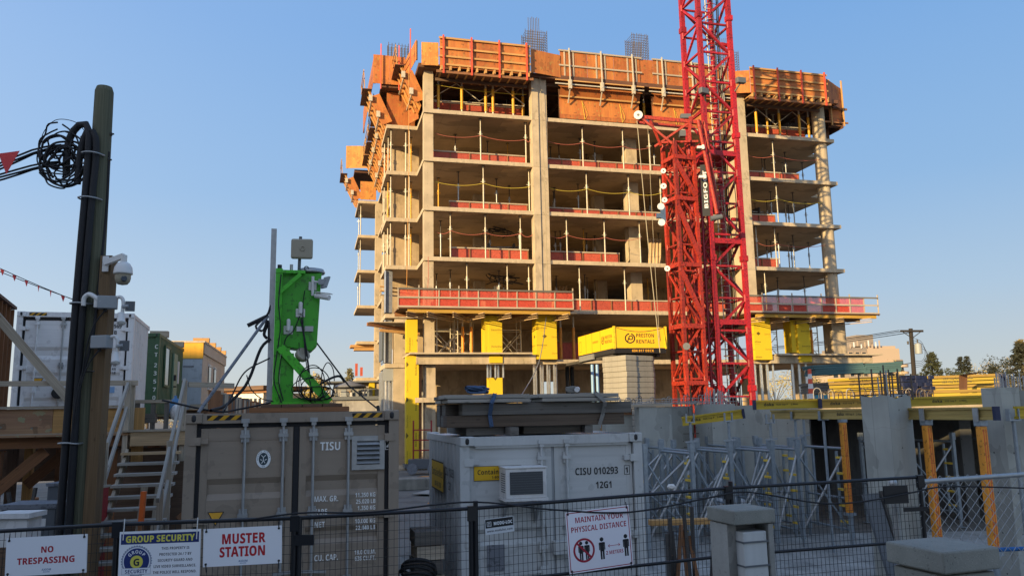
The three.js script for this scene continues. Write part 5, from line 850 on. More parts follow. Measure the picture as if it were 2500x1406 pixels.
// clutter under the deck
{
  const b = thing('storage_tub', 'pale grey plastic tub with a rim at the lower left behind the fence', 'tub', V(-6.2, 1.48, -10)); part(b, 'stand', new Geo().lh(-0.22, -1.4, -0.3, 0.24, -0.003, 0.0), M.lumberDark); part(b, 'body', new Geo().lh(-0.2, 0, -0.3, 0.22, 0.34, 0.0), M.white); part(b, 'rim', new Geo().lh(-0.24, 0.34, -0.34, 0.26, 0.4, 0.04), M.white);
  const d = thing('tool_chest', 'dark grey site tool chest under the deck', 'chest', V(-7.2, 0.35, -12), 0.1); part(d, 'body', new Geo().lh(-0.35, 0, -0.6, 0.4, 1.36, 0), M.greyDark); part(d, 'lid', new Geo().lh(-0.38, 1.365, -0.62, 0.42, 1.43, 0.02), M.slate); part(d, 'label_plate', new Geo().lh(0.1, 1.1, 0.001, 0.28, 1.22, 0.006), M.white);
  const c = thing('tool_chest', 'tall dark steel cabinet between the tool chest and the pole', 'chest', V(-7.15, 0.3, -12.6), 0.1); part(c, 'body', new Geo().lh(-0.1, 0, -0.5, 0.45, 1.68, 0), M.greyDark); part(c, 'lid', new Geo().lh(-0.12, 1.685, -0.52, 0.47, 1.73, 0.02), M.slate);
  const r = thing('red_drum', 'tall red steel bin standing between the pole and the stairs', 'bin', V(-6.86, 0.25, -13.0)); part(r, 'body', new Geo().lh(-0.16, 0, -0.3, 0.2, 1.65, 0), M.redPaint); part(r, 'rim', new Geo().lh(-0.18, 1.655, -0.32, 0.22, 1.69, 0.02), M.lumberPale); part(r, 'hose_loop', new Geo().tube([V(-0.1, 1.7, -0.1), V(-0.1, 1.98, -0.1), V(0.0, 2.1, -0.1), V(0.12, 1.95, -0.1), V(0.12, 1.7, -0.1)], 0.035, 8), M.rubber);
  const k = thing('red_truck', 'red and white vehicle parked far behind under the deck', 'truck', V(-8.6, 0, -20.5), 0.4); part(k, 'body', new Geo().round(2, 0.9, 4, 0, 1.0, 0, 0.12), M.redPaint); part(k, 'cab', new Geo().round(1.8, 0.7, 1.8, 0, 1.75, -0.4, 0.16), M.glassDark); for (const x of [-0.9, 0.9]) for (const z of [-1.3, 1.3]) { const g = new THREE.CylinderGeometry(0.36, 0.36, 0.24, 18); g.rotateZ(Math.PI / 2); part(k, 'wheel', new Geo().add(g, x, 0.36, z), M.rubber); } for (const x of [-0.75, 0.75]) part(k, 'headlight', new Geo().round(0.3, 0.16, 0.06, x, 1.05, 2.0, 0.02), M.white); part(k, 'bumper', new Geo().round(2.0, 0.22, 0.15, 0, 0.6, 2.0, 0.04), M.white);
  const l = thing('debris_pile', 'dark pile of bars and offcuts under the deck', 'scrap'); for (let i = 0; i < 9; i++) { const x = -8.0 + rr(-0.6, 0.6); part(l, 'bar', new Geo().bar(V(x, 0.2, -13.4 + rr(-0.4, 0.4)), V(x + rr(-0.4, 0.4), 1.5 + rr(0, 0.4), -13.6 + rr(-0.4, 0.4)), 0.05), i % 3 ? M.steelDark : M.lumberBrown); }
  const o = thing('marker_post', 'thin stake tipped bright orange at the foot of the stairs', 'stake', V(-5.72, 0.6, -12.4), 0); part(o, 'stake', new Geo().bar(V(0, 0, 0), V(0.03, 0.8, 0), 0.06), M.lumberBrown); part(o, 'flag_tip', new Geo().bar(V(0.03, 0.802, 0), V(0.05, 1.3, 0), 0.065), M.coneOrange);
  const y = thing('yellow_pipe', 'yellow gas marker pipe at the left edge under the deck', 'pipe', V(-7.7, 0.4, -11.8)); part(y, 'pipe', new Geo().rod(V(0, 0, 0), V(0, 1.45, 0), 0.06, 12).rod(V(0, 1.45, 0), V(0, 1.5, 0), 0.06, 12, 0.03), M.yellowProp);
}
// plank hoarding running away behind the containers
{
  const t = thing('plank_hoarding', 'long hoarding of upright brown planks running away behind the left containers', 'fence', V(0, 0, 0)), a = V(-8.2, 0, -21.8), b = V(-14.3, 0, -45.5), n = 44;
  for (let i = 0; i < n; i++) { const p = a.clone().lerp(b, i / n), q = a.clone().lerp(b, (i + 0.94) / n), h = 3.66 + rr(-0.1, 0.08); part(t, 'plank', new Geo().bar(V((p.x + q.x) / 2, 0, (p.z + q.z) / 2), V((p.x + q.x) / 2, h, (p.z + q.z) / 2), p.distanceTo(q), 0.03, V(0.97, 0, 0.25)), [M.lumberPale, M.lumberBrown, M.lumberGrey][Math.floor(rnd() * 3)]); }
  for (const y of [1.2, 3.0]) part(t, 'rail', new Geo().bar(V(a.x - 0.1, y, a.z), V(b.x - 0.1, y, b.z), 0.05, 0.1), M.lumberBrown);
}
// ---------- the tan equipment container, its timber and the green camera tower ----------
const C1 = V(-3.777, 0.455, -9.22), C2 = V(-0.685, 0.11, -10.08);
const on = (o, u, y, d) => site(o, u, d, o.y + y);
{
  const W = 2.44, H = 2.59, t = container('equipment_container', 'tan steel equipment container with white stencilled weights under the green camera tower', C1, W, H, 2.99, M.tan, M.tan, YAW);
  part(t, 'gasket', new Geo().lh(0.12, 0.12, -0.11, 0.165, 2.42, -0.05), M.rubber); part(t, 'gasket', new Geo().lh(2.275, 0.12, -0.11, 2.32, 2.42, -0.05), M.rubber); part(t, 'gasket', new Geo().lh(0.12, 2.421, -0.11, 2.32, 2.468, -0.05), M.rubber); part(t, 'gasket', new Geo().lh(1.2, 0.12, -0.1, 1.265, 2.42, -0.045), M.rubber);
  const bands = [[0.4, 0.22], [1.05, 0.2], [1.6, 0.24]];
  doorLeaf(t, 0.168, 1.195, 0.14, 2.415, M.tan, bands); doorLeaf(t, 1.27, 2.272, 0.14, 2.415, M.tan, bands);
  for (const x of [0.655, 1.085, 1.43, 1.84]) lockRod(t, x, 0.1, 2.49, M.galv, [2.32, 1.42, 0.62]);
  hinges(t, [[0.05, 1], [2.39, -1]], [0.35, 1.37, 2.27], M.tan);
  part(t, 'weld_line', new Geo().lh(0.25, 2.27, -0.054, 1.1, 2.274, -0.05).lh(1.34, 2.27, -0.054, 2.2, 2.274, -0.05), M.tan);
  part(t, 'hazard_stripe', new Geo().add(sheet(0.38, 0.055), 0.42, 2.535, 0.0), hazard(0.38, 0.055, 3)); part(t, 'hazard_stripe', new Geo().add(sheet(0.36, 0.055), 2.06, 2.535, 0.0), hazard(0.36, 0.055, 3));
  const v = part(t, 'louvre_vent', new Geo().lh(1.89, 1.9, -0.05, 2.26, 2.28, -0.04), M.greyDark);
  part(v, 'vent_frame', new Geo().lh(1.88, 2.23, -0.05, 2.27, 2.29, -0.015).lh(1.88, 1.89, -0.05, 2.27, 1.95, -0.015).lh(1.88, 1.951, -0.05, 1.94, 2.229, -0.015).lh(2.21, 1.951, -0.05, 2.27, 2.229, -0.015), M.galv);
  for (let k = 0; k < 5; k++) part(v, 'slat', new Geo().box(0.266, 0.006, 0.065, 2.075, 1.985 + k * 0.055, -0.025, 0, 0.75), M.galv);
  const ink = '#eeeeea', o = { sx: 0.82, weight: 'normal' };
  part(t, 'lettering', new Geo().add(sheet(0.34, 0.16), 1.63, 2.18, -0.047), letters(256, 120, (x) => text(x, 'TISU', 128, 62, 100, ink, { sx: 0.85 })));
  part(t, 'lettering', new Geo().add(sheet(0.09, 0.15), 2.32 - 0.0, 2.19, 0.003 - 0.045), letters(64, 110, (x, w, h) => { x.strokeStyle = ink; x.lineWidth = 5; x.strokeRect(4, 4, w - 8, h - 8); text(x, '2', 32, 58, 84, ink); }));
  part(t, 'lettering', new Geo().add(sheet(0.78, 0.5), 1.835, 1.39, -0.048), letters(640, 410, (x) => { text(x, 'MAX. GR.', 120, 60, 74, ink, { sx: 0.72 }); text(x, 'TARE', 70, 180, 74, ink, { sx: 0.72 }); text(x, 'NET', 60, 300, 74, ink, { sx: 0.72 }); ['11.350 KG', '25.020 LB', '1.350 KG', '2.980 LB', '10.000 KG', '22.040 LB'].forEach((s, i) => text(x, s, 595, 38 + i * 62, 58, ink, { sx: 0.74, align: 'right' })); }));
  part(t, 'lettering', new Geo().add(sheet(0.8, 0.17), 1.84, 0.9, -0.048), letters(640, 136, (x) => { text(x, 'CU. CAP.', 130, 70, 76, ink, { sx: 0.72 }); text(x, '18.0 CU.M.', 590, 40, 54, ink, { sx: 0.74, align: 'right' }); text(x, '636 CU.FT.', 590, 96, 54, ink, { sx: 0.74, align: 'right' }); }));
  part(t, 'oval_emblem', new Geo().add(sheet(0.17, 0.21), 0.865, 2.05, -0.047), letters(170, 210, (x, w, h) => { x.fillStyle = '#e4e7e6'; x.beginPath(); x.ellipse(85, 105, 82, 102, 0, 0, 6.3); x.fill(); x.fillStyle = '#2f4046'; x.beginPath(); x.ellipse(85, 105, 52, 72, 0, 0, 6.3); x.fill(); x.strokeStyle = '#e4e7e6'; x.lineWidth = 8; x.beginPath(); x.moveTo(60, 60); x.lineTo(85, 85); x.lineTo(112, 60); x.moveTo(85, 80); x.lineTo(84, 120); x.lineTo(66, 155); x.moveTo(84, 120); x.lineTo(104, 152); x.moveTo(50, 110); x.lineTo(70, 118); x.moveTo(98, 118); x.lineTo(122, 108); x.stroke(); text(x, '1828', 85, 192, 18, '#2f4046'); for (let i = 0; i < 13; i++) { const a = Math.PI + (i - 0.5) / 12 * Math.PI; x.save(); x.translate(85 + 67 * Math.cos(a), 100 + 84 * Math.sin(a)); x.rotate(a + Math.PI / 2); text(x, 'BUREAU VERITA'[i], 0, 0, 19, '#2f4046'); x.restore(); } }));
  part(t, 'warning_sticker', new Geo().add(new THREE.CircleGeometry(0.105, 3), 0.36, 1.42, -0.0475, 0, 0, -Math.PI / 2), M.black); part(t, 'warning_sticker', new Geo().add(new THREE.CircleGeometry(0.088, 3), 0.36, 1.42, -0.0445, 0, 0, -Math.PI / 2), M.trailerYellow);
  part(t, 'door_handle', new Geo().bar(V(1.0, 0.75, 0.0), V(1.2, 0.77, 0.02), 0.03).bar(V(1.3, 0.77, 0.02), V(1.6, 0.75, 0), 0.03), M.galv);
  // timber under the tower
  const k = thing('timber_crib', 'weathered timber beams and planks laid on top of the tan container', 'timber', on(C1, 0, 2.59, 0), YAW);
  part(k, 'beam', new Geo().lh(0.65, 0.0, -0.85, 1.86, 0.06, -0.5, true), M.lumberBrown); part(k, 'beam', new Geo().lh(0.6, 0.0, -1.6, 1.9, 0.06, -1.3, true), M.lumberBrown);
  for (let i = 0; i < 4; i++) part(k, 'plank', new Geo().lh(0.79 + i * 0.25, 0.062, -1.65, 0.79 + i * 0.25 + 0.24, 0.1, -0.55 + rr(0, 0.03), true), M.lumberDark);
}
{
  const P = on(C1, 0.92, 2.69, 0.95), t = thing('camera_tower', 'bright green security camera tower with a cabinet and antenna on the tan container', 'camera tower', P, YAW + 0.04), G = M.lime;
  part(t, 'grey_post', new Geo().lh(-0.09, 0.02, -0.02, -0.02, 2.32, 0.05), M.galv);
  part(t, 'back_post', new Geo().lh(-0.018, 0.02, 0, 0.07, 1.78, 0.08), G);
  part(t, 'base_plate', new Geo().lh(-0.03, 0, -0.3, 0.7, 0.03, 0.12), G);
  part(t, 'column', new Geo().lh(0.071, 0.03, -0.09, 0.24, 0.66, 0.075), M.limeDark);
  part(t, 'knee_brace', new Geo().bar(V(0.06, 0.74, 0.1), V(0.7, 0.02, 0.1), 0.07, 0.11), G); part(t, 'foot_plate', new Geo().lh(0.24, 0.031, 0.02, 0.66, 0.08, 0.1), M.limeDark);
  part(t, 'head_arm', new Geo().lh(-0.018, 1.72, 0.02, 0.36, 1.76, 0.09), G); part(t, 'head_brace', new Geo().bar(V(0.03, 1.45, 0.1), V(0.3, 1.71, 0.1), 0.01, 0.05), G);
  const cabG = new Geo(), cs = new THREE.Shape([[0.075, 0.77], [0.46, 0.71], [0.52, 0.77], [0.565, 1.74], [0.075, 1.72]].map(([a, b]) => new THREE.Vector2(a, b)));
  cabG.add(new THREE.ExtrudeGeometry(cs, { depth: 0.38, bevelEnabled: true, bevelSize: 0.012, bevelThickness: 0.012, bevelSegments: 2 }), 0, 0, -0.4);
  part(t, 'cabinet', cabG, M.limeDark); part(t, 'cabinet_foot', new Geo().lh(0.13, 0.7, -0.3, 0.19, 0.78, -0.02), G);
  part(t, 'lid', new Geo().lathe([[0, 0], [0.18, 0], [0.19, 0.02], [0.17, 0.06], [0.1, 0.075], [0, 0.08]], 0.44, 1.755, -0.15, 20), M.galv);
  part(t, 'antenna_mast', new Geo().rod(V(0.28, 1.76, -0.02), V(0.29, 2.24, -0.02), 0.022, 10), M.greyDark);
  const a = part(t, 'antenna_panel', new Geo().round(0.285, 0.275, 0.06, 0.31, 2.06, 0.04, 0.045, -0.1, 4), M.antenna); part(a, 'panel_boss', new Geo().add(new THREE.TorusGeometry(0.03, 0.007, 6, 18), 0.315, 2.06, 0.073, -0.1), M.antenna);
  part(t, 'camera_bracket', new Geo().lh(0.41, 1.51, -0.005, 0.51, 1.62, 0.015).rod(V(0.46, 1.43, 0.05), V(0.46, 1.69, 0.05), 0.02, 10), M.whiteClean);
  const f = part(t, 'flood_lamp', new Geo().box(0.025, 0.16, 0.13, 0.62, 1.6, 0.12, 0.5, 0, -0.35).box(0.08, 0.07, 0.06, 0.57, 1.61, 0.1), M.grey); part(f, 'lamp_arm', new Geo().rod(V(0.47, 1.62, 0.06), V(0.6, 1.6, 0.1), 0.014, 6), M.whiteClean);
  part(t, 'bullet_camera', new Geo().rod(V(0.5, 1.43, 0.07), V(0.67, 1.385, 0.2), 0.036, 14).box(0.22, 0.01, 0.09, 0.6, 1.455, 0.14, -0.5, 0, -0.16), M.whiteClean);
  for (const [x, y] of [[0.31, 1.2], [0.16, 0.97]]) { const p = part(t, 'sensor_plate', new Geo().round(0.12, 0.115, 0.02, x, y, 0.0, 0.01), M.white); part(p, 'sensor', new Geo().add(new THREE.CapsuleGeometry(0.026, 0.12, 4, 12), x, y + 0.06, 0.045), M.whiteClean); }
  part(t, 'sticker', new Geo().lh(0.265, 0.955, -0.001, 0.35, 1.02, 0.016), M.white); part(t, 'sticker', new Geo().lh(0.37, 0.955, -0.001, 0.48, 1.025, 0.016), M.galv);
  part(t, 'speaker_horn', new Geo().lathe([[0.03, 0], [0.05, 0.05], [0.11, 0.12], [0.12, 0.2], [0.08, 0.21], [0, 0.18]], 0, 0, 0, 20).a.map((g) => g.scale(0.8, 0.8, 0.8).rotateX(1.1).rotateY(0.5).translate(0.29, 0.58, -0.06)), M.antenna);
  part(t, 'lifting_eye', new Geo().add(new THREE.TorusGeometry(0.028, 0.008, 6, 14), 0.375, 1.8, 0.02), M.greyDark); part(t, 'top_stub', new Geo().rod(V(0.03, 1.76, 0), V(0.03, 1.84, 0), 0.03, 10), M.black); part(t, 'top_stub', new Geo().rod(V(0.18, 1.76, 0), V(0.18, 1.85, 0), 0.022, 10), M.galv);
  for (const [pts, r] of [[[[0.32, 1.12, 0.04], [0.36, 0.9, 0.06], [0.41, 0.6, 0.06], [0.46, 0.2, 0.1], [0.46, 0.02, 0.12]], 0.014], [[[0.3, 1.15, 0.03], [0.22, 0.95, 0.04], [0.14, 0.87, 0.05], [0.06, 0.3, 0.1], [0.12, 0.05, 0.12]], 0.008], [[[0.05, 1.7, 0.1], [0.03, 1.3, 0.12], [0.06, 1.0, 0.12], [0.02, 0.6, 0.12], [0.0, 0.3, 0.12], [0.1, 0.02, 0.14]], 0.009], [[[0.36, 1.5, 0.03], [0.34, 1.3, 0.03], [0.4, 0.5, 0.12], [0.52, 0.02, 0.14]], 0.007], [[[0.3, 0.8, 0.06], [0.32, 0.4, 0.12], [0.36, 0.1, 0.14]], 0.005]]) part(t, 'cable', new Geo().tube(pts.map((p) => V(...p)), r, 6, 30), M.rubber);
  const cl = thing('cable_heap', 'heap of black cables at the foot of the green camera tower', 'cable', P, YAW); for (let i = 0; i < 7; i++) { const cx = rr(0.45, 0.72), r = rr(0.08, 0.26), hy = rr(0.06, 0.24); part(cl, 'cable_loop', new Geo().tube(Array.from({ length: 11 }, (_, j) => V(cx + r * Math.cos(j * 0.6), 0.05 + hy + hy * Math.sin(j * 0.6), 0.18 + rr(-0.08, 0.08))), 0.007, 5, 34), M.rubber); }
  // guys, strut and hanging cables
  const at = (x, y, z) => t.localToWorld(V(x, y, z)); t.updateMatrixWorld();
  const left = on(C1, 0.12, 2.6, 0.1), right = on(C1, 2.2, 2.6, 0.1);
  solo('guy_strut', new Geo().rod(at(-0.1, 1.15, 0.03), left, 0.02, 8), M.slate, 'thick grey strut bracing the green camera tower to the left container corner', 'strut');
  { const g = new Geo(); g.tube([at(-0.06, 1.4, 0.02), at(-0.1, 1.18, 0.05), at(-0.25, 1.0, 0.06), at(-0.16, 0.95, 0.06), at(-0.1, 1.1, 0.08), at(-0.08, 0.8, 0.06)], 0.016, 6, 30).rod(at(-0.35, 1.02, 0.03), at(-0.12, 1.14, 0.05), 0.028, 8).tube([at(-0.1, 1.05, 0.05), at(-0.14, 0.9, 0.05), at(-0.1, 0.85, 0.05)], 0.02, 6, 16); solo('cable_knot', g, M.rubber, 'knot of black cable where the strut meets the grey post', 'cable'); }
  for (const [l, pts, r] of [['taped black cable bundle running down left of the green camera tower', [at(-0.06, 0.85, 0.06), at(-0.16, 0.75, 0.06), at(-0.3, 0.35, 0.06), at(-0.38, 0.2, 0.05), at(-0.55, 0.02, 0.1), on(C1, 0.25, 2.62, 0.15)], 0.02], ['thin cable hanging lower left of the green camera tower', [at(-0.06, 0.6, 0.05), at(-0.36, 0.42, 0.06), at(-0.5, 0.14, 0.08), on(C1, 0.4, 2.62, 0.2)], 0.01], ['loose cable drooping from the bundle to the tower foot', [at(-0.34, 0.38, 0.06), at(-0.28, 0.2, 0.08), at(-0.15, 0.08, 0.1), at(0.0, 0.04, 0.12)], 0.007], ['two flat cables along the container top toward the stairs', [at(0, 0.03, 0.1), at(-0.4, -0.05, 0.15), on(C1, 0.3, 2.61, 0.3), on(C1, -0.3, 2.75, 0.2)], 0.012]]) solo('black_cable', new Geo().tube(pts, r, 6, 30), M.rubber, l, 'cable');
  const bend = at(0.83, 0.36, 0.05);
  solo('guy_wire', new Geo().tube([at(0.5, 0.85, -0.05), bend, right], 0.011, 6, 2), M.rubber, 'thin black guy wire from the cabinet to the right container corner', 'cable'); part(scene.children.at(-1), 'anchor', new Geo().rod(right.clone().add(V(0, -0.02, 0)), right.clone().add(V(-0.01, 0.05, 0)), 0.02, 8), M.black);
  solo('black_cable', new Geo().tube([at(0.45, 0.14, 0.1), at(0.62, 0.28, 0.08), bend, at(0.9, 0.28, 0.04)], 0.016, 6, 24), M.rubber, 'thick black cable looping up to the bend of the right guy wire', 'cable');
}
// ---------- the light grey container ----------
{
  const W = 2.44, H = 2.59, m = M.contGrey, t = container('equipment_container', 'light grey steel container with an air conditioner on its door and timber on top', C2, W, H, 2.99, m, m, YAW);
  doorLeaf(t, 0.125, 1.2, 0.14, 2.46, m, [[0.3, 0.22], [1.25, 0.2]]); doorLeaf(t, 1.24, 2.31, 0.14, 2.46, m, [[0.3, 0.22], [1.25, 0.2]]);
  part(t, 'door_joint', new Geo().lh(1.2, 0.14, -0.08, 1.24, 2.46, -0.065), M.grey);
  for (const x of [1.06, 1.4]) lockRod(t, x, 0.1, 2.5, m, [2.3, 1.2, 0.6]);
  hinges(t, [[0.05, 1], [2.39, -1]], [0.35, 1.3, 2.27], m); part(t, 'drip_rail', new Geo().lh(0.2, 2.44, -0.05, 2.25, 2.475, -0.02), m);
  part(t, 'door_handle', new Geo().bar(V(0.62, 0.9, 0.0), V(1.04, 0.92, 0.02), 0.03).box(0.1, 0.12, 0.04, 1.06, 0.92, 0), m); part(t, 'lock_box', new Geo().round(0.17, 0.17, 0.1, 1.27, 1.19, 0.0, 0.012), m);
  part(t, 'data_plate', new Geo().lh(0.34, 0.95, -0.05, 0.56, 1.26, -0.04), M.slate);
  const ink = '#15181b';
  part(t, 'lettering', new Geo().add(sheet(0.86, 0.4), 1.87, 2.0, -0.05), letters(860, 400, (x) => { text(x, 'CISU 010293', 375, 90, 124, ink, { sx: 0.83 }); x.strokeStyle = ink; x.lineWidth = 7; x.strokeRect(760, 34, 72, 112); text(x, '1', 796, 92, 100, ink); text(x, '12G1', 470, 268, 118, ink, { sx: 0.84 }); }));
  const cw = (x, w, h, s) => { x.fillStyle = '#d9a90e'; x.fillRect(0, 0, w, h); x.strokeStyle = '#17130a'; x.lineWidth = 5; x.strokeRect(3, 3, w - 6, h - 6); text(x, 'ContainerWest', w * 0.5, h * 0.42, s, '#17130a', { sx: 0.92 }); text(x, '1-800-561-9538', w * 0.62, h * 0.78, s * 0.55, '#17130a'); };
  part(t, 'sticker', new Geo().add(sheet(0.62, 0.18), 0.49, 2.13, -0.045), print(620, 180, (x, w, h) => cw(x, w, h, 80)));
  part(t, 'side_sticker', new Geo().add(sheet(1.1, 0.42), -0.02, 2.0, -1.75, -Math.PI / 2), print(700, 270, (x, w, h) => { x.fillStyle = '#d9a90e'; x.fillRect(0, 0, w, h); x.fillStyle = '#17130a'; x.fillRect(0, 0, w, 12); x.fillRect(0, h - 12, w, 12); text(x, 'ContainerWest', w / 2, h * 0.4, 96, '#17130a', { sx: 0.95 }); text(x, '800-561-9538', w * 0.55, h * 0.78, 62, '#17130a'); }));
  part(t, 'lettering', new Geo().add(sheet(0.9, 0.4), -0.02, 2.03, -0.7, -Math.PI / 2), letters(600, 270, (x) => { text(x, 'CISU 010293', 290, 80, 100, ink, { sx: 0.8 }); text(x, '12G1', 300, 200, 100, ink, { sx: 0.8 }); }));
  const a = thing('air_conditioner', 'white window air conditioner sticking out of the grey container door', 'air conditioner', on(C2, 0.5, 1.83, 0), YAW);
  part(a, 'casing', new Geo().round(0.52, 0.36, 0.4, 0.27, 0.19, 0.1, 0.012), M.white); part(a, 'rear_grille', new Geo().lh(0.06, 0.06, 0.29, 0.48, 0.33, 0.306), mat(0.06, 0.065, 0.07, null, 0.6));
  for (let k = 0; k < 9; k++) part(a, 'grille_fin', new Geo().lh(0.065, 0.07 + k * 0.029, 0.307, 0.475, 0.074 + k * 0.029, 0.31), M.greyDark);
  for (let k = 0; k < 9; k++) part(a, 'side_louvre', new Geo().lh(0.006, 0.08 + k * 0.027, 0.06, 0.012, 0.092 + k * 0.027, 0.26), M.greyDark);
  part(a, 'base_pan', new Geo().lh(-0.005, -0.02, -0.05, 0.545, 0.01, 0.31), M.white); part(a, 'top_lip', new Geo().lh(0, 0.372, -0.05, 0.54, 0.385, 0.31), M.white);
  for (const x of [0.05, 0.47]) part(a, 'bracket', new Geo().bar(V(x, -0.02, 0.18), V(x, -0.3, -0.03), 0.03).bar(V(x, -0.04, -0.03), V(x, -0.32, -0.03), 0.035), M.galv);
  // timber packs on the roof
  const at = (u, y, d) => on(C2, u, y, d);
  const bl = [[0.15, 0.75, 0.25, 0.55, 'left grey bearer block under the timber on the light grey container'], [0.95, 1.85, 0.35, 0.65, 'right grey bearer block under the timber on the light grey container']];
  bl.forEach(([u0, u1, d0, d1, l], i) => { const k = thing('bearer_block', l, 'timber', at(0, 2.595, 0), YAW); part(k, 'block', new Geo().lh(u0, 0, -d1 - 1.3, u1 - 0.1, 0.1, -d1 + 0.2, true), M.lumberGrey); part(k, 'block', new Geo().lh(u1 - 0.09, 0, -d0 - 1.4, u1 + 0.02, 0.1, -d0 + (i ? 0.05 : 0.22), true), M.lumberGrey); });
  const beam = (l, u0, u1, y, d, m2, h = 0.15, w = 0.28) => { const b = thing('timber_beam', l, 'timber', at(u0, y, d), YAW); part(b, 'beam', new Geo().round(u1 - u0, h, w, (u1 - u0) / 2, h / 2, -w / 2, 0.008), m2); };
  beam('lower front timber beam on the light grey container, reddish brown grain', -0.12, 2.32, 2.7, 0.28, M.lumberBrown.clone()); scene.children.at(-1).children[0].material = mat(0.12, 0.085, 0.058, T.wood, 0.9, { bump: 0.004 });
  beam('upper front grey timber beam on the light grey container, shifted right', 0.08, 2.42, 2.853, 0.26, M.lumberGrey);
  beam('lower rear timber beam behind the front beams on the grey container', -0.1, 2.3, 2.7, 0.62, M.lumberGrey); beam('upper rear timber beam behind the front beams on the grey container', -0.08, 2.34, 2.853, 0.64, M.lumberGrey); beam('rearmost timber beam on the grey container', -0.1, 2.3, 2.7, 0.98, M.lumberGrey, 0.3);
  const pk = (l, u0, u1) => { const k = thing('plank_pack', l, 'timber', at(0, 3.006, 0.16), YAW); part(k, 'plank', new Geo().round(u1 - u0, 0.045, 0.5, (u0 + u1) / 2 + 0.02, 0.03, -0.28, 0.006), M.lumberWhite); part(k, 'plank', new Geo().round(u1 - u0 - 0.06, 0.045, 0.5, (u0 + u1) / 2 - 0.02, 0.03, -0.8, 0.006), M.lumberWhite); part(k, 'plank', new Geo().round(u1 - u0 + 0.04, 0.05, 0.52, (u0 + u1) / 2, 0.085, -0.3, 0.006), M.lumberWhite); part(k, 'plank', new Geo().round(u1 - u0, 0.05, 0.52, (u0 + u1) / 2, 0.08, -0.84, 0.006), M.lumberGrey); };
  pk('left pack of grey planks on the timber beams, under the blue strap', -0.14, 0.95); pk('right pack of grey planks on the timber beams, under the grey strap', 1.12, 2.2);
  const strap = (l, m2, u, lean) => { const P = [[u - lean * 0.1, 3.13, 0.75], [u, 3.125, 0.18], [u + lean, 3.0, 0.13], [u + lean, 2.85, 0.235], [u + lean * 0.6, 2.7, 0.25]], pts = P.map(([a2, y, d]) => at(a2, y, d)), g = new Geo(); for (let i = 0; i < 4; i++) g.bar(pts[i], pts[i + 1], 0.052, 0.006, i < 1 ? V(0, 1, 0) : V(0.25, 0, 1)); solo('ratchet_strap', g, m2, l, 'strap'); };
  strap('blue ratchet strap over the left plank pack', M.strapBlue, 0.5, -0.06); strap('grey ratchet strap over the right plank pack', M.strapGrey, 1.88, 0.12);
  { const g = new Geo(); for (let i = 0; i < 7; i++) g.tube(Array.from({ length: 7 }, (_, j) => at(0.3 + rr(-0.05, 0.05) + 0.13 * Math.cos(j * 1.05 + i), 3.17 + 0.035 * Math.sin(j * 1.05 + i * 0.7) + rr(0, 0.03), 0.35 + 0.05 * Math.sin(j))), 0.016, 5, 24); solo('strap_coil', g, M.strapBlue, 'bundled blue strap webbing lying on the left plank pack', 'strap'); }
  { const g = new Geo(); for (let i = 0; i < 4; i++) g.tube(Array.from({ length: 7 }, (_, j) => at(1.62 + 0.1 * Math.cos(j * 1.05 + i), 3.16 + 0.03 * Math.sin(j * 1.05) + rr(0, 0.02), 0.35)), 0.012, 5, 24); const c = solo('strap_coil', g, M.strapGrey, 'pale strap buckle and coil lying on the right plank pack', 'strap'); part(c, 'roll', new Geo().rod(at(1.66, 3.17, 0.3), at(1.72, 3.18, 0.45), 0.035, 12), M.white); }
}
// wooden pallet boards and a cable reel between the containers
{
  const t = thing('timber_crate', 'stack of rough timber boards standing between the two containers', 'crate', V(-1.15, 0.3, -10.4), 0.3); for (let k = 0; k < 7; k++) part(t, 'board', new Geo().box(0.34, 0.16, 0.5, 0.02 * (k % 2), 0.12 + k * 0.175, 0, rr(-0.05, 0.05)), k % 2 ? M.lumberPale : M.lumberGrey);
  const r = thing('cable_coil', 'thick black hoses coiled on the ground between the containers', 'hose', V(-1.22, 0.72, -10.1)); for (let k = 0; k < 7; k++) { const g = new THREE.TorusGeometry(0.2 + 0.012 * (k % 3), 0.02, 6, 28); g.rotateX(0.9); part(r, 'hose_loop', new Geo().add(g, rr(-0.02, 0.02), 0.42 - k * 0.05, rr(-0.02, 0.02)), M.rubber); }
}
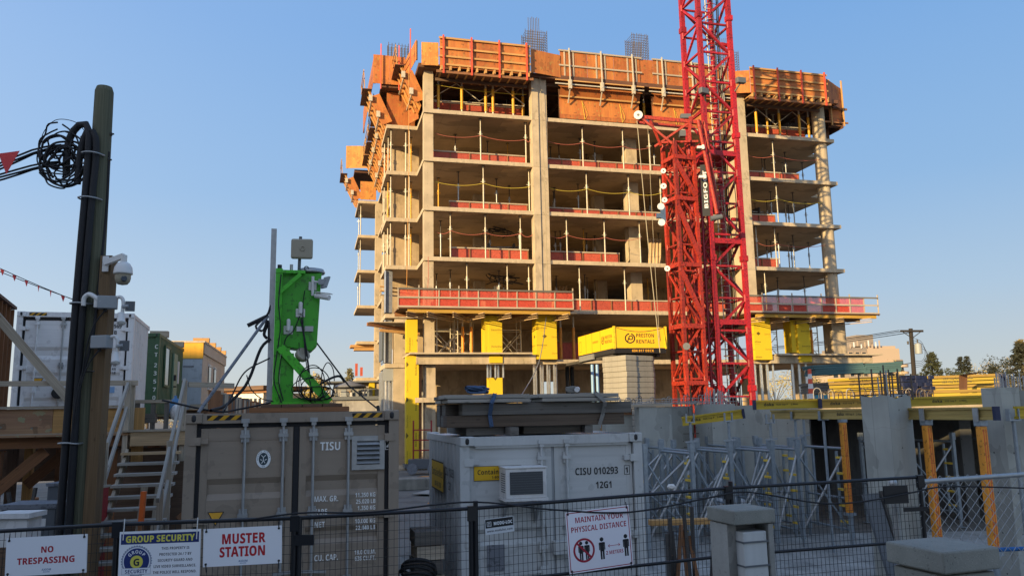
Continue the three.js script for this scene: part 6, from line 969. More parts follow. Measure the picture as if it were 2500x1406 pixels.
// ---------- fence of black mesh panels ----------
const fp = [[-4.95, -6.34, 2.12], [-3.1, -6.4, 2.186], [-1.74, -6.5, 2.196], [-0.355, -6.8, 2.212], [1.99, -7.6, 2.262], [3.99, -8.0, 2.296]];
const wireProto = {};
for (let i = 0; i < 5; i++) {
  const [x0, z0, y0] = fp[i], [x1, z1, y1] = fp[i + 1], L = Math.hypot(x1 - x0, z1 - z0), a = Math.atan2(-(z1 - z0), x1 - x0), s = (y1 - y0) / L, t = thing('mesh_fence', ['black mesh fence panel at the far left, carrying the no trespassing sign', 'black mesh fence panel carrying the security and muster signs', 'black mesh fence panel before the tan container door', 'widest black mesh fence panel, carrying the distancing sign', 'black mesh fence panel right of the lantern pillar'][i], 'fence panel', V(x0, y0 - 1.8, z0), a, 'black mesh fence panels');
  const Y = (x, y) => y + s * x;
  part(t, 'post', new Geo().rod(V(0.02, 0, 0), V(0.02, 1.8 + (i > 2 ? 0.06 : 0.01), 0), 0.021, 10), M.fenceBlack); part(t, 'post', new Geo().rod(V(L - 0.02, 0, 0), V(L - 0.02, Y(L, 1.81), 0), 0.021, 10), M.fenceBlack);
  for (const y of i > 2 ? [1.8, 1.2, 0.06] : [1.8, 0.06]) part(t, 'rail', new Geo().rod(V(0.02, Y(0, y), 0), V(L - 0.02, Y(L, y), 0), y === 1.2 ? 0.013 : 0.0155, 8), M.fenceBlack);
  const g = new Geo(); for (let x = 0.05; x < L - 0.03; x += 0.042) g.bar(V(x, Y(x, 0.06), 0.008), V(x, Y(x, 1.79), 0.008), 0.003); for (let y = 0.1; y < 1.78; y += 0.068) g.bar(V(0.03, Y(0, y), 0.011), V(L - 0.03, Y(L, y), 0.011), 0.003);
  tag(part(t, 'wire_mesh', g, M.fenceBlack), null, null, null, 'stuff');
  part(t, 'clamp', new Geo().lh(L - 0.05, Y(L, 1.7), -0.015, L + 0.02, Y(L, 1.82), 0.025), M.fenceBlack);
}
solo('fence_cable', new Geo().tube([V(-2.1, 2.2, -6.42), V(-1.7, 2.24, -6.46), V(-1.2, 2.225, -6.54), V(-0.36, 2.27, -6.74), V(0.3, 2.17, -6.98), V(1.0, 2.11, -7.2), V(1.8, 2.2, -7.45), V(2.1, 2.23, -7.55), V(3.0, 2.09, -7.7), V(3.9, 2.17, -7.9), V(4.1, 2.2, -7.95), V(6, 2.1, -8.3)], 0.008, 6, 70), M.rubber, 'black cable looped along the top of the mesh fence', 'cable');
{ const g = new THREE.IcosahedronGeometry(0.035, 0); g.scale(1.3, 0.8, 0.5); g.translate(1.42, 2.3, -7.42); solo('paper_scrap', g, M.whiteClean, 'scrap of white plastic caught on the fence rail before the scaffolding', 'litter'); }
solo('number_plate', new Geo().lh(-1.75, 1.99, -6.49, -1.6, 2.07, -6.47), M.fenceBlack, 'small black plate on the fence right of the muster sign', 'plate'); { const t = thing('number_plate', 'black plate at the right end of the mesh fence beside the chain link', 'plate', V(3.55, 2.06, -7.87), 0.2); part(t, 'plate', new Geo().lh(0, 0, 0, 0.26, 0.17, 0.012), M.fenceBlack); part(t, 'strip', new Geo().lh(0.2, -0.08, 0.0, 0.46, -0.04, 0.012), M.fenceBlack); }
// ---------- signs hung on the fence ----------
function sign(label, x, y, z, w, h, turn, roll, m, holes = true) {
  const t = thing('sign_board', label, 'sign', V(x, y, z), turn); t.rotation.z = roll; t.rotation.order = 'YXZ';
  part(t, 'board', new Geo().lh(-w / 2, -h / 2, -0.006, w / 2, h / 2, 0), M.white); part(t, 'print', new Geo().add(sheet(w, h), 0, 0, 0.003), m);
  if (holes) for (const [a, b] of [[-1, 1], [1, 1], [-1, -1], [1, -1]]) part(t, 'cable_tie', new Geo().rod(V(a * (w / 2 - 0.022), b * (h / 2 - 0.02), 0.002), V(a * (w / 2 - 0.022), b * (h / 2 - 0.02), 0.008), 0.009, 10).rod(V(a * (w / 2 - 0.022), b * (h / 2 - 0.02), 0.006), V(a * (w / 2 - 0.026), b * (h / 2 - 0.02) + (b > 0 ? 0.05 : -0.06), 0.004), 0.004, 5), M.black);
  return t;
}
const paper = (x, w, h, c = '#e6e8ec') => { x.fillStyle = c; x.fillRect(0, 0, w, h); };
sign('white no trespassing sign with red letters on the left of the fence', -3.63, 1.97, -6.35, 0.612, 0.287, 0.04, 0.03, print(1024, 480, (x, w, h) => { paper(x, w, h); text(x, 'NO', 520, 165, 104, '#a3182b', { sx: 1.05, weight: '900' }); text(x, 'TRESPASSING', 512, 300, 108, '#a3182b', { sx: 1.05, weight: '900' }); text(x, 'AXIOM', 520, 415, 36, '#4a6890'); text(x, 'BUILDERS', 520, 442, 18, '#4a6890'); }));
sign('white muster station sign with large red letters on the fence', -2.143, 2.0, -6.43, 0.602, 0.285, 0.07, 0.022, print(1024, 480, (x, w, h) => { paper(x, w, h); text(x, 'MUSTER', 520, 140, 172, '#b3121f', { sx: 0.86, weight: '900' }); text(x, 'STATION', 512, 305, 172, '#b3121f', { sx: 0.84, weight: '900' }); text(x, 'AXIOM', 520, 425, 36, '#4a6890'); text(x, 'BUILDERS', 520, 452, 18, '#4a6890'); }));
sign('white and blue group security sign with a round badge on the fence', -2.77, 1.905, -6.385, 0.616, 0.462, 0.06, 0.012, print(1024, 768, (x, w, h) => {
  paper(x, w, h); x.fillStyle = '#182a66'; x.fillRect(20, 30, 984, 130); text(x, 'GROUP SECURITY', 512, 98, 112, '#d7cf55', { sx: 0.94, weight: '900' });
  x.fillStyle = '#8b95a6'; for (let i = 0; i < 36; i++) { const a = i * Math.PI / 18; x.beginPath(); x.arc(225 + 182 * Math.cos(a), 370 + 182 * Math.sin(a), 14, 0, 6.3); x.fill(); } x.beginPath(); x.arc(225, 370, 182, 0, 6.3); x.fill(); x.fillStyle = '#dfe3ea'; x.beginPath(); x.arc(225, 370, 172, 0, 6.3); x.fill(); x.fillStyle = '#1b2f6d'; x.beginPath(); x.arc(225, 370, 160, 0, 6.3); x.fill(); x.fillStyle = '#d7cf55'; x.beginPath(); x.arc(225, 380, 80, 0, 6.3); x.fill(); text(x, 'G', 225, 384, 118, '#141a30', { weight: '900' });
  'GROUP'.split('').forEach((c, i) => { const a = -Math.PI / 2 + (i - 2) * 0.4; x.save(); x.translate(225 + 120 * Math.cos(a), 374 + 120 * Math.sin(a)); x.rotate(a + Math.PI / 2); text(x, c, 0, 0, 58, '#e6e8ec'); x.restore(); });
  x.fillStyle = '#dfe3ea'; x.fillRect(45, 455, 360, 78); x.strokeStyle = '#8b95a6'; x.lineWidth = 4; x.strokeRect(45, 455, 360, 78); text(x, 'SECURITY', 225, 496, 62, '#182a66');
  ['THIS PROPERTY IS', 'PROTECTED 24 / 7 BY', 'SECURITY GUARD AND', 'LIVE VIDEO SURVEILLANCE.', 'THE POLICE WILL RESPOND.'].forEach((s, i) => text(x, s, 710, 225 + i * 74, 46, '#1a1c24', { sx: 0.9 }));
  x.fillStyle = '#d7cf55'; x.fillRect(20, 590, 984, 150); text(x, '604 - 321 - 9600', 512, 665, 120, '#15161c', { sx: 1.02 });
}), false);
for (const x of [-3.05, -2.48]) solo('cable_tie', new Geo().rod(V(x, 2.07, -6.36), V(x, 2.23, -6.37), 0.004, 5), M.whiteClean, x < -2.8 ? 'white cable tie at the left of the security sign' : 'white cable tie at the right of the security sign', 'cable tie');
sign('white distancing sign with red border and black figures on the fence', 0.72, 1.9, -7.12, 0.606, 0.51, 0.33, 0.052, print(1024, 862, (x, w, h) => {
  paper(x, w, h, '#eceaf0'); x.strokeStyle = '#a01832'; x.lineWidth = 12; x.strokeRect(22, 22, w - 44, h - 44); text(x, 'MAINTAIN YOUR', 530, 130, 108, '#a01832', { sx: 0.9 }); text(x, 'PHYSICAL DISTANCE', 515, 260, 108, '#a01832', { sx: 0.86 });
  const man = (cx, cy, s) => { x.fillStyle = '#14151a'; x.beginPath(); x.arc(cx, cy - 120 * s, 30 * s, 0, 6.3); x.fill(); x.beginPath(); x.roundRect(cx - 50 * s, cy - 80 * s, 100 * s, 34 * s, 16 * s); x.fill(); x.fillRect(cx - 34 * s, cy - 70 * s, 68 * s, 120 * s); x.fillRect(cx - 50 * s, cy - 62 * s, 14 * s, 90 * s); x.fillRect(cx + 36 * s, cy - 62 * s, 14 * s, 90 * s); x.fillRect(cx - 32 * s, cy + 45 * s, 28 * s, 115 * s); x.fillRect(cx + 4 * s, cy + 45 * s, 28 * s, 115 * s); };
  man(205, 560, 0.85); man(300, 560, 0.85); x.strokeStyle = '#a01832'; x.lineWidth = 30; x.beginPath(); x.arc(252, 560, 155, 0, 6.3); x.stroke(); x.beginPath(); x.moveTo(145, 450); x.lineTo(360, 670); x.stroke();
  man(540, 560, 1); man(930, 560, 1); text(x, '2 METERS', 738, 640, 70, '#a01832', { sx: 0.9 }); x.lineWidth = 7; x.beginPath(); x.moveTo(640, 545); x.lineTo(830, 545); x.moveTo(665, 525); x.lineTo(640, 545); x.lineTo(665, 565); x.moveTo(805, 525); x.lineTo(830, 545); x.lineTo(805, 565); x.stroke();
}));
sign('small black and white fence maker plate on the fence', -0.14, 2.065, -6.85, 0.252, 0.126, 0.3, 0.07, print(512, 256, (x, w, h) => { paper(x, w, h, '#c9cdd0'); x.fillStyle = '#101418'; x.fillRect(10, 10, w - 20, 140); x.strokeStyle = '#c9cdd0'; x.lineWidth = 8; x.strokeRect(40, 50, 70, 70); x.strokeRect(62, 66, 26, 54); text(x, 'MODU-LOC', 320, 86, 74, '#dfe3e6', { sx: 0.85, weight: '900' }); text(x, 'www.moduloc.com', 256, 202, 52, '#1b2228', { sx: 0.95 }); }), false);
// ---------- concrete pillars in front of the fence ----------
function capPillar(label, x, z, top) {
  const S = 0.365, t = thing('concrete_pillar', label, 'pillar', V(x, 1.3, z), 0.33);
  const h = top - 1.3; part(t, 'cap', new Geo().round(S, 0.105, S, S / 2, h - 0.0525, -S / 2, 0.012, 0, 3), M.aggregate); return { t, h, S };
}
{
  const { t, h, S } = capPillar('concrete pillar with a grey lantern set in its front, before the scaffolding', 1.596, -6.0, 2.253), b = h - 0.11, i = 0.016;
  part(t, 'left_wall', new Geo().round(0.08, b, S - 0.13, i + 0.04, b / 2, -S / 2 - 0.055, 0.008), M.slabGrey); part(t, 'right_wall', new Geo().round(0.045, b, S - 2 * i, S - i - 0.0225, b / 2, -S / 2, 0.006), M.slabGrey);
  part(t, 'back_wall', new Geo().lh(0.11, 0, -S + 0.03, S - 0.06, b, -S + 0.12), M.slabGrey); part(t, 'ledge', new Geo().round(S - 0.02, b - 0.4, S - 0.03, S / 2 + 0.004, (b - 0.4) / 2, -S / 2 + 0.004, 0.01), M.aggregate);
  const l = thing('wall_lantern', 'grey louvred lantern inside the concrete pillar niche', 'lamp', V(1.596, 1.3, -6.0), 0.33);
  part(l, 'diffuser', new Geo().round(0.205, 0.33, 0.15, 0.19, b - 0.215, -0.1, 0.01), M.contGrey); for (const y of [b - 0.13, b - 0.3, b - 0.385]) part(l, 'bar', new Geo().lh(0.082, y, -0.18, 0.3, y + 0.012, -0.016), M.greyDark); part(l, 'back_plate', new Geo().lh(0.1, b - 0.38, -0.24, 0.3, b - 0.02, -0.18), M.greyDark);
}
{
  const { t, h, S } = capPillar('nearest concrete pillar with a speckled cap at the lower right', 2.04, -3.95, 2.3), b = h - 0.118, i = 0.022;
  part(t, 'body', new Geo().round(S - 2 * i, b, S - 2 * i, S / 2, b / 2, -S / 2, 0.01), M.aggregate); part(t, 'joint', new Geo().lh(0.05, b - 0.002, -S + 0.05, S - 0.05, h - 0.1, -0.05), M.slabGrey);
}
// ---------- cast concrete walls with starter bars ----------
{
  const A = V(3.02, 0, -20.0), t = thing('cast_wall', 'long raw concrete wall with tie holes behind the scaffolding', 'wall', A, YAW);
  const seg = (u0, u1, d, y, w = 0.3) => part(t, 'wall_pour', new Geo().lh(u0, 0, -d - w, u1, y, -d), M.formed);
  seg(-0.6, 0.12, 0.5, 2.86); seg(0.121, 1.0, 0.05, 3.06); seg(1.001, 1.95, 0.75, 3.06); seg(1.951, 2.62, -0.25, 3.1, 0.9); seg(2.621, 5.0, 0.15, 3.05, 0.35); seg(0.98, 1.0, 0.1, 3.04, 0.9);
  part(t, 'form_board', new Geo().lh(-0.6, 2.87, -0.9, 0.1, 3.02, -0.45, true), M.lumberBrown); part(t, 'top_board', new Geo().lh(-0.5, 3.065, -0.2, 1.0, 3.13, -0.02, true), M.lumberPale);
  part(t, 'return_wall', new Geo().lh(4.98, 0, -6, 5.3, 2.85, -0.52), M.formedShaded); part(t, 'back_wall', new Geo().lh(-4.55, 0, -1.2, -0.61, 2.93, -0.9), M.formed);
  const h = thing('hairpin_bars', 'row of bent pale starter bars along the top of the concrete wall', 'reinforcement', A, YAW);
  for (let i = 0; i < 34; i++) { const u = -0.55 + i * 0.105 + rr(-0.03, 0.03), d = rr(0.1, 0.7), y = 3.05, k = rr(0.16, 0.32), w = rr(0.05, 0.14); part(h, 'hairpin', new Geo().tube([V(u, y, -d), V(u, y + k * 0.9, -d), V(u + 0.02, y + k, -d), V(u + w - 0.02, y + k, -d), V(u + w, y + k * 0.9, -d), V(u + w, y, -d)], 0.009, 4, 12), i % 3 ? M.rebarPale : M.rebar); }
  for (const y of [3.14, 3.24]) part(h, 'bar', new Geo().rod(V(-0.6, y, -0.4), V(3.4, y + 0.03, -0.5), 0.009, 5), M.rebarPale); for (let i = 0; i < 14; i++) part(h, 'bar', new Geo().rod(V(rr(-0.6, 2.4), 3.1 + rr(0, 0.1), -rr(0.1, 0.6)), V(rr(-0.2, 3), 3.1 + rr(0, 0.1), -rr(0.1, 0.6)), 0.008, 4), M.rebarPale);
  const s = thing('starter_bars', 'cluster of upright starter bars on the short wall pier by the crane', 'reinforcement', site(A, 1.95, -0.2, 3.1), YAW); for (let i = 0; i < 13; i++) part(s, 'bar', new Geo().rod(V(0.05 + (i % 7) * 0.09, 0, -0.05 - (i > 6) * 0.3), V(0.05 + (i % 7) * 0.09 + rr(-0.03, 0.03), rr(0.25, 0.42), -0.05 - (i > 6) * 0.3), 0.014, 5), M.galv);
  const L = thing('rebar_ladder', 'thin dark rebar ladder standing against the concrete wall', 'reinforcement', site(A, 1.72, 0.5, 0), YAW); for (const x of [0, 0.1]) part(L, 'bar', new Geo().rod(V(x, 0.3, 0), V(x, 3.4, -0.05), 0.012, 5), M.rebar); for (let y = 1; y < 3; y += 0.34) part(L, 'rung', new Geo().rod(V(-0.2, y, 0), V(0.45, y, 0), 0.01, 5), M.rebar);
}
{ // parkade deck behind, with dark rooms under it
  const t = thing('parkade_slab', 'concrete deck over the dark parking level at the right', 'slab', V(0, 0, 0));
  part(t, 'slab', new Geo().lh(8.2, 2.86, -36, 26, 3.08, -19.2), M.concrete); part(t, 'back_wall', new Geo().lh(8.0, 0, -30.3, 26, 2.85, -30), M.formedShaded); part(t, 'side_wall', new Geo().lh(25.7, 0, -29.9, 26, 2.85, -14), M.formedShaded); part(t, 'side_wall', new Geo().lh(11.6, 0, -29.9, 11.9, 2.85, -21), M.formedShaded);
  const p = thing('cast_column', 'tall concrete column with a rough top carrying dark bars, between the two openings', 'column', V(6.42, 0, -13.75), 0.62); const sh = new THREE.BoxGeometry(0.74, 3.14, 0.5, 8, 1, 4), q = sh.attributes.position; for (let i = 0; i < q.count; i++) if (q.getY(i) > 1.5) q.setY(i, q.getY(i) + rr(-0.03, 0.03) + 0.03 * Math.sin(q.getX(i) * 9)); sh.computeVertexNormals(); { const v = sh.attributes.uv, nn = sh.attributes.normal; for (let i = 0; i < v.count; i++) v.setXY(i, v.getX(i) * (Math.abs(nn.getX(i)) > 0.5 ? 0.5 : 0.74) + (Math.abs(nn.getX(i)) > 0.5 ? 1.1 : 0), v.getY(i) * 3.14); } part(p, 'shaft', new Geo().add(sh, 0.37, 1.57, -0.25), M.formed);
  for (let i = 0; i < 8; i++) part(p, 'starter_bar', new Geo().rod(V(0.06 + i * 0.09, 3.0, -0.08 - 0.1 * (i % 3)), V(0.06 + i * 0.09 + rr(-0.02, 0.02), 3.45 + rr(0, 0.28), -0.08 - 0.1 * (i % 3)), 0.015, 6), i % 3 === 2 ? M.galv : M.rebar);
  const w = thing('cast_wall', 'concrete wall at the right edge with short bars on top', 'wall', V(8.12, 0, -13.35), YAW); part(w, 'wall_pour', new Geo().lh(0, 0, -0.4, 0.38, 3.26, 0), M.formed); part(w, 'wall_pour', new Geo().lh(0.381, 0, -0.4, 4, 3.2, -0.02), M.formed); for (let i = 0; i < 12; i++) part(w, 'starter_bar', new Geo().rod(V(0.05 + i * 0.06, 3.2, -0.1 - 0.1 * (i % 2)), V(0.05 + i * 0.06, 3.42 + rr(0, 0.12), -0.1 - 0.1 * (i % 2)), 0.012, 5), M.galv);
  const h = thing('hairpin_bars', 'dark looped bars along the edge of the parking deck before the yellow beams', 'reinforcement', V(7.0, 3.08, -18.6), 0.05); for (let i = 0; i < 26; i++) { const u = i * 0.115 + rr(-0.03, 0.03), k = rr(0.22, 0.34), v = rr(0.08, 0.2), d = rr(0, 0.4); part(h, 'hairpin', new Geo().tube([V(u, 0, -d), V(u, k * 0.8, -d), V(u + 0.04, k, -d), V(u + v - 0.04, k, -d), V(u + v, k * 0.8, -d), V(u + v, 0, -d)], 0.01, 4, 12), i % 4 ? M.rebar : M.rebarPale); }
  const c = thing('rebar_cage', 'low dark rebar cage with horizontal bars before the yellow beam stack', 'reinforcement', V(6.75, 3.1, -15.6), 0.1); for (const y of [0.08, 0.2, 0.31, 0.42]) part(c, 'bar', new Geo().rod(V(-0.2, y, 0), V(1.2, y + 0.04, -0.1), 0.011, 5), M.rebar); for (let i = 0; i < 5; i++) part(c, 'bar', new Geo().rod(V(i * 0.27, 0, 0), V(i * 0.27, 0.5 + 0.1 * (i % 2), 0), 0.017, 5), M.rebar);
}
// ---------- yellow formwork beams ----------
const dokaText = letters(512, 64, (x) => { text(x, 'doka', 70, 32, 54, '#23200e', { weight: '900' }); text(x, 'H20 top P    2.90m', 300, 34, 34, '#3a3410', { sx: 0.95 }); });
function iBeam(label, p, q, m = M.beamYellow, capA = true, print = true, tilt = 0) {
  const L = p.distanceTo(q), a = Math.atan2(-(q.z - p.z), q.x - p.x), t = thing('formwork_beam', label, 'beam', p, a); t.rotation.order = 'YXZ'; t.rotation.z = Math.asin((q.y - p.y) / L);
  part(t, 'top_flange', new Geo().lh(0, 0.16, -0.04, L, 0.2, 0.04, true), m); part(t, 'bottom_flange', new Geo().lh(0, 0, -0.04, L, 0.04, 0.04, true), m); part(t, 'web', new Geo().lh(0.003, 0.041, -0.014, L - 0.003, 0.159, 0.014, true), m);
  if (capA) part(t, 'end_cap', new Geo().lh(L - 0.05, -0.006, -0.046, L + 0.008, 0.206, 0.046), M.blueCap); if (capA > 1) part(t, 'end_cap', new Geo().lh(-0.008, -0.006, -0.046, 0.05, 0.206, 0.046), M.blueCap);
  if (print) part(t, 'lettering', new Geo().add(sheet(0.9, 0.1), L * 0.45, 0.1, 0.0165), dokaText);
  return t;
}
{
  iBeam('tilted yellow formwork beam lying on two jacks before the concrete wall', V(3.77, 2.62, -18), V(5.16, 2.77, -18), M.beamYellow, 1);
  iBeam('weathered yellow formwork beam running toward the camera over the scaffolding', V(5.9, 2.735, -18.4), V(7.4, 2.745, -12.3), M.beamOld, 1);
  iBeam('short yellow formwork beam at the far right edge', V(8.05, 2.745, -12.9), V(11, 2.75, -13.5), M.beamYellow, 0, false);
  iBeam('upper yellow formwork beam with blue ends, leftmost of the top run', V(5.3, 2.955, -17.75), V(6.78, 2.965, -17.75), M.beamYellow, 2);
  iBeam('ochre formwork beam in the top run left of the rough topped column', V(6.7, 2.955, -17.6), V(8.2, 2.965, -17.6), M.beamOchre, 2);
  iBeam('dark yellow formwork beam in the top run right of the rough topped column', V(8.4, 2.955, -17.6), V(11.1, 2.99, -17.6), mat(0.46, 0.33, 0.02, T.wood, 0.65, { flat: true }), 0);
}
// jacks with fork heads that carry the beams
const jack = (label, x, z, y0, y1, m = M.galvBlue) => { const t = thing('screw_jack', label, 'jack', V(x, y0, z)); part(t, 'spindle', new Geo().rod(V(0, 0, 0), V(0, y1 - y0 - 0.02, 0), 0.03, 8), m); part(t, 'fork_head', new Geo().lh(-0.09, y1 - y0 - 0.02, -0.06, 0.09, y1 - y0, 0.06), m); for (const s of [-0.085, 0.07]) part(t, 'fork_arm', new Geo().lh(s, y1 - y0, -0.05, s + 0.015, y1 - y0 + 0.17, 0.05), m); part(t, 'wing_nut', new Geo().bar(V(-0.12, 0.12, 0), V(0.12, 0.14, 0.03), 0.035), m); };
// ---------- galvanised shoring towers ----------
function frame() {                                    // one frame 1.5 m deep, standing along the depth of the site
  const t = thing('shoring_scaffold', '', 'scaffold');
  for (const y0 of [0.2]) {
    for (const d of [0, 1.5]) part(t, 'leg', new Geo().bar(V(0, y0, -d), V(0, 2.16, -d), 0.075, 0.075), M.galvBlue);
    part(t, 'inner_leg', new Geo().bar(V(0, y0 + 0.1, -0.32), V(0, 2.0, -0.32), 0.045, 0.045), M.galvBlue); part(t, 'inner_leg', new Geo().bar(V(0, y0 + 0.1, -1.18), V(0, 2.0, -1.18), 0.045, 0.045), M.galvBlue);
    for (const y of [2.06, 1.0, 0.35]) part(t, 'cross_tube', new Geo().rod(V(0, y, 0), V(0, y, -1.5), y > 2 ? 0.03 : 0.024, 8), M.galvBlue);
    for (let y = 0.5; y < 2; y += 0.34) { part(t, 'rung', new Geo().bar(V(0, y, 0), V(0, y, -0.32), 0.055, 0.045), M.rung); }
    part(t, 'head_collar', new Geo().lh(-0.05, 2.1, -0.05, 0.05, 2.28, 0.05), M.galvBlue); part(t, 'head_collar', new Geo().lh(-0.05, 2.1, -1.55, 0.05, 2.28, -1.45), M.galvBlue);
    part(t, 'base_jack', new Geo().rod(V(0, 0, 0), V(0, 0.2, 0), 0.03, 8).lh(-0.08, 0, -0.08, 0.08, 0.012, 0.08).rod(V(0, 0, -1.5), V(0, 0.2, -1.5), 0.03, 8).lh(-0.08, 0, -1.58, 0.08, 0.012, -1.42), M.galvBlue);
  }
  return t;
}
const S0 = V(3.63, 0, -16.6), F0 = frame();
const spots = [[-0.95, 0.2], [0, 0], [0.93, 0.1], [1.85, 0], [2.65, 0.3], [3.7, 0.1], [6.4, 1.6], [7.9, 1.6], [0.5, 1.9], [-0.5, 2.1], [2.2, 2.0], [9.4, 1.8], [0.45, 0.95], [1.4, 1.0], [2.35, 0.9], [-1.4, 1.2], [3.2, 1.4]];
const sw = ['leftmost', 'second', 'third', 'fourth', 'fifth', 'sixth', 'first shaded', 'second shaded'];
spots.forEach(([u, w], i) => {
  const p = site(S0, u, w, 0.02), l = i < 6 ? `${sw[i]}${i ? ' from the left' : ''} galvanised scaffold frame in the front row before the concrete wall` : i < 8 || i === 11 ? `${i === 11 ? 'farthest right' : sw[i]} scaffold frame in the dark opening under the beams` : `galvanised scaffold frame in the rear row, ${['middle one', 'left one', 'right one'][i - 8]}, close to the concrete wall`, l2 = i > 11 ? `galvanised scaffold frame in the middle row, ${['second', 'third', 'fourth', 'leftmost', 'fifth'][i - 12]} from the left end` : l;
  if (!i) { F0.position.copy(p); F0.rotation.y = YAW; tag(F0, l2, null, 'galvanised scaffold frames of the shoring towers'); } else copyOf(F0, p, YAW, l2);
});
const brace = (i, j, label, y0 = 0.35, y1 = 2.0) => { const g = thing('cross_brace', label, 'brace'); for (const d of [0.03, 1.47]) { const a = site(S0, spots[i][0], spots[i][1] + d, 0), b = site(S0, spots[j][0], spots[j][1] + d, 0); part(g, 'tube', new Geo().rod(a.clone().setY(y0), b.clone().setY(y1), 0.027, 8), M.galv); part(g, 'tube', new Geo().rod(a.clone().setY(y1), b.clone().setY(y0), 0.022, 8), M.galvBlue); } };
[[0, 1, 'crossed galvanised tubes between the first two scaffold frames'], [1, 2, 'crossed galvanised tubes between the second and third scaffold frames'], [2, 3, 'crossed galvanised tubes between the third and fourth scaffold frames'], [3, 4, 'crossed galvanised tubes between the fourth and fifth scaffold frames'], [4, 5, 'crossed galvanised tubes between the fifth and sixth scaffold frames'], [6, 7, 'crossed tubes between the scaffold frames in the dark opening'], [9, 8, 'crossed tubes between the left rear row scaffold frames'], [8, 10, 'crossed tubes between the right rear row scaffold frames'], [12, 13, 'crossed tubes between the second and third middle row scaffold frames'], [13, 14, 'crossed tubes between the third and fourth middle row scaffold frames'], [15, 12, 'crossed tubes at the left end of the middle row of scaffold frames']].forEach(([i, j, l]) => brace(i, j, l));
[[1, 0, 'jack post with a fork head on the second scaffold frame'], [2, 0, 'jack post with a fork head on the third scaffold frame'], [3, 0, 'empty fork head jack on the fourth scaffold frame'], [4, 0, 'jack post under the left end of the weathered beam'], [5, 1.45, 'jack post under the middle of the weathered beam']].forEach(([i, d, l]) => { const p = site(S0, spots[i][0], spots[i][1] + d, 0); jack(l, p.x, p.z, 2.2, i === 3 ? 2.68 : 2.73); });
[[6.36, -16.55, 'slim jack post beside the left orange prop'], [8.0, -12.9, 'jack post at the right end of the beams']].forEach(([x, z, l]) => jack(l, x, z, 0.1, 2.735));
// orange props under the weathered beam
[[7.1, -17.4, 'thinnest orange prop at the left, in front of the dark opening'], [7.04, -13.75, 'middle orange prop standing under the weathered beam'], [7.33, -12.65, 'right orange prop standing under the weathered beam']].forEach(([x, z, l]) => {
  const t = thing('orange_prop', l, 'prop', V(x, 0.1, z), 0.2); part(t, 'shaft', new Geo().round(0.125, 1.9, 0.125, 0, 1.6, 0, 0.025, 0, 3), M.orangeProp); for (const s of [-0.02, 0.02]) part(t, 'groove', new Geo().lh(s - 0.006, 0.7, 0.06, s + 0.006, 2.5, 0.0645), M.redPost);
  part(t, 'foot_tube', new Geo().rod(V(0, 0, 0), V(0, 0.65, 0), 0.045, 10), M.galvBlue); part(t, 'collar', new Geo().lh(-0.1, 0.6, -0.08, 0.1, 0.66, 0.08), M.galvBlue); part(t, 'head', new Geo().lh(-0.07, 2.55, -0.07, 0.07, 2.635, 0.07), M.galvBlue); for (const s of [-0.09, 0.07]) part(t, 'fork_arm', new Geo().lh(s, 2.62, -0.05, s + 0.02, 2.83, 0.055), M.galv);
});
// ---------- stacks of yellow beams and timber on the deck ----------
function beamStack(label, pos, turn, L, nx, ny, dx = 0.2) {
  const t = thing('beam_stack', label, 'beams', pos, turn);
  for (let j = 0; j < ny; j++) for (let i = 0; i < nx; i++) { const x = i * dx, y = j * 0.088, off = rr(-0.05, 0.03); part(t, 'beam', new Geo().lh(x + 0.006, y + 0.01, -L + off, x + dx - 0.012, y + 0.078, -0.03 + off, true), j % 3 === 2 ? M.beamStack2 : M.beamStack); part(t, 'end_cap', new Geo().lh(x, y + 0.002, -0.03 + off, x + dx - 0.006, y + 0.086, 0.02 + off), M.blueCap); }
  if (L > 1.5) part(t, 'lettering', new Geo().add(sheet(1.1, 0.2), -0.004 + 0.0, (ny - 1) * 0.088 - 0.05, -L * 0.5, -Math.PI / 2), letters(512, 96, (x) => { text(x, 'H20 top 2.90m doka', 256, 28, 36, '#3a3208'); text(x, 'H20 top 2.90m doka', 240, 70, 36, '#3a3208'); }));
}
beamStack('near stack of yellow formwork beams with dark blue ends on the parking deck', V(9.25, 3.085, -19), 0.61, 1.95, 7, 7);
beamStack('right stack of yellow formwork beams with blue ends, farther back', V(12.75, 3.25, -21), 0.85, 1.9, 5, 6);
beamStack('low stack of yellow formwork beams with blue ends in front of the right stack', V(11.35, 3.085, -18.9), 0.9, 1.5, 4, 3);
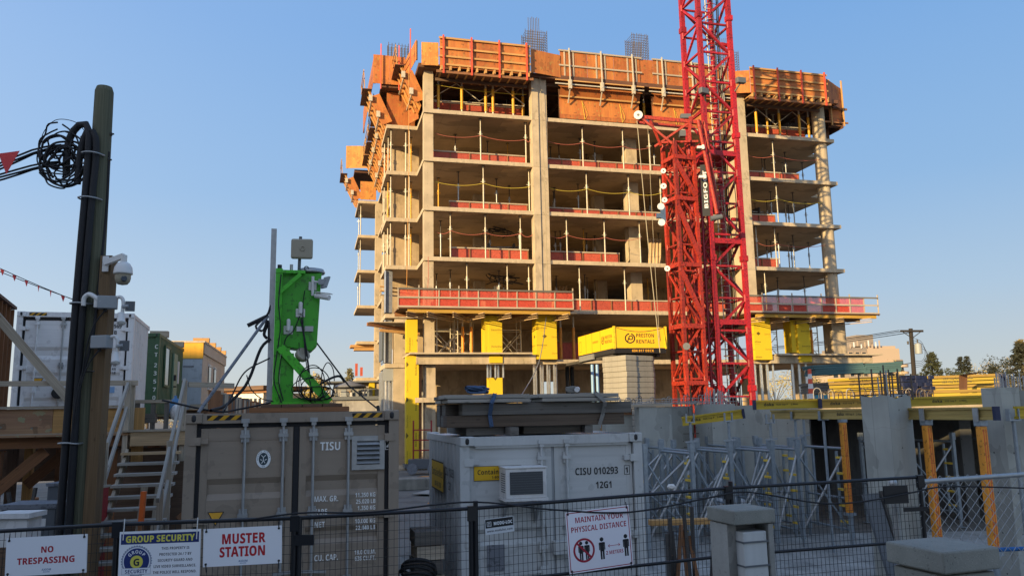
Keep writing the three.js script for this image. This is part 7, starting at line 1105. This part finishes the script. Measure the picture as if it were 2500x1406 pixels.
{
  const t = thing('lumber_stack', 'long stack of dark teal stained boards behind the yellow beams', 'lumber', V(8.9, 3.62, -24), 0.0);
  for (let j = 0; j < 5; j++) for (let i = 0; i < 2; i++) part(t, 'board', new Geo().box(i ? 1.1 : 1.5, 0.055, 0.9, (i ? 2.05 : 0.75) + rr(-0.06, 0.06), 0.34 + j * 0.06 + i * 0.02, 0, rr(-0.02, 0.02), 0, 0.035), M.teal);
  const s = thing('lumber_stack', 'grey boards stacked on bearers under the teal boards', 'lumber', V(8.9, 3.085, -24.3), 0.0); for (let j = 0; j < 4; j++) part(s, 'board', new Geo().box(2.3, 0.07, 0.9, 1.1 + rr(-0.05, 0.05), 0.35 + j * 0.08, 0, 0, 0, 0.02), M.lumberGrey); for (const x of [0.2, 1.0, 1.8]) part(s, 'bearer', new Geo().lh(x, 0, -0.4, x + 0.12, 0.3, 0.4, true), M.lumberPale); part(s, 'wrap', new Geo().lh(0.1, 0.0, 0.3, 0.8, 0.25, 0.44), M.tarp);
  const b = thing('barricade_post', 'red and white striped delineator post at the left of the lumber stack', 'post', V(8.55, 3.085, -23)); for (let k = 0; k < 7; k++) part(b, 'band', new Geo().rod(V(0, k * 0.14, 0), V(0, k * 0.14 + 0.139, 0), 0.09 - k * 0.006, 12, 0.084 - k * 0.006), k % 2 ? M.white : M.redPost);
  const f = thing('chute_cover', 'brown tarpaulin strip draped over the right yellow beam stack', 'tarpaulin', V(11.4, 3.1, -20.4), 0.5); part(f, 'cloth', new Geo().add(fold([[0, 0], [0.04, 0.3], [0.0, 0.62], [-0.5, 0.68]], 0.35, (a, b2, s) => [s, b2, -a])), M.lumberBrown);
}
{ // posts, chain link and a blue pipe at the right end of the fence
  const t = thing('chain_link_fence', 'galvanised chain link fence section at the right edge', 'fence', V(3.99, 0.5, -8.0), 0.24), L = 3.2; part(t, 'top_rail', new Geo().rod(V(0, 1.75, 0), V(L, 1.82, 0), 0.024, 10), M.galv); part(t, 'post', new Geo().rod(V(L, 0, 0), V(L, 1.85, 0), 0.03, 10), M.galv);
  const g = new Geo(), s = 0.055; for (let i = 0; i * s * 2 < L - 0.05; i++) for (let j = 0; j < 17; j++) { const x = i * s * 2 + (j % 2) * s, y = 1.72 - j * s * 1.0; g.bar(V(x, y + 0.08, 0), V(x - s, y - s + 0.08, 0.004), 0.004).bar(V(x, y + 0.08, 0.004), V(x + s, y - s + 0.08, 0), 0.004); } tag(part(t, 'wire_mesh', g, M.galv), null, null, null, 'stuff');
  const p = thing('fence_post', 'thick galvanised fence post with a domed cap behind the mesh fence', 'post', V(3.78, 0.4, -8.15)); part(p, 'tube', new Geo().rod(V(0, 0, 0), V(0.0, 1.82, 0), 0.036, 14), M.galv); part(p, 'cap', new Geo().lathe([[0, 0.06], [0.025, 0.05], [0.04, 0.02], [0.042, 0]], 0, 1.82, 0, 16), M.galv);
  solo('blue_pipe', new Geo().rod(V(4.6, 1.52, -8.4), V(8, 1.5, -8.9), 0.022, 10), M.strapBlue.clone(), 'bright blue pipe lying along the chain link at the lower right', 'pipe'); scene.children.at(-1).material.color.setRGB(0.03, 0.16, 0.45);
}
{ // bars, boards and ground items among the scaffolding
  const t = thing('pipe_pile', 'pile of galvanised tubes lying on the ground at the lower right', 'pipes', V(5.4, 0.1, -12.6), 0.5); for (let i = 0; i < 10; i++) part(t, 'tube', new Geo().rod(V(-0.9 + rr(-0.1, 0.1), 0.05 + 0.05 * (i % 3), i * 0.07 - 0.3), V(0.9 + rr(-0.1, 0.1), 0.05 + 0.05 * (i % 3), i * 0.07 - 0.3 + rr(-0.1, 0.1)), 0.025, 8), M.galvBlue);
  const k = thing('clamp_bundle', 'dark bundle of clamps and short bars standing by the grey container', 'clamps', V(2.35, 0.1, -12)); for (let i = 0; i < 9; i++) { const x = rr(-0.25, 0.5); part(k, 'bar', new Geo().bar(V(x, 0.2, rr(-0.1, 0.1)), V(x + rr(-0.12, 0.12), rr(1.0, 1.5), rr(-0.1, 0.1)), 0.05), i % 3 ? M.steelDark : M.lumberBrown); }
  part(thing('scaffold_board', 'brown board lying across the scaffold frames low down', 'board', V(2.6, 0.95, -14.6), 0.1), 'board', new Geo().lh(-0.2, 0, -0.2, 1.2, 0.09, 0, true), M.lumberOrange);
  const m = thing('pallet_board', 'dark leaning panel among the scaffold frames at the right', 'panel', V(5.95, 0.05, -13.6), 0.4); part(m, 'panel', new Geo().box(0.34, 1.5, 0.05, 0.18, 0.75, 0, 0, -0.3), M.greyDark); part(m, 'edge', new Geo().bar(V(0.36, 0, 0.25), V(0.4, 1.5, -0.2), 0.05), M.steelDark);
  const b = thing('bulk_bag', 'white bulk bag standing on the ground behind the scaffold frames', 'bag', V(4.9, 0.1, -18.9), 0.2); part(b, 'body', new Geo().round(0.75, 0.85, 0.75, 0, 0.42, 0, 0.15, 0, 4), M.white);
  const w = thing('welding_cart', 'red scissor lift partly hidden between the tan container and the yellow column', 'lift', V(-4.6, 0.05, -40.2), 0.1); for (const x of [-0.5, 0.4]) part(w, 'frame', new Geo().lh(x, 0.3, -0.4, x + 0.08, 2.6, -0.3), M.redPaint); for (let y = 0.6; y < 2.6; y += 0.5) part(w, 'rail', new Geo().lh(-0.5, y, -0.29, 0.48, y + 0.06, -0.23), M.redPaint); part(w, 'base', new Geo().lh(-0.7, 0.25, -0.7, 0.7, 0.7, 0.2), M.greyDark); for (const x of [-0.5, 0.5]) { const g = new THREE.CylinderGeometry(0.26, 0.26, 0.16, 16); g.rotateX(Math.PI / 2); part(w, 'wheel', new Geo().add(g, x, 0.26, 0.3), M.slate); }
  for (let i = 0; i < 5; i++) solo('ground_sheet', new Geo().box(rr(1.2, 2.4), 0.02, rr(0.9, 1.4), -1.6 - i * 0.55 + rr(-0.3, 0.3), 0.04 + i * 0.022, -24 - i * 3.2, rr(-0.4, 0.4)), [M.white, M.plyPale, M.slabGrey][i % 3], ['white sheet lying on the ground nearest between the containers', 'plywood sheet lying on the ground second between the containers', 'grey sheet on the ground midway to the building', 'white sheet on the ground nearer the building', 'plywood sheet on the ground by the yellow column'][i], 'sheet');
  const tb = thing('concrete_curb', 'long low concrete block lying on the ground before the building', 'block', V(-2.4, 0, -33), 0.2); part(tb, 'block', new Geo().round(5, 0.45, 0.8, 0, 0.22, 0, 0.04), M.block);
}
// ---------- background: apartment block, houses, far pole, trees ----------
{
  const t = thing('apartment_building', 'distant beige apartment block with curved balconies and roof antennas at the right', 'building', V(99.8, 0, -220), 0.15);
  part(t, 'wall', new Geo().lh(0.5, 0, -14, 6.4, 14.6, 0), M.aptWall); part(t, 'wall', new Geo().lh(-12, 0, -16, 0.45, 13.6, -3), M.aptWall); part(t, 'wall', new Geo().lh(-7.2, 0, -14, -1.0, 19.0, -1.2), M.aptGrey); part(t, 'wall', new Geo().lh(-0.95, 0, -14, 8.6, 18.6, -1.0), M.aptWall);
  part(t, 'penthouse', new Geo().lh(-2.8, 19.45, -9, 2.3, 22.6, -3), M.aptGrey); part(t, 'penthouse', new Geo().lh(-1.2, 18.65, -12, 8.2, 19.4, -2), M.aptWall);
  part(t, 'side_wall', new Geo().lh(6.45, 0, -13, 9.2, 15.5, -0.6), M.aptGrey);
  for (let k = 0; k < 7; k++) { const y = 2 + k * 1.95; const g = new THREE.CylinderGeometry(2.0, 2.0, 0.75, 16); part(t, 'balcony', new Geo().add(g, 8.3, y, -0.6), M.aptWall); part(t, 'balcony_opening', new Geo().lh(6.5, y + 0.5, -0.55, 9.1, y + 1.4, -0.4), M.glassDark); }
  for (let k = 0; k < 8; k++) for (let i = 0; i < 3; i++) { const w = part(t, 'window', new Geo().lh(-6.8 + i * 2, 3 + k * 1.95, -1.2, -5.3 + i * 2, 4.2 + k * 1.95, -1.12), M.aptWall); part(w, 'pane', new Geo().lh(-6.6 + i * 2, 3.2 + k * 1.95, -1.15, -5.5 + i * 2, 4.0 + k * 1.95, -1.1), M.glassDark); }
  for (let k = 0; k < 6; k++) for (let i = 0; i < 2; i++) part(t, 'window', new Geo().lh(-10.6 + i * 2, 3 + k * 1.95, -3, -9.3 + i * 2, 4 + k * 1.95, -2.94), M.glassDark);
  for (const [x, y] of [[0.9, 13.2], [0.9, 11.2]]) part(t, 'window', new Geo().lh(x, y, 0, x + 0.8, y + 1, 0.06), M.glassDark);
  for (let i = 0; i < 9; i++) part(t, 'antenna', new Geo().lh(-6.2 + i * 1.1, 18.7 + (i % 3) * 0.3, -1.1, -5.9 + i * 1.1, 19.9 + (i % 3) * 0.5, -0.9), i % 2 ? M.white : M.aptWall);
}
{
  const t = thing('utility_pole', 'distant dark utility pole with a crossarm and grey transformer at the right', 'pole', V(24.98, 0, -50)); part(t, 'trunk', new Geo().rod(V(0.05, 0, 0), V(0.2, 7.75, 0), 0.16, 10, 0.12), M.farPole); part(t, 'crossarm', new Geo().box(1.55, 0.13, 0.1, 0.2, 7.58, 0.12, 0.15), M.farPole); part(t, 'arm_brace', new Geo().bar(V(-0.35, 7.52, 0.12), V(0.18, 7.15, 0.1), 0.04).bar(V(0.75, 7.52, 0.12), V(0.22, 7.15, 0.1), 0.04), M.farPole);
  const c = part(t, 'transformer', new Geo().rod(V(0.52, 6.15, 0.1), V(0.52, 6.75, 0.1), 0.22, 14).rod(V(0.52, 6.75, 0.1), V(0.52, 6.83, 0.1), 0.2, 12, 0.1), M.grey); part(c, 'bushing', new Geo().rod(V(0.5, 6.8, 0.1), V(0.5, 7.05, 0.1), 0.04, 6), M.steelDark); part(t, 'insulator', new Geo().rod(V(-0.1, 6.75, 0.1), V(-0.1, 6.95, 0.1), 0.06, 8), M.steelDark);
  for (let k = 0; k < 4; k++) part(t, 'lead_wire', new Geo().tube([V(0.2, 7.2 - k * 0.15, 0), V(0.8 + k * 0.08, 6.9 - k * 0.2, 0), V(0.95 + k * 0.06, 6.1 - k * 0.12, 0), V(0.7, 5.7 - k * 0.1, 0), V(0.15, 5.75 - k * 0.15, 0)], 0.012, 4, 24), M.rubber);
  for (const [x, y, l] of [[-0.55, 7.65, 'upper'], [-0.2, 7.6, 'middle'], [0.1, 7.5, 'lower'], [0.15, 5.6, 'lowest']]) solo('power_line', new Geo().tube(sag(V(25 + x, y, -50), V(24 + x * 3, y + 8 + (l === 'lowest' ? -4 : 0), -140), 1.6, 12), 0.022, 4, 24), M.rubber, `${l} thin power line running back from the distant pole`, 'cable');
}
// trees: tapered trunk, limbs and a crown of many small needle or leaf faces
function conifer(label, x, z, h, w, m, y0 = 0, n = 3200) {
  const t = thing('conifer_tree', label, 'tree', V(x, y0, z)), pos = [], g = new THREE.BufferGeometry();
  part(t, 'trunk', new Geo().rod(V(0, 0, 0), V(0, h * 0.98, 0), w * 0.07, 7, 0.02), M.trunk);
  const limbs = new Geo();
  for (let b = 0; b < 70; b++) {
    const f = Math.pow(b / 70, 0.85), y = h * (0.16 + 0.83 * f), R = w * Math.pow(1 - f, 0.95) * rr(0.55, 1.1) + 0.1, a = b * 2.4 + rr(-0.3, 0.3), tip = V(Math.cos(a) * R, y - R * 0.18 + rr(-0.1, 0.1), Math.sin(a) * R);
    if (b % 2 === 0) limbs.rod(V(0, y, 0), tip, 0.03, 4, 0.008);
    for (let k = 0; k < n / 70; k++) { const s = Math.sqrt(rnd()), c = V(tip.x * s, y + (tip.y - y) * s, tip.z * s).add(V(rr(-1, 1), rr(-0.9, 0.3), rr(-1, 1)).multiplyScalar(0.06 * w)), q = rr(0.025, 0.06) * w + 0.05; for (let v = 0; v < 3; v++) pos.push(c.x + rr(-q, q), c.y + rr(-q, q * 0.5), c.z + rr(-q, q)); }
  }
  g.setAttribute('position', new THREE.Float32BufferAttribute(pos, 3)); g.setAttribute('uv', new THREE.Float32BufferAttribute(new Float32Array(pos.length / 3 * 2), 2)); g.computeVertexNormals();
  part(t, 'limbs', limbs, M.trunk); part(t, 'crown', g, m); return t;
}
function broadleaf(label, x, z, h, w, m, n = 2600) {
  const t = thing('leafy_tree', label, 'tree', V(x, 0, z)), pos = [], g = new THREE.BufferGeometry(), limbs = new Geo();
  part(t, 'trunk', new Geo().rod(V(0, 0, 0), V(0, h * 0.6, 0), w * 0.08, 8, w * 0.03), M.trunk);
  for (let b = 0; b < 14; b++) { const c = V(rr(-0.8, 0.8) * w, h * rr(0.45, 0.95), rr(-0.8, 0.8) * w), r = w * rr(0.25, 0.45); c.y -= (c.x * c.x + c.z * c.z) / (w * 2.5); limbs.rod(V(0, h * 0.4, 0), c, 0.06, 5, 0.02); for (let k = 0; k < n / 14; k++) { const d = V(rr(-1, 1), rr(-1, 1), rr(-1, 1)).normalize().multiplyScalar(r * Math.pow(rnd(), 0.4)).add(c), q = rr(0.05, 0.11) * Math.sqrt(w); for (let v = 0; v < 3; v++) pos.push(d.x + rr(-q, q), d.y + rr(-q, q), d.z + rr(-q, q)); } }
  g.setAttribute('position', new THREE.Float32BufferAttribute(pos, 3)); g.setAttribute('uv', new THREE.Float32BufferAttribute(new Float32Array(pos.length / 3 * 2), 2)); g.computeVertexNormals();
  part(t, 'limbs', limbs, M.trunk); part(t, 'crown', g, m); return t;
}
conifer('rounded pale green conifer just right of the distant utility pole', 52.6, -100, 9.6, 4.6, M.leafYellow);
conifer('narrow conifer, left of the pair in the middle of the right skyline', 56.2, -100, 9.0, 2.6, M.leaf);
conifer('slim conifer, right of the pair in the middle of the right skyline', 57.6, -101, 9.2, 2.6, M.leaf);
conifer('short conifer between the pair and the tall tree at the right edge', 60.2, -100, 7.6, 3, M.leaf);
conifer('tall broad conifer at the right edge of the picture', 63.9, -100, 11, 5.2, M.leaf, 0, 5200);
conifer('second tall conifer behind the one at the right edge', 68.5, -104, 10.5, 3.6, M.leafDark, 0, 4200);
conifer('dark narrow conifer before the apartment block', 42.6, -90, 7.2, 2.4, M.leafDark);
broadleaf('bushy green tree between the two conifer groups at the right', 54.8, -98, 8.2, 2.4, M.leafYellow);
broadleaf('low leafy tree at the foot of the distant utility pole', 49.3, -104, 6.2, 2.6, M.leafYellow);
broadleaf('dense tree mass left of the tall conifer at the right edge', 62.5, -104, 9.3, 3.2, M.leaf);
conifer('small dark conifer on the skyline left of the building', -20.6, -100, 8.9, 3, M.leafDark);
broadleaf('green tree seen behind the green camera tower, right side', -15.6, -60, 6.5, 1.9, M.leafYellow);
broadleaf('yellowish bush left of the green camera tower foot', -17.9, -60, 4.8, 1.3, M.leafYellow);
conifer('conifer seen through the ground floor gap right of the crane', 35.3, -95, 7.0, 1.6, M.leaf);
broadleaf('leafy tree seen through the ground floor gap right of the crane', 37.2, -95, 6.6, 1.8, M.leafYellow);
for (let i = 0; i < 9; i++) broadleaf(['leftmost', 'second', 'third', 'fourth', 'fifth', 'sixth', 'seventh', 'eighth', 'rightmost'][i] + ' leafy tree of the low row on the right horizon', 44 + i * 6, -135 - (i % 3) * 6, 8.6 + (i % 4) * 0.8, 3.8, i % 2 ? M.leaf : M.leafYellow, 1500);
for (let i = 0; i < 6; i++) broadleaf(['leftmost', 'second', 'third', 'fourth', 'fifth', 'rightmost'][i] + ' leafy tree of the low row on the left horizon', -64 + i * 8, -140, 5.4 + (i % 3) * 0.4, 4, M.leaf, 1500);
{
  const t = thing('flat_house', 'dark grey flat roofed building with clutter on its roof left of the tower', 'building', V(-14.4, 0, -60), 0.1); part(t, 'wall', new Geo().lh(0, 0, -8, 9, 4.1, 0), M.houseGrey); part(t, 'roof_edge', new Geo().lh(-0.2, 4.1, -8.2, 9.2, 4.35, 0.25), M.greyDark); part(t, 'upper_wall', new Geo().lh(0.4, 4.36, -7, 9, 5.5, -3.5), M.houseGrey); part(t, 'upper_roof', new Geo().lh(-0.6, 5.5, -7.3, 9.2, 5.62, -2.6), M.greyDark);
  part(t, 'canopy', new Geo().lathe([[0, 0.6], [0.4, 0.45], [1.1, 0.25], [1.3, 0], [0, 0]], 1.9, 5.0, -1.5, 8), M.slate); for (const x of [0.9, 2.9]) part(t, 'canopy_post', new Geo().rod(V(x, 4.3, -1.5), V(x, 5.0, -1.5), 0.05, 6), M.greyDark);
  for (let i = 0; i < 12; i++) part(t, 'roof_item', new Geo().box(rr(0.15, 0.4), rr(0.2, 0.7), 0.3, 0.4 + i * 0.28, 4.5 + rr(0, 0.1), -0.4 - rr(0, 1), rr(0, 1)), [M.white, M.grey, M.greyDark][i % 3]); part(t, 'railing', new Geo().lh(0.4, 4.85, 0, 4, 4.9, 0.04).lh(0.4, 4.4, 0, 0.44, 4.85, 0.04).lh(2.2, 4.4, 0, 2.24, 4.85, 0.04), M.greyDark);
  const h = thing('white_house', 'low white house with a flat overhanging roof behind the plank hoarding', 'building', V(-21.3, 0, -60), -0.5); part(h, 'wall', new Geo().lh(0, 0, -6, 3.4, 4.7, 0), M.houseWhite); part(h, 'roof', new Geo().lh(-1.5, 4.9, -6.5, 4, 5.2, 0.6), M.lumberDark); part(h, 'fascia', new Geo().lh(-1.4, 4.7, -0.2, 3.9, 4.9, 0.2), M.lumberBrown); for (let i = 0; i < 4; i++) part(h, 'window', new Geo().lh(1.6 + i * 0.45, 3.2, 0, 1.85 + i * 0.45, 4.3, 0.04), M.glassDark);
}
renderer.render(scene, camera);
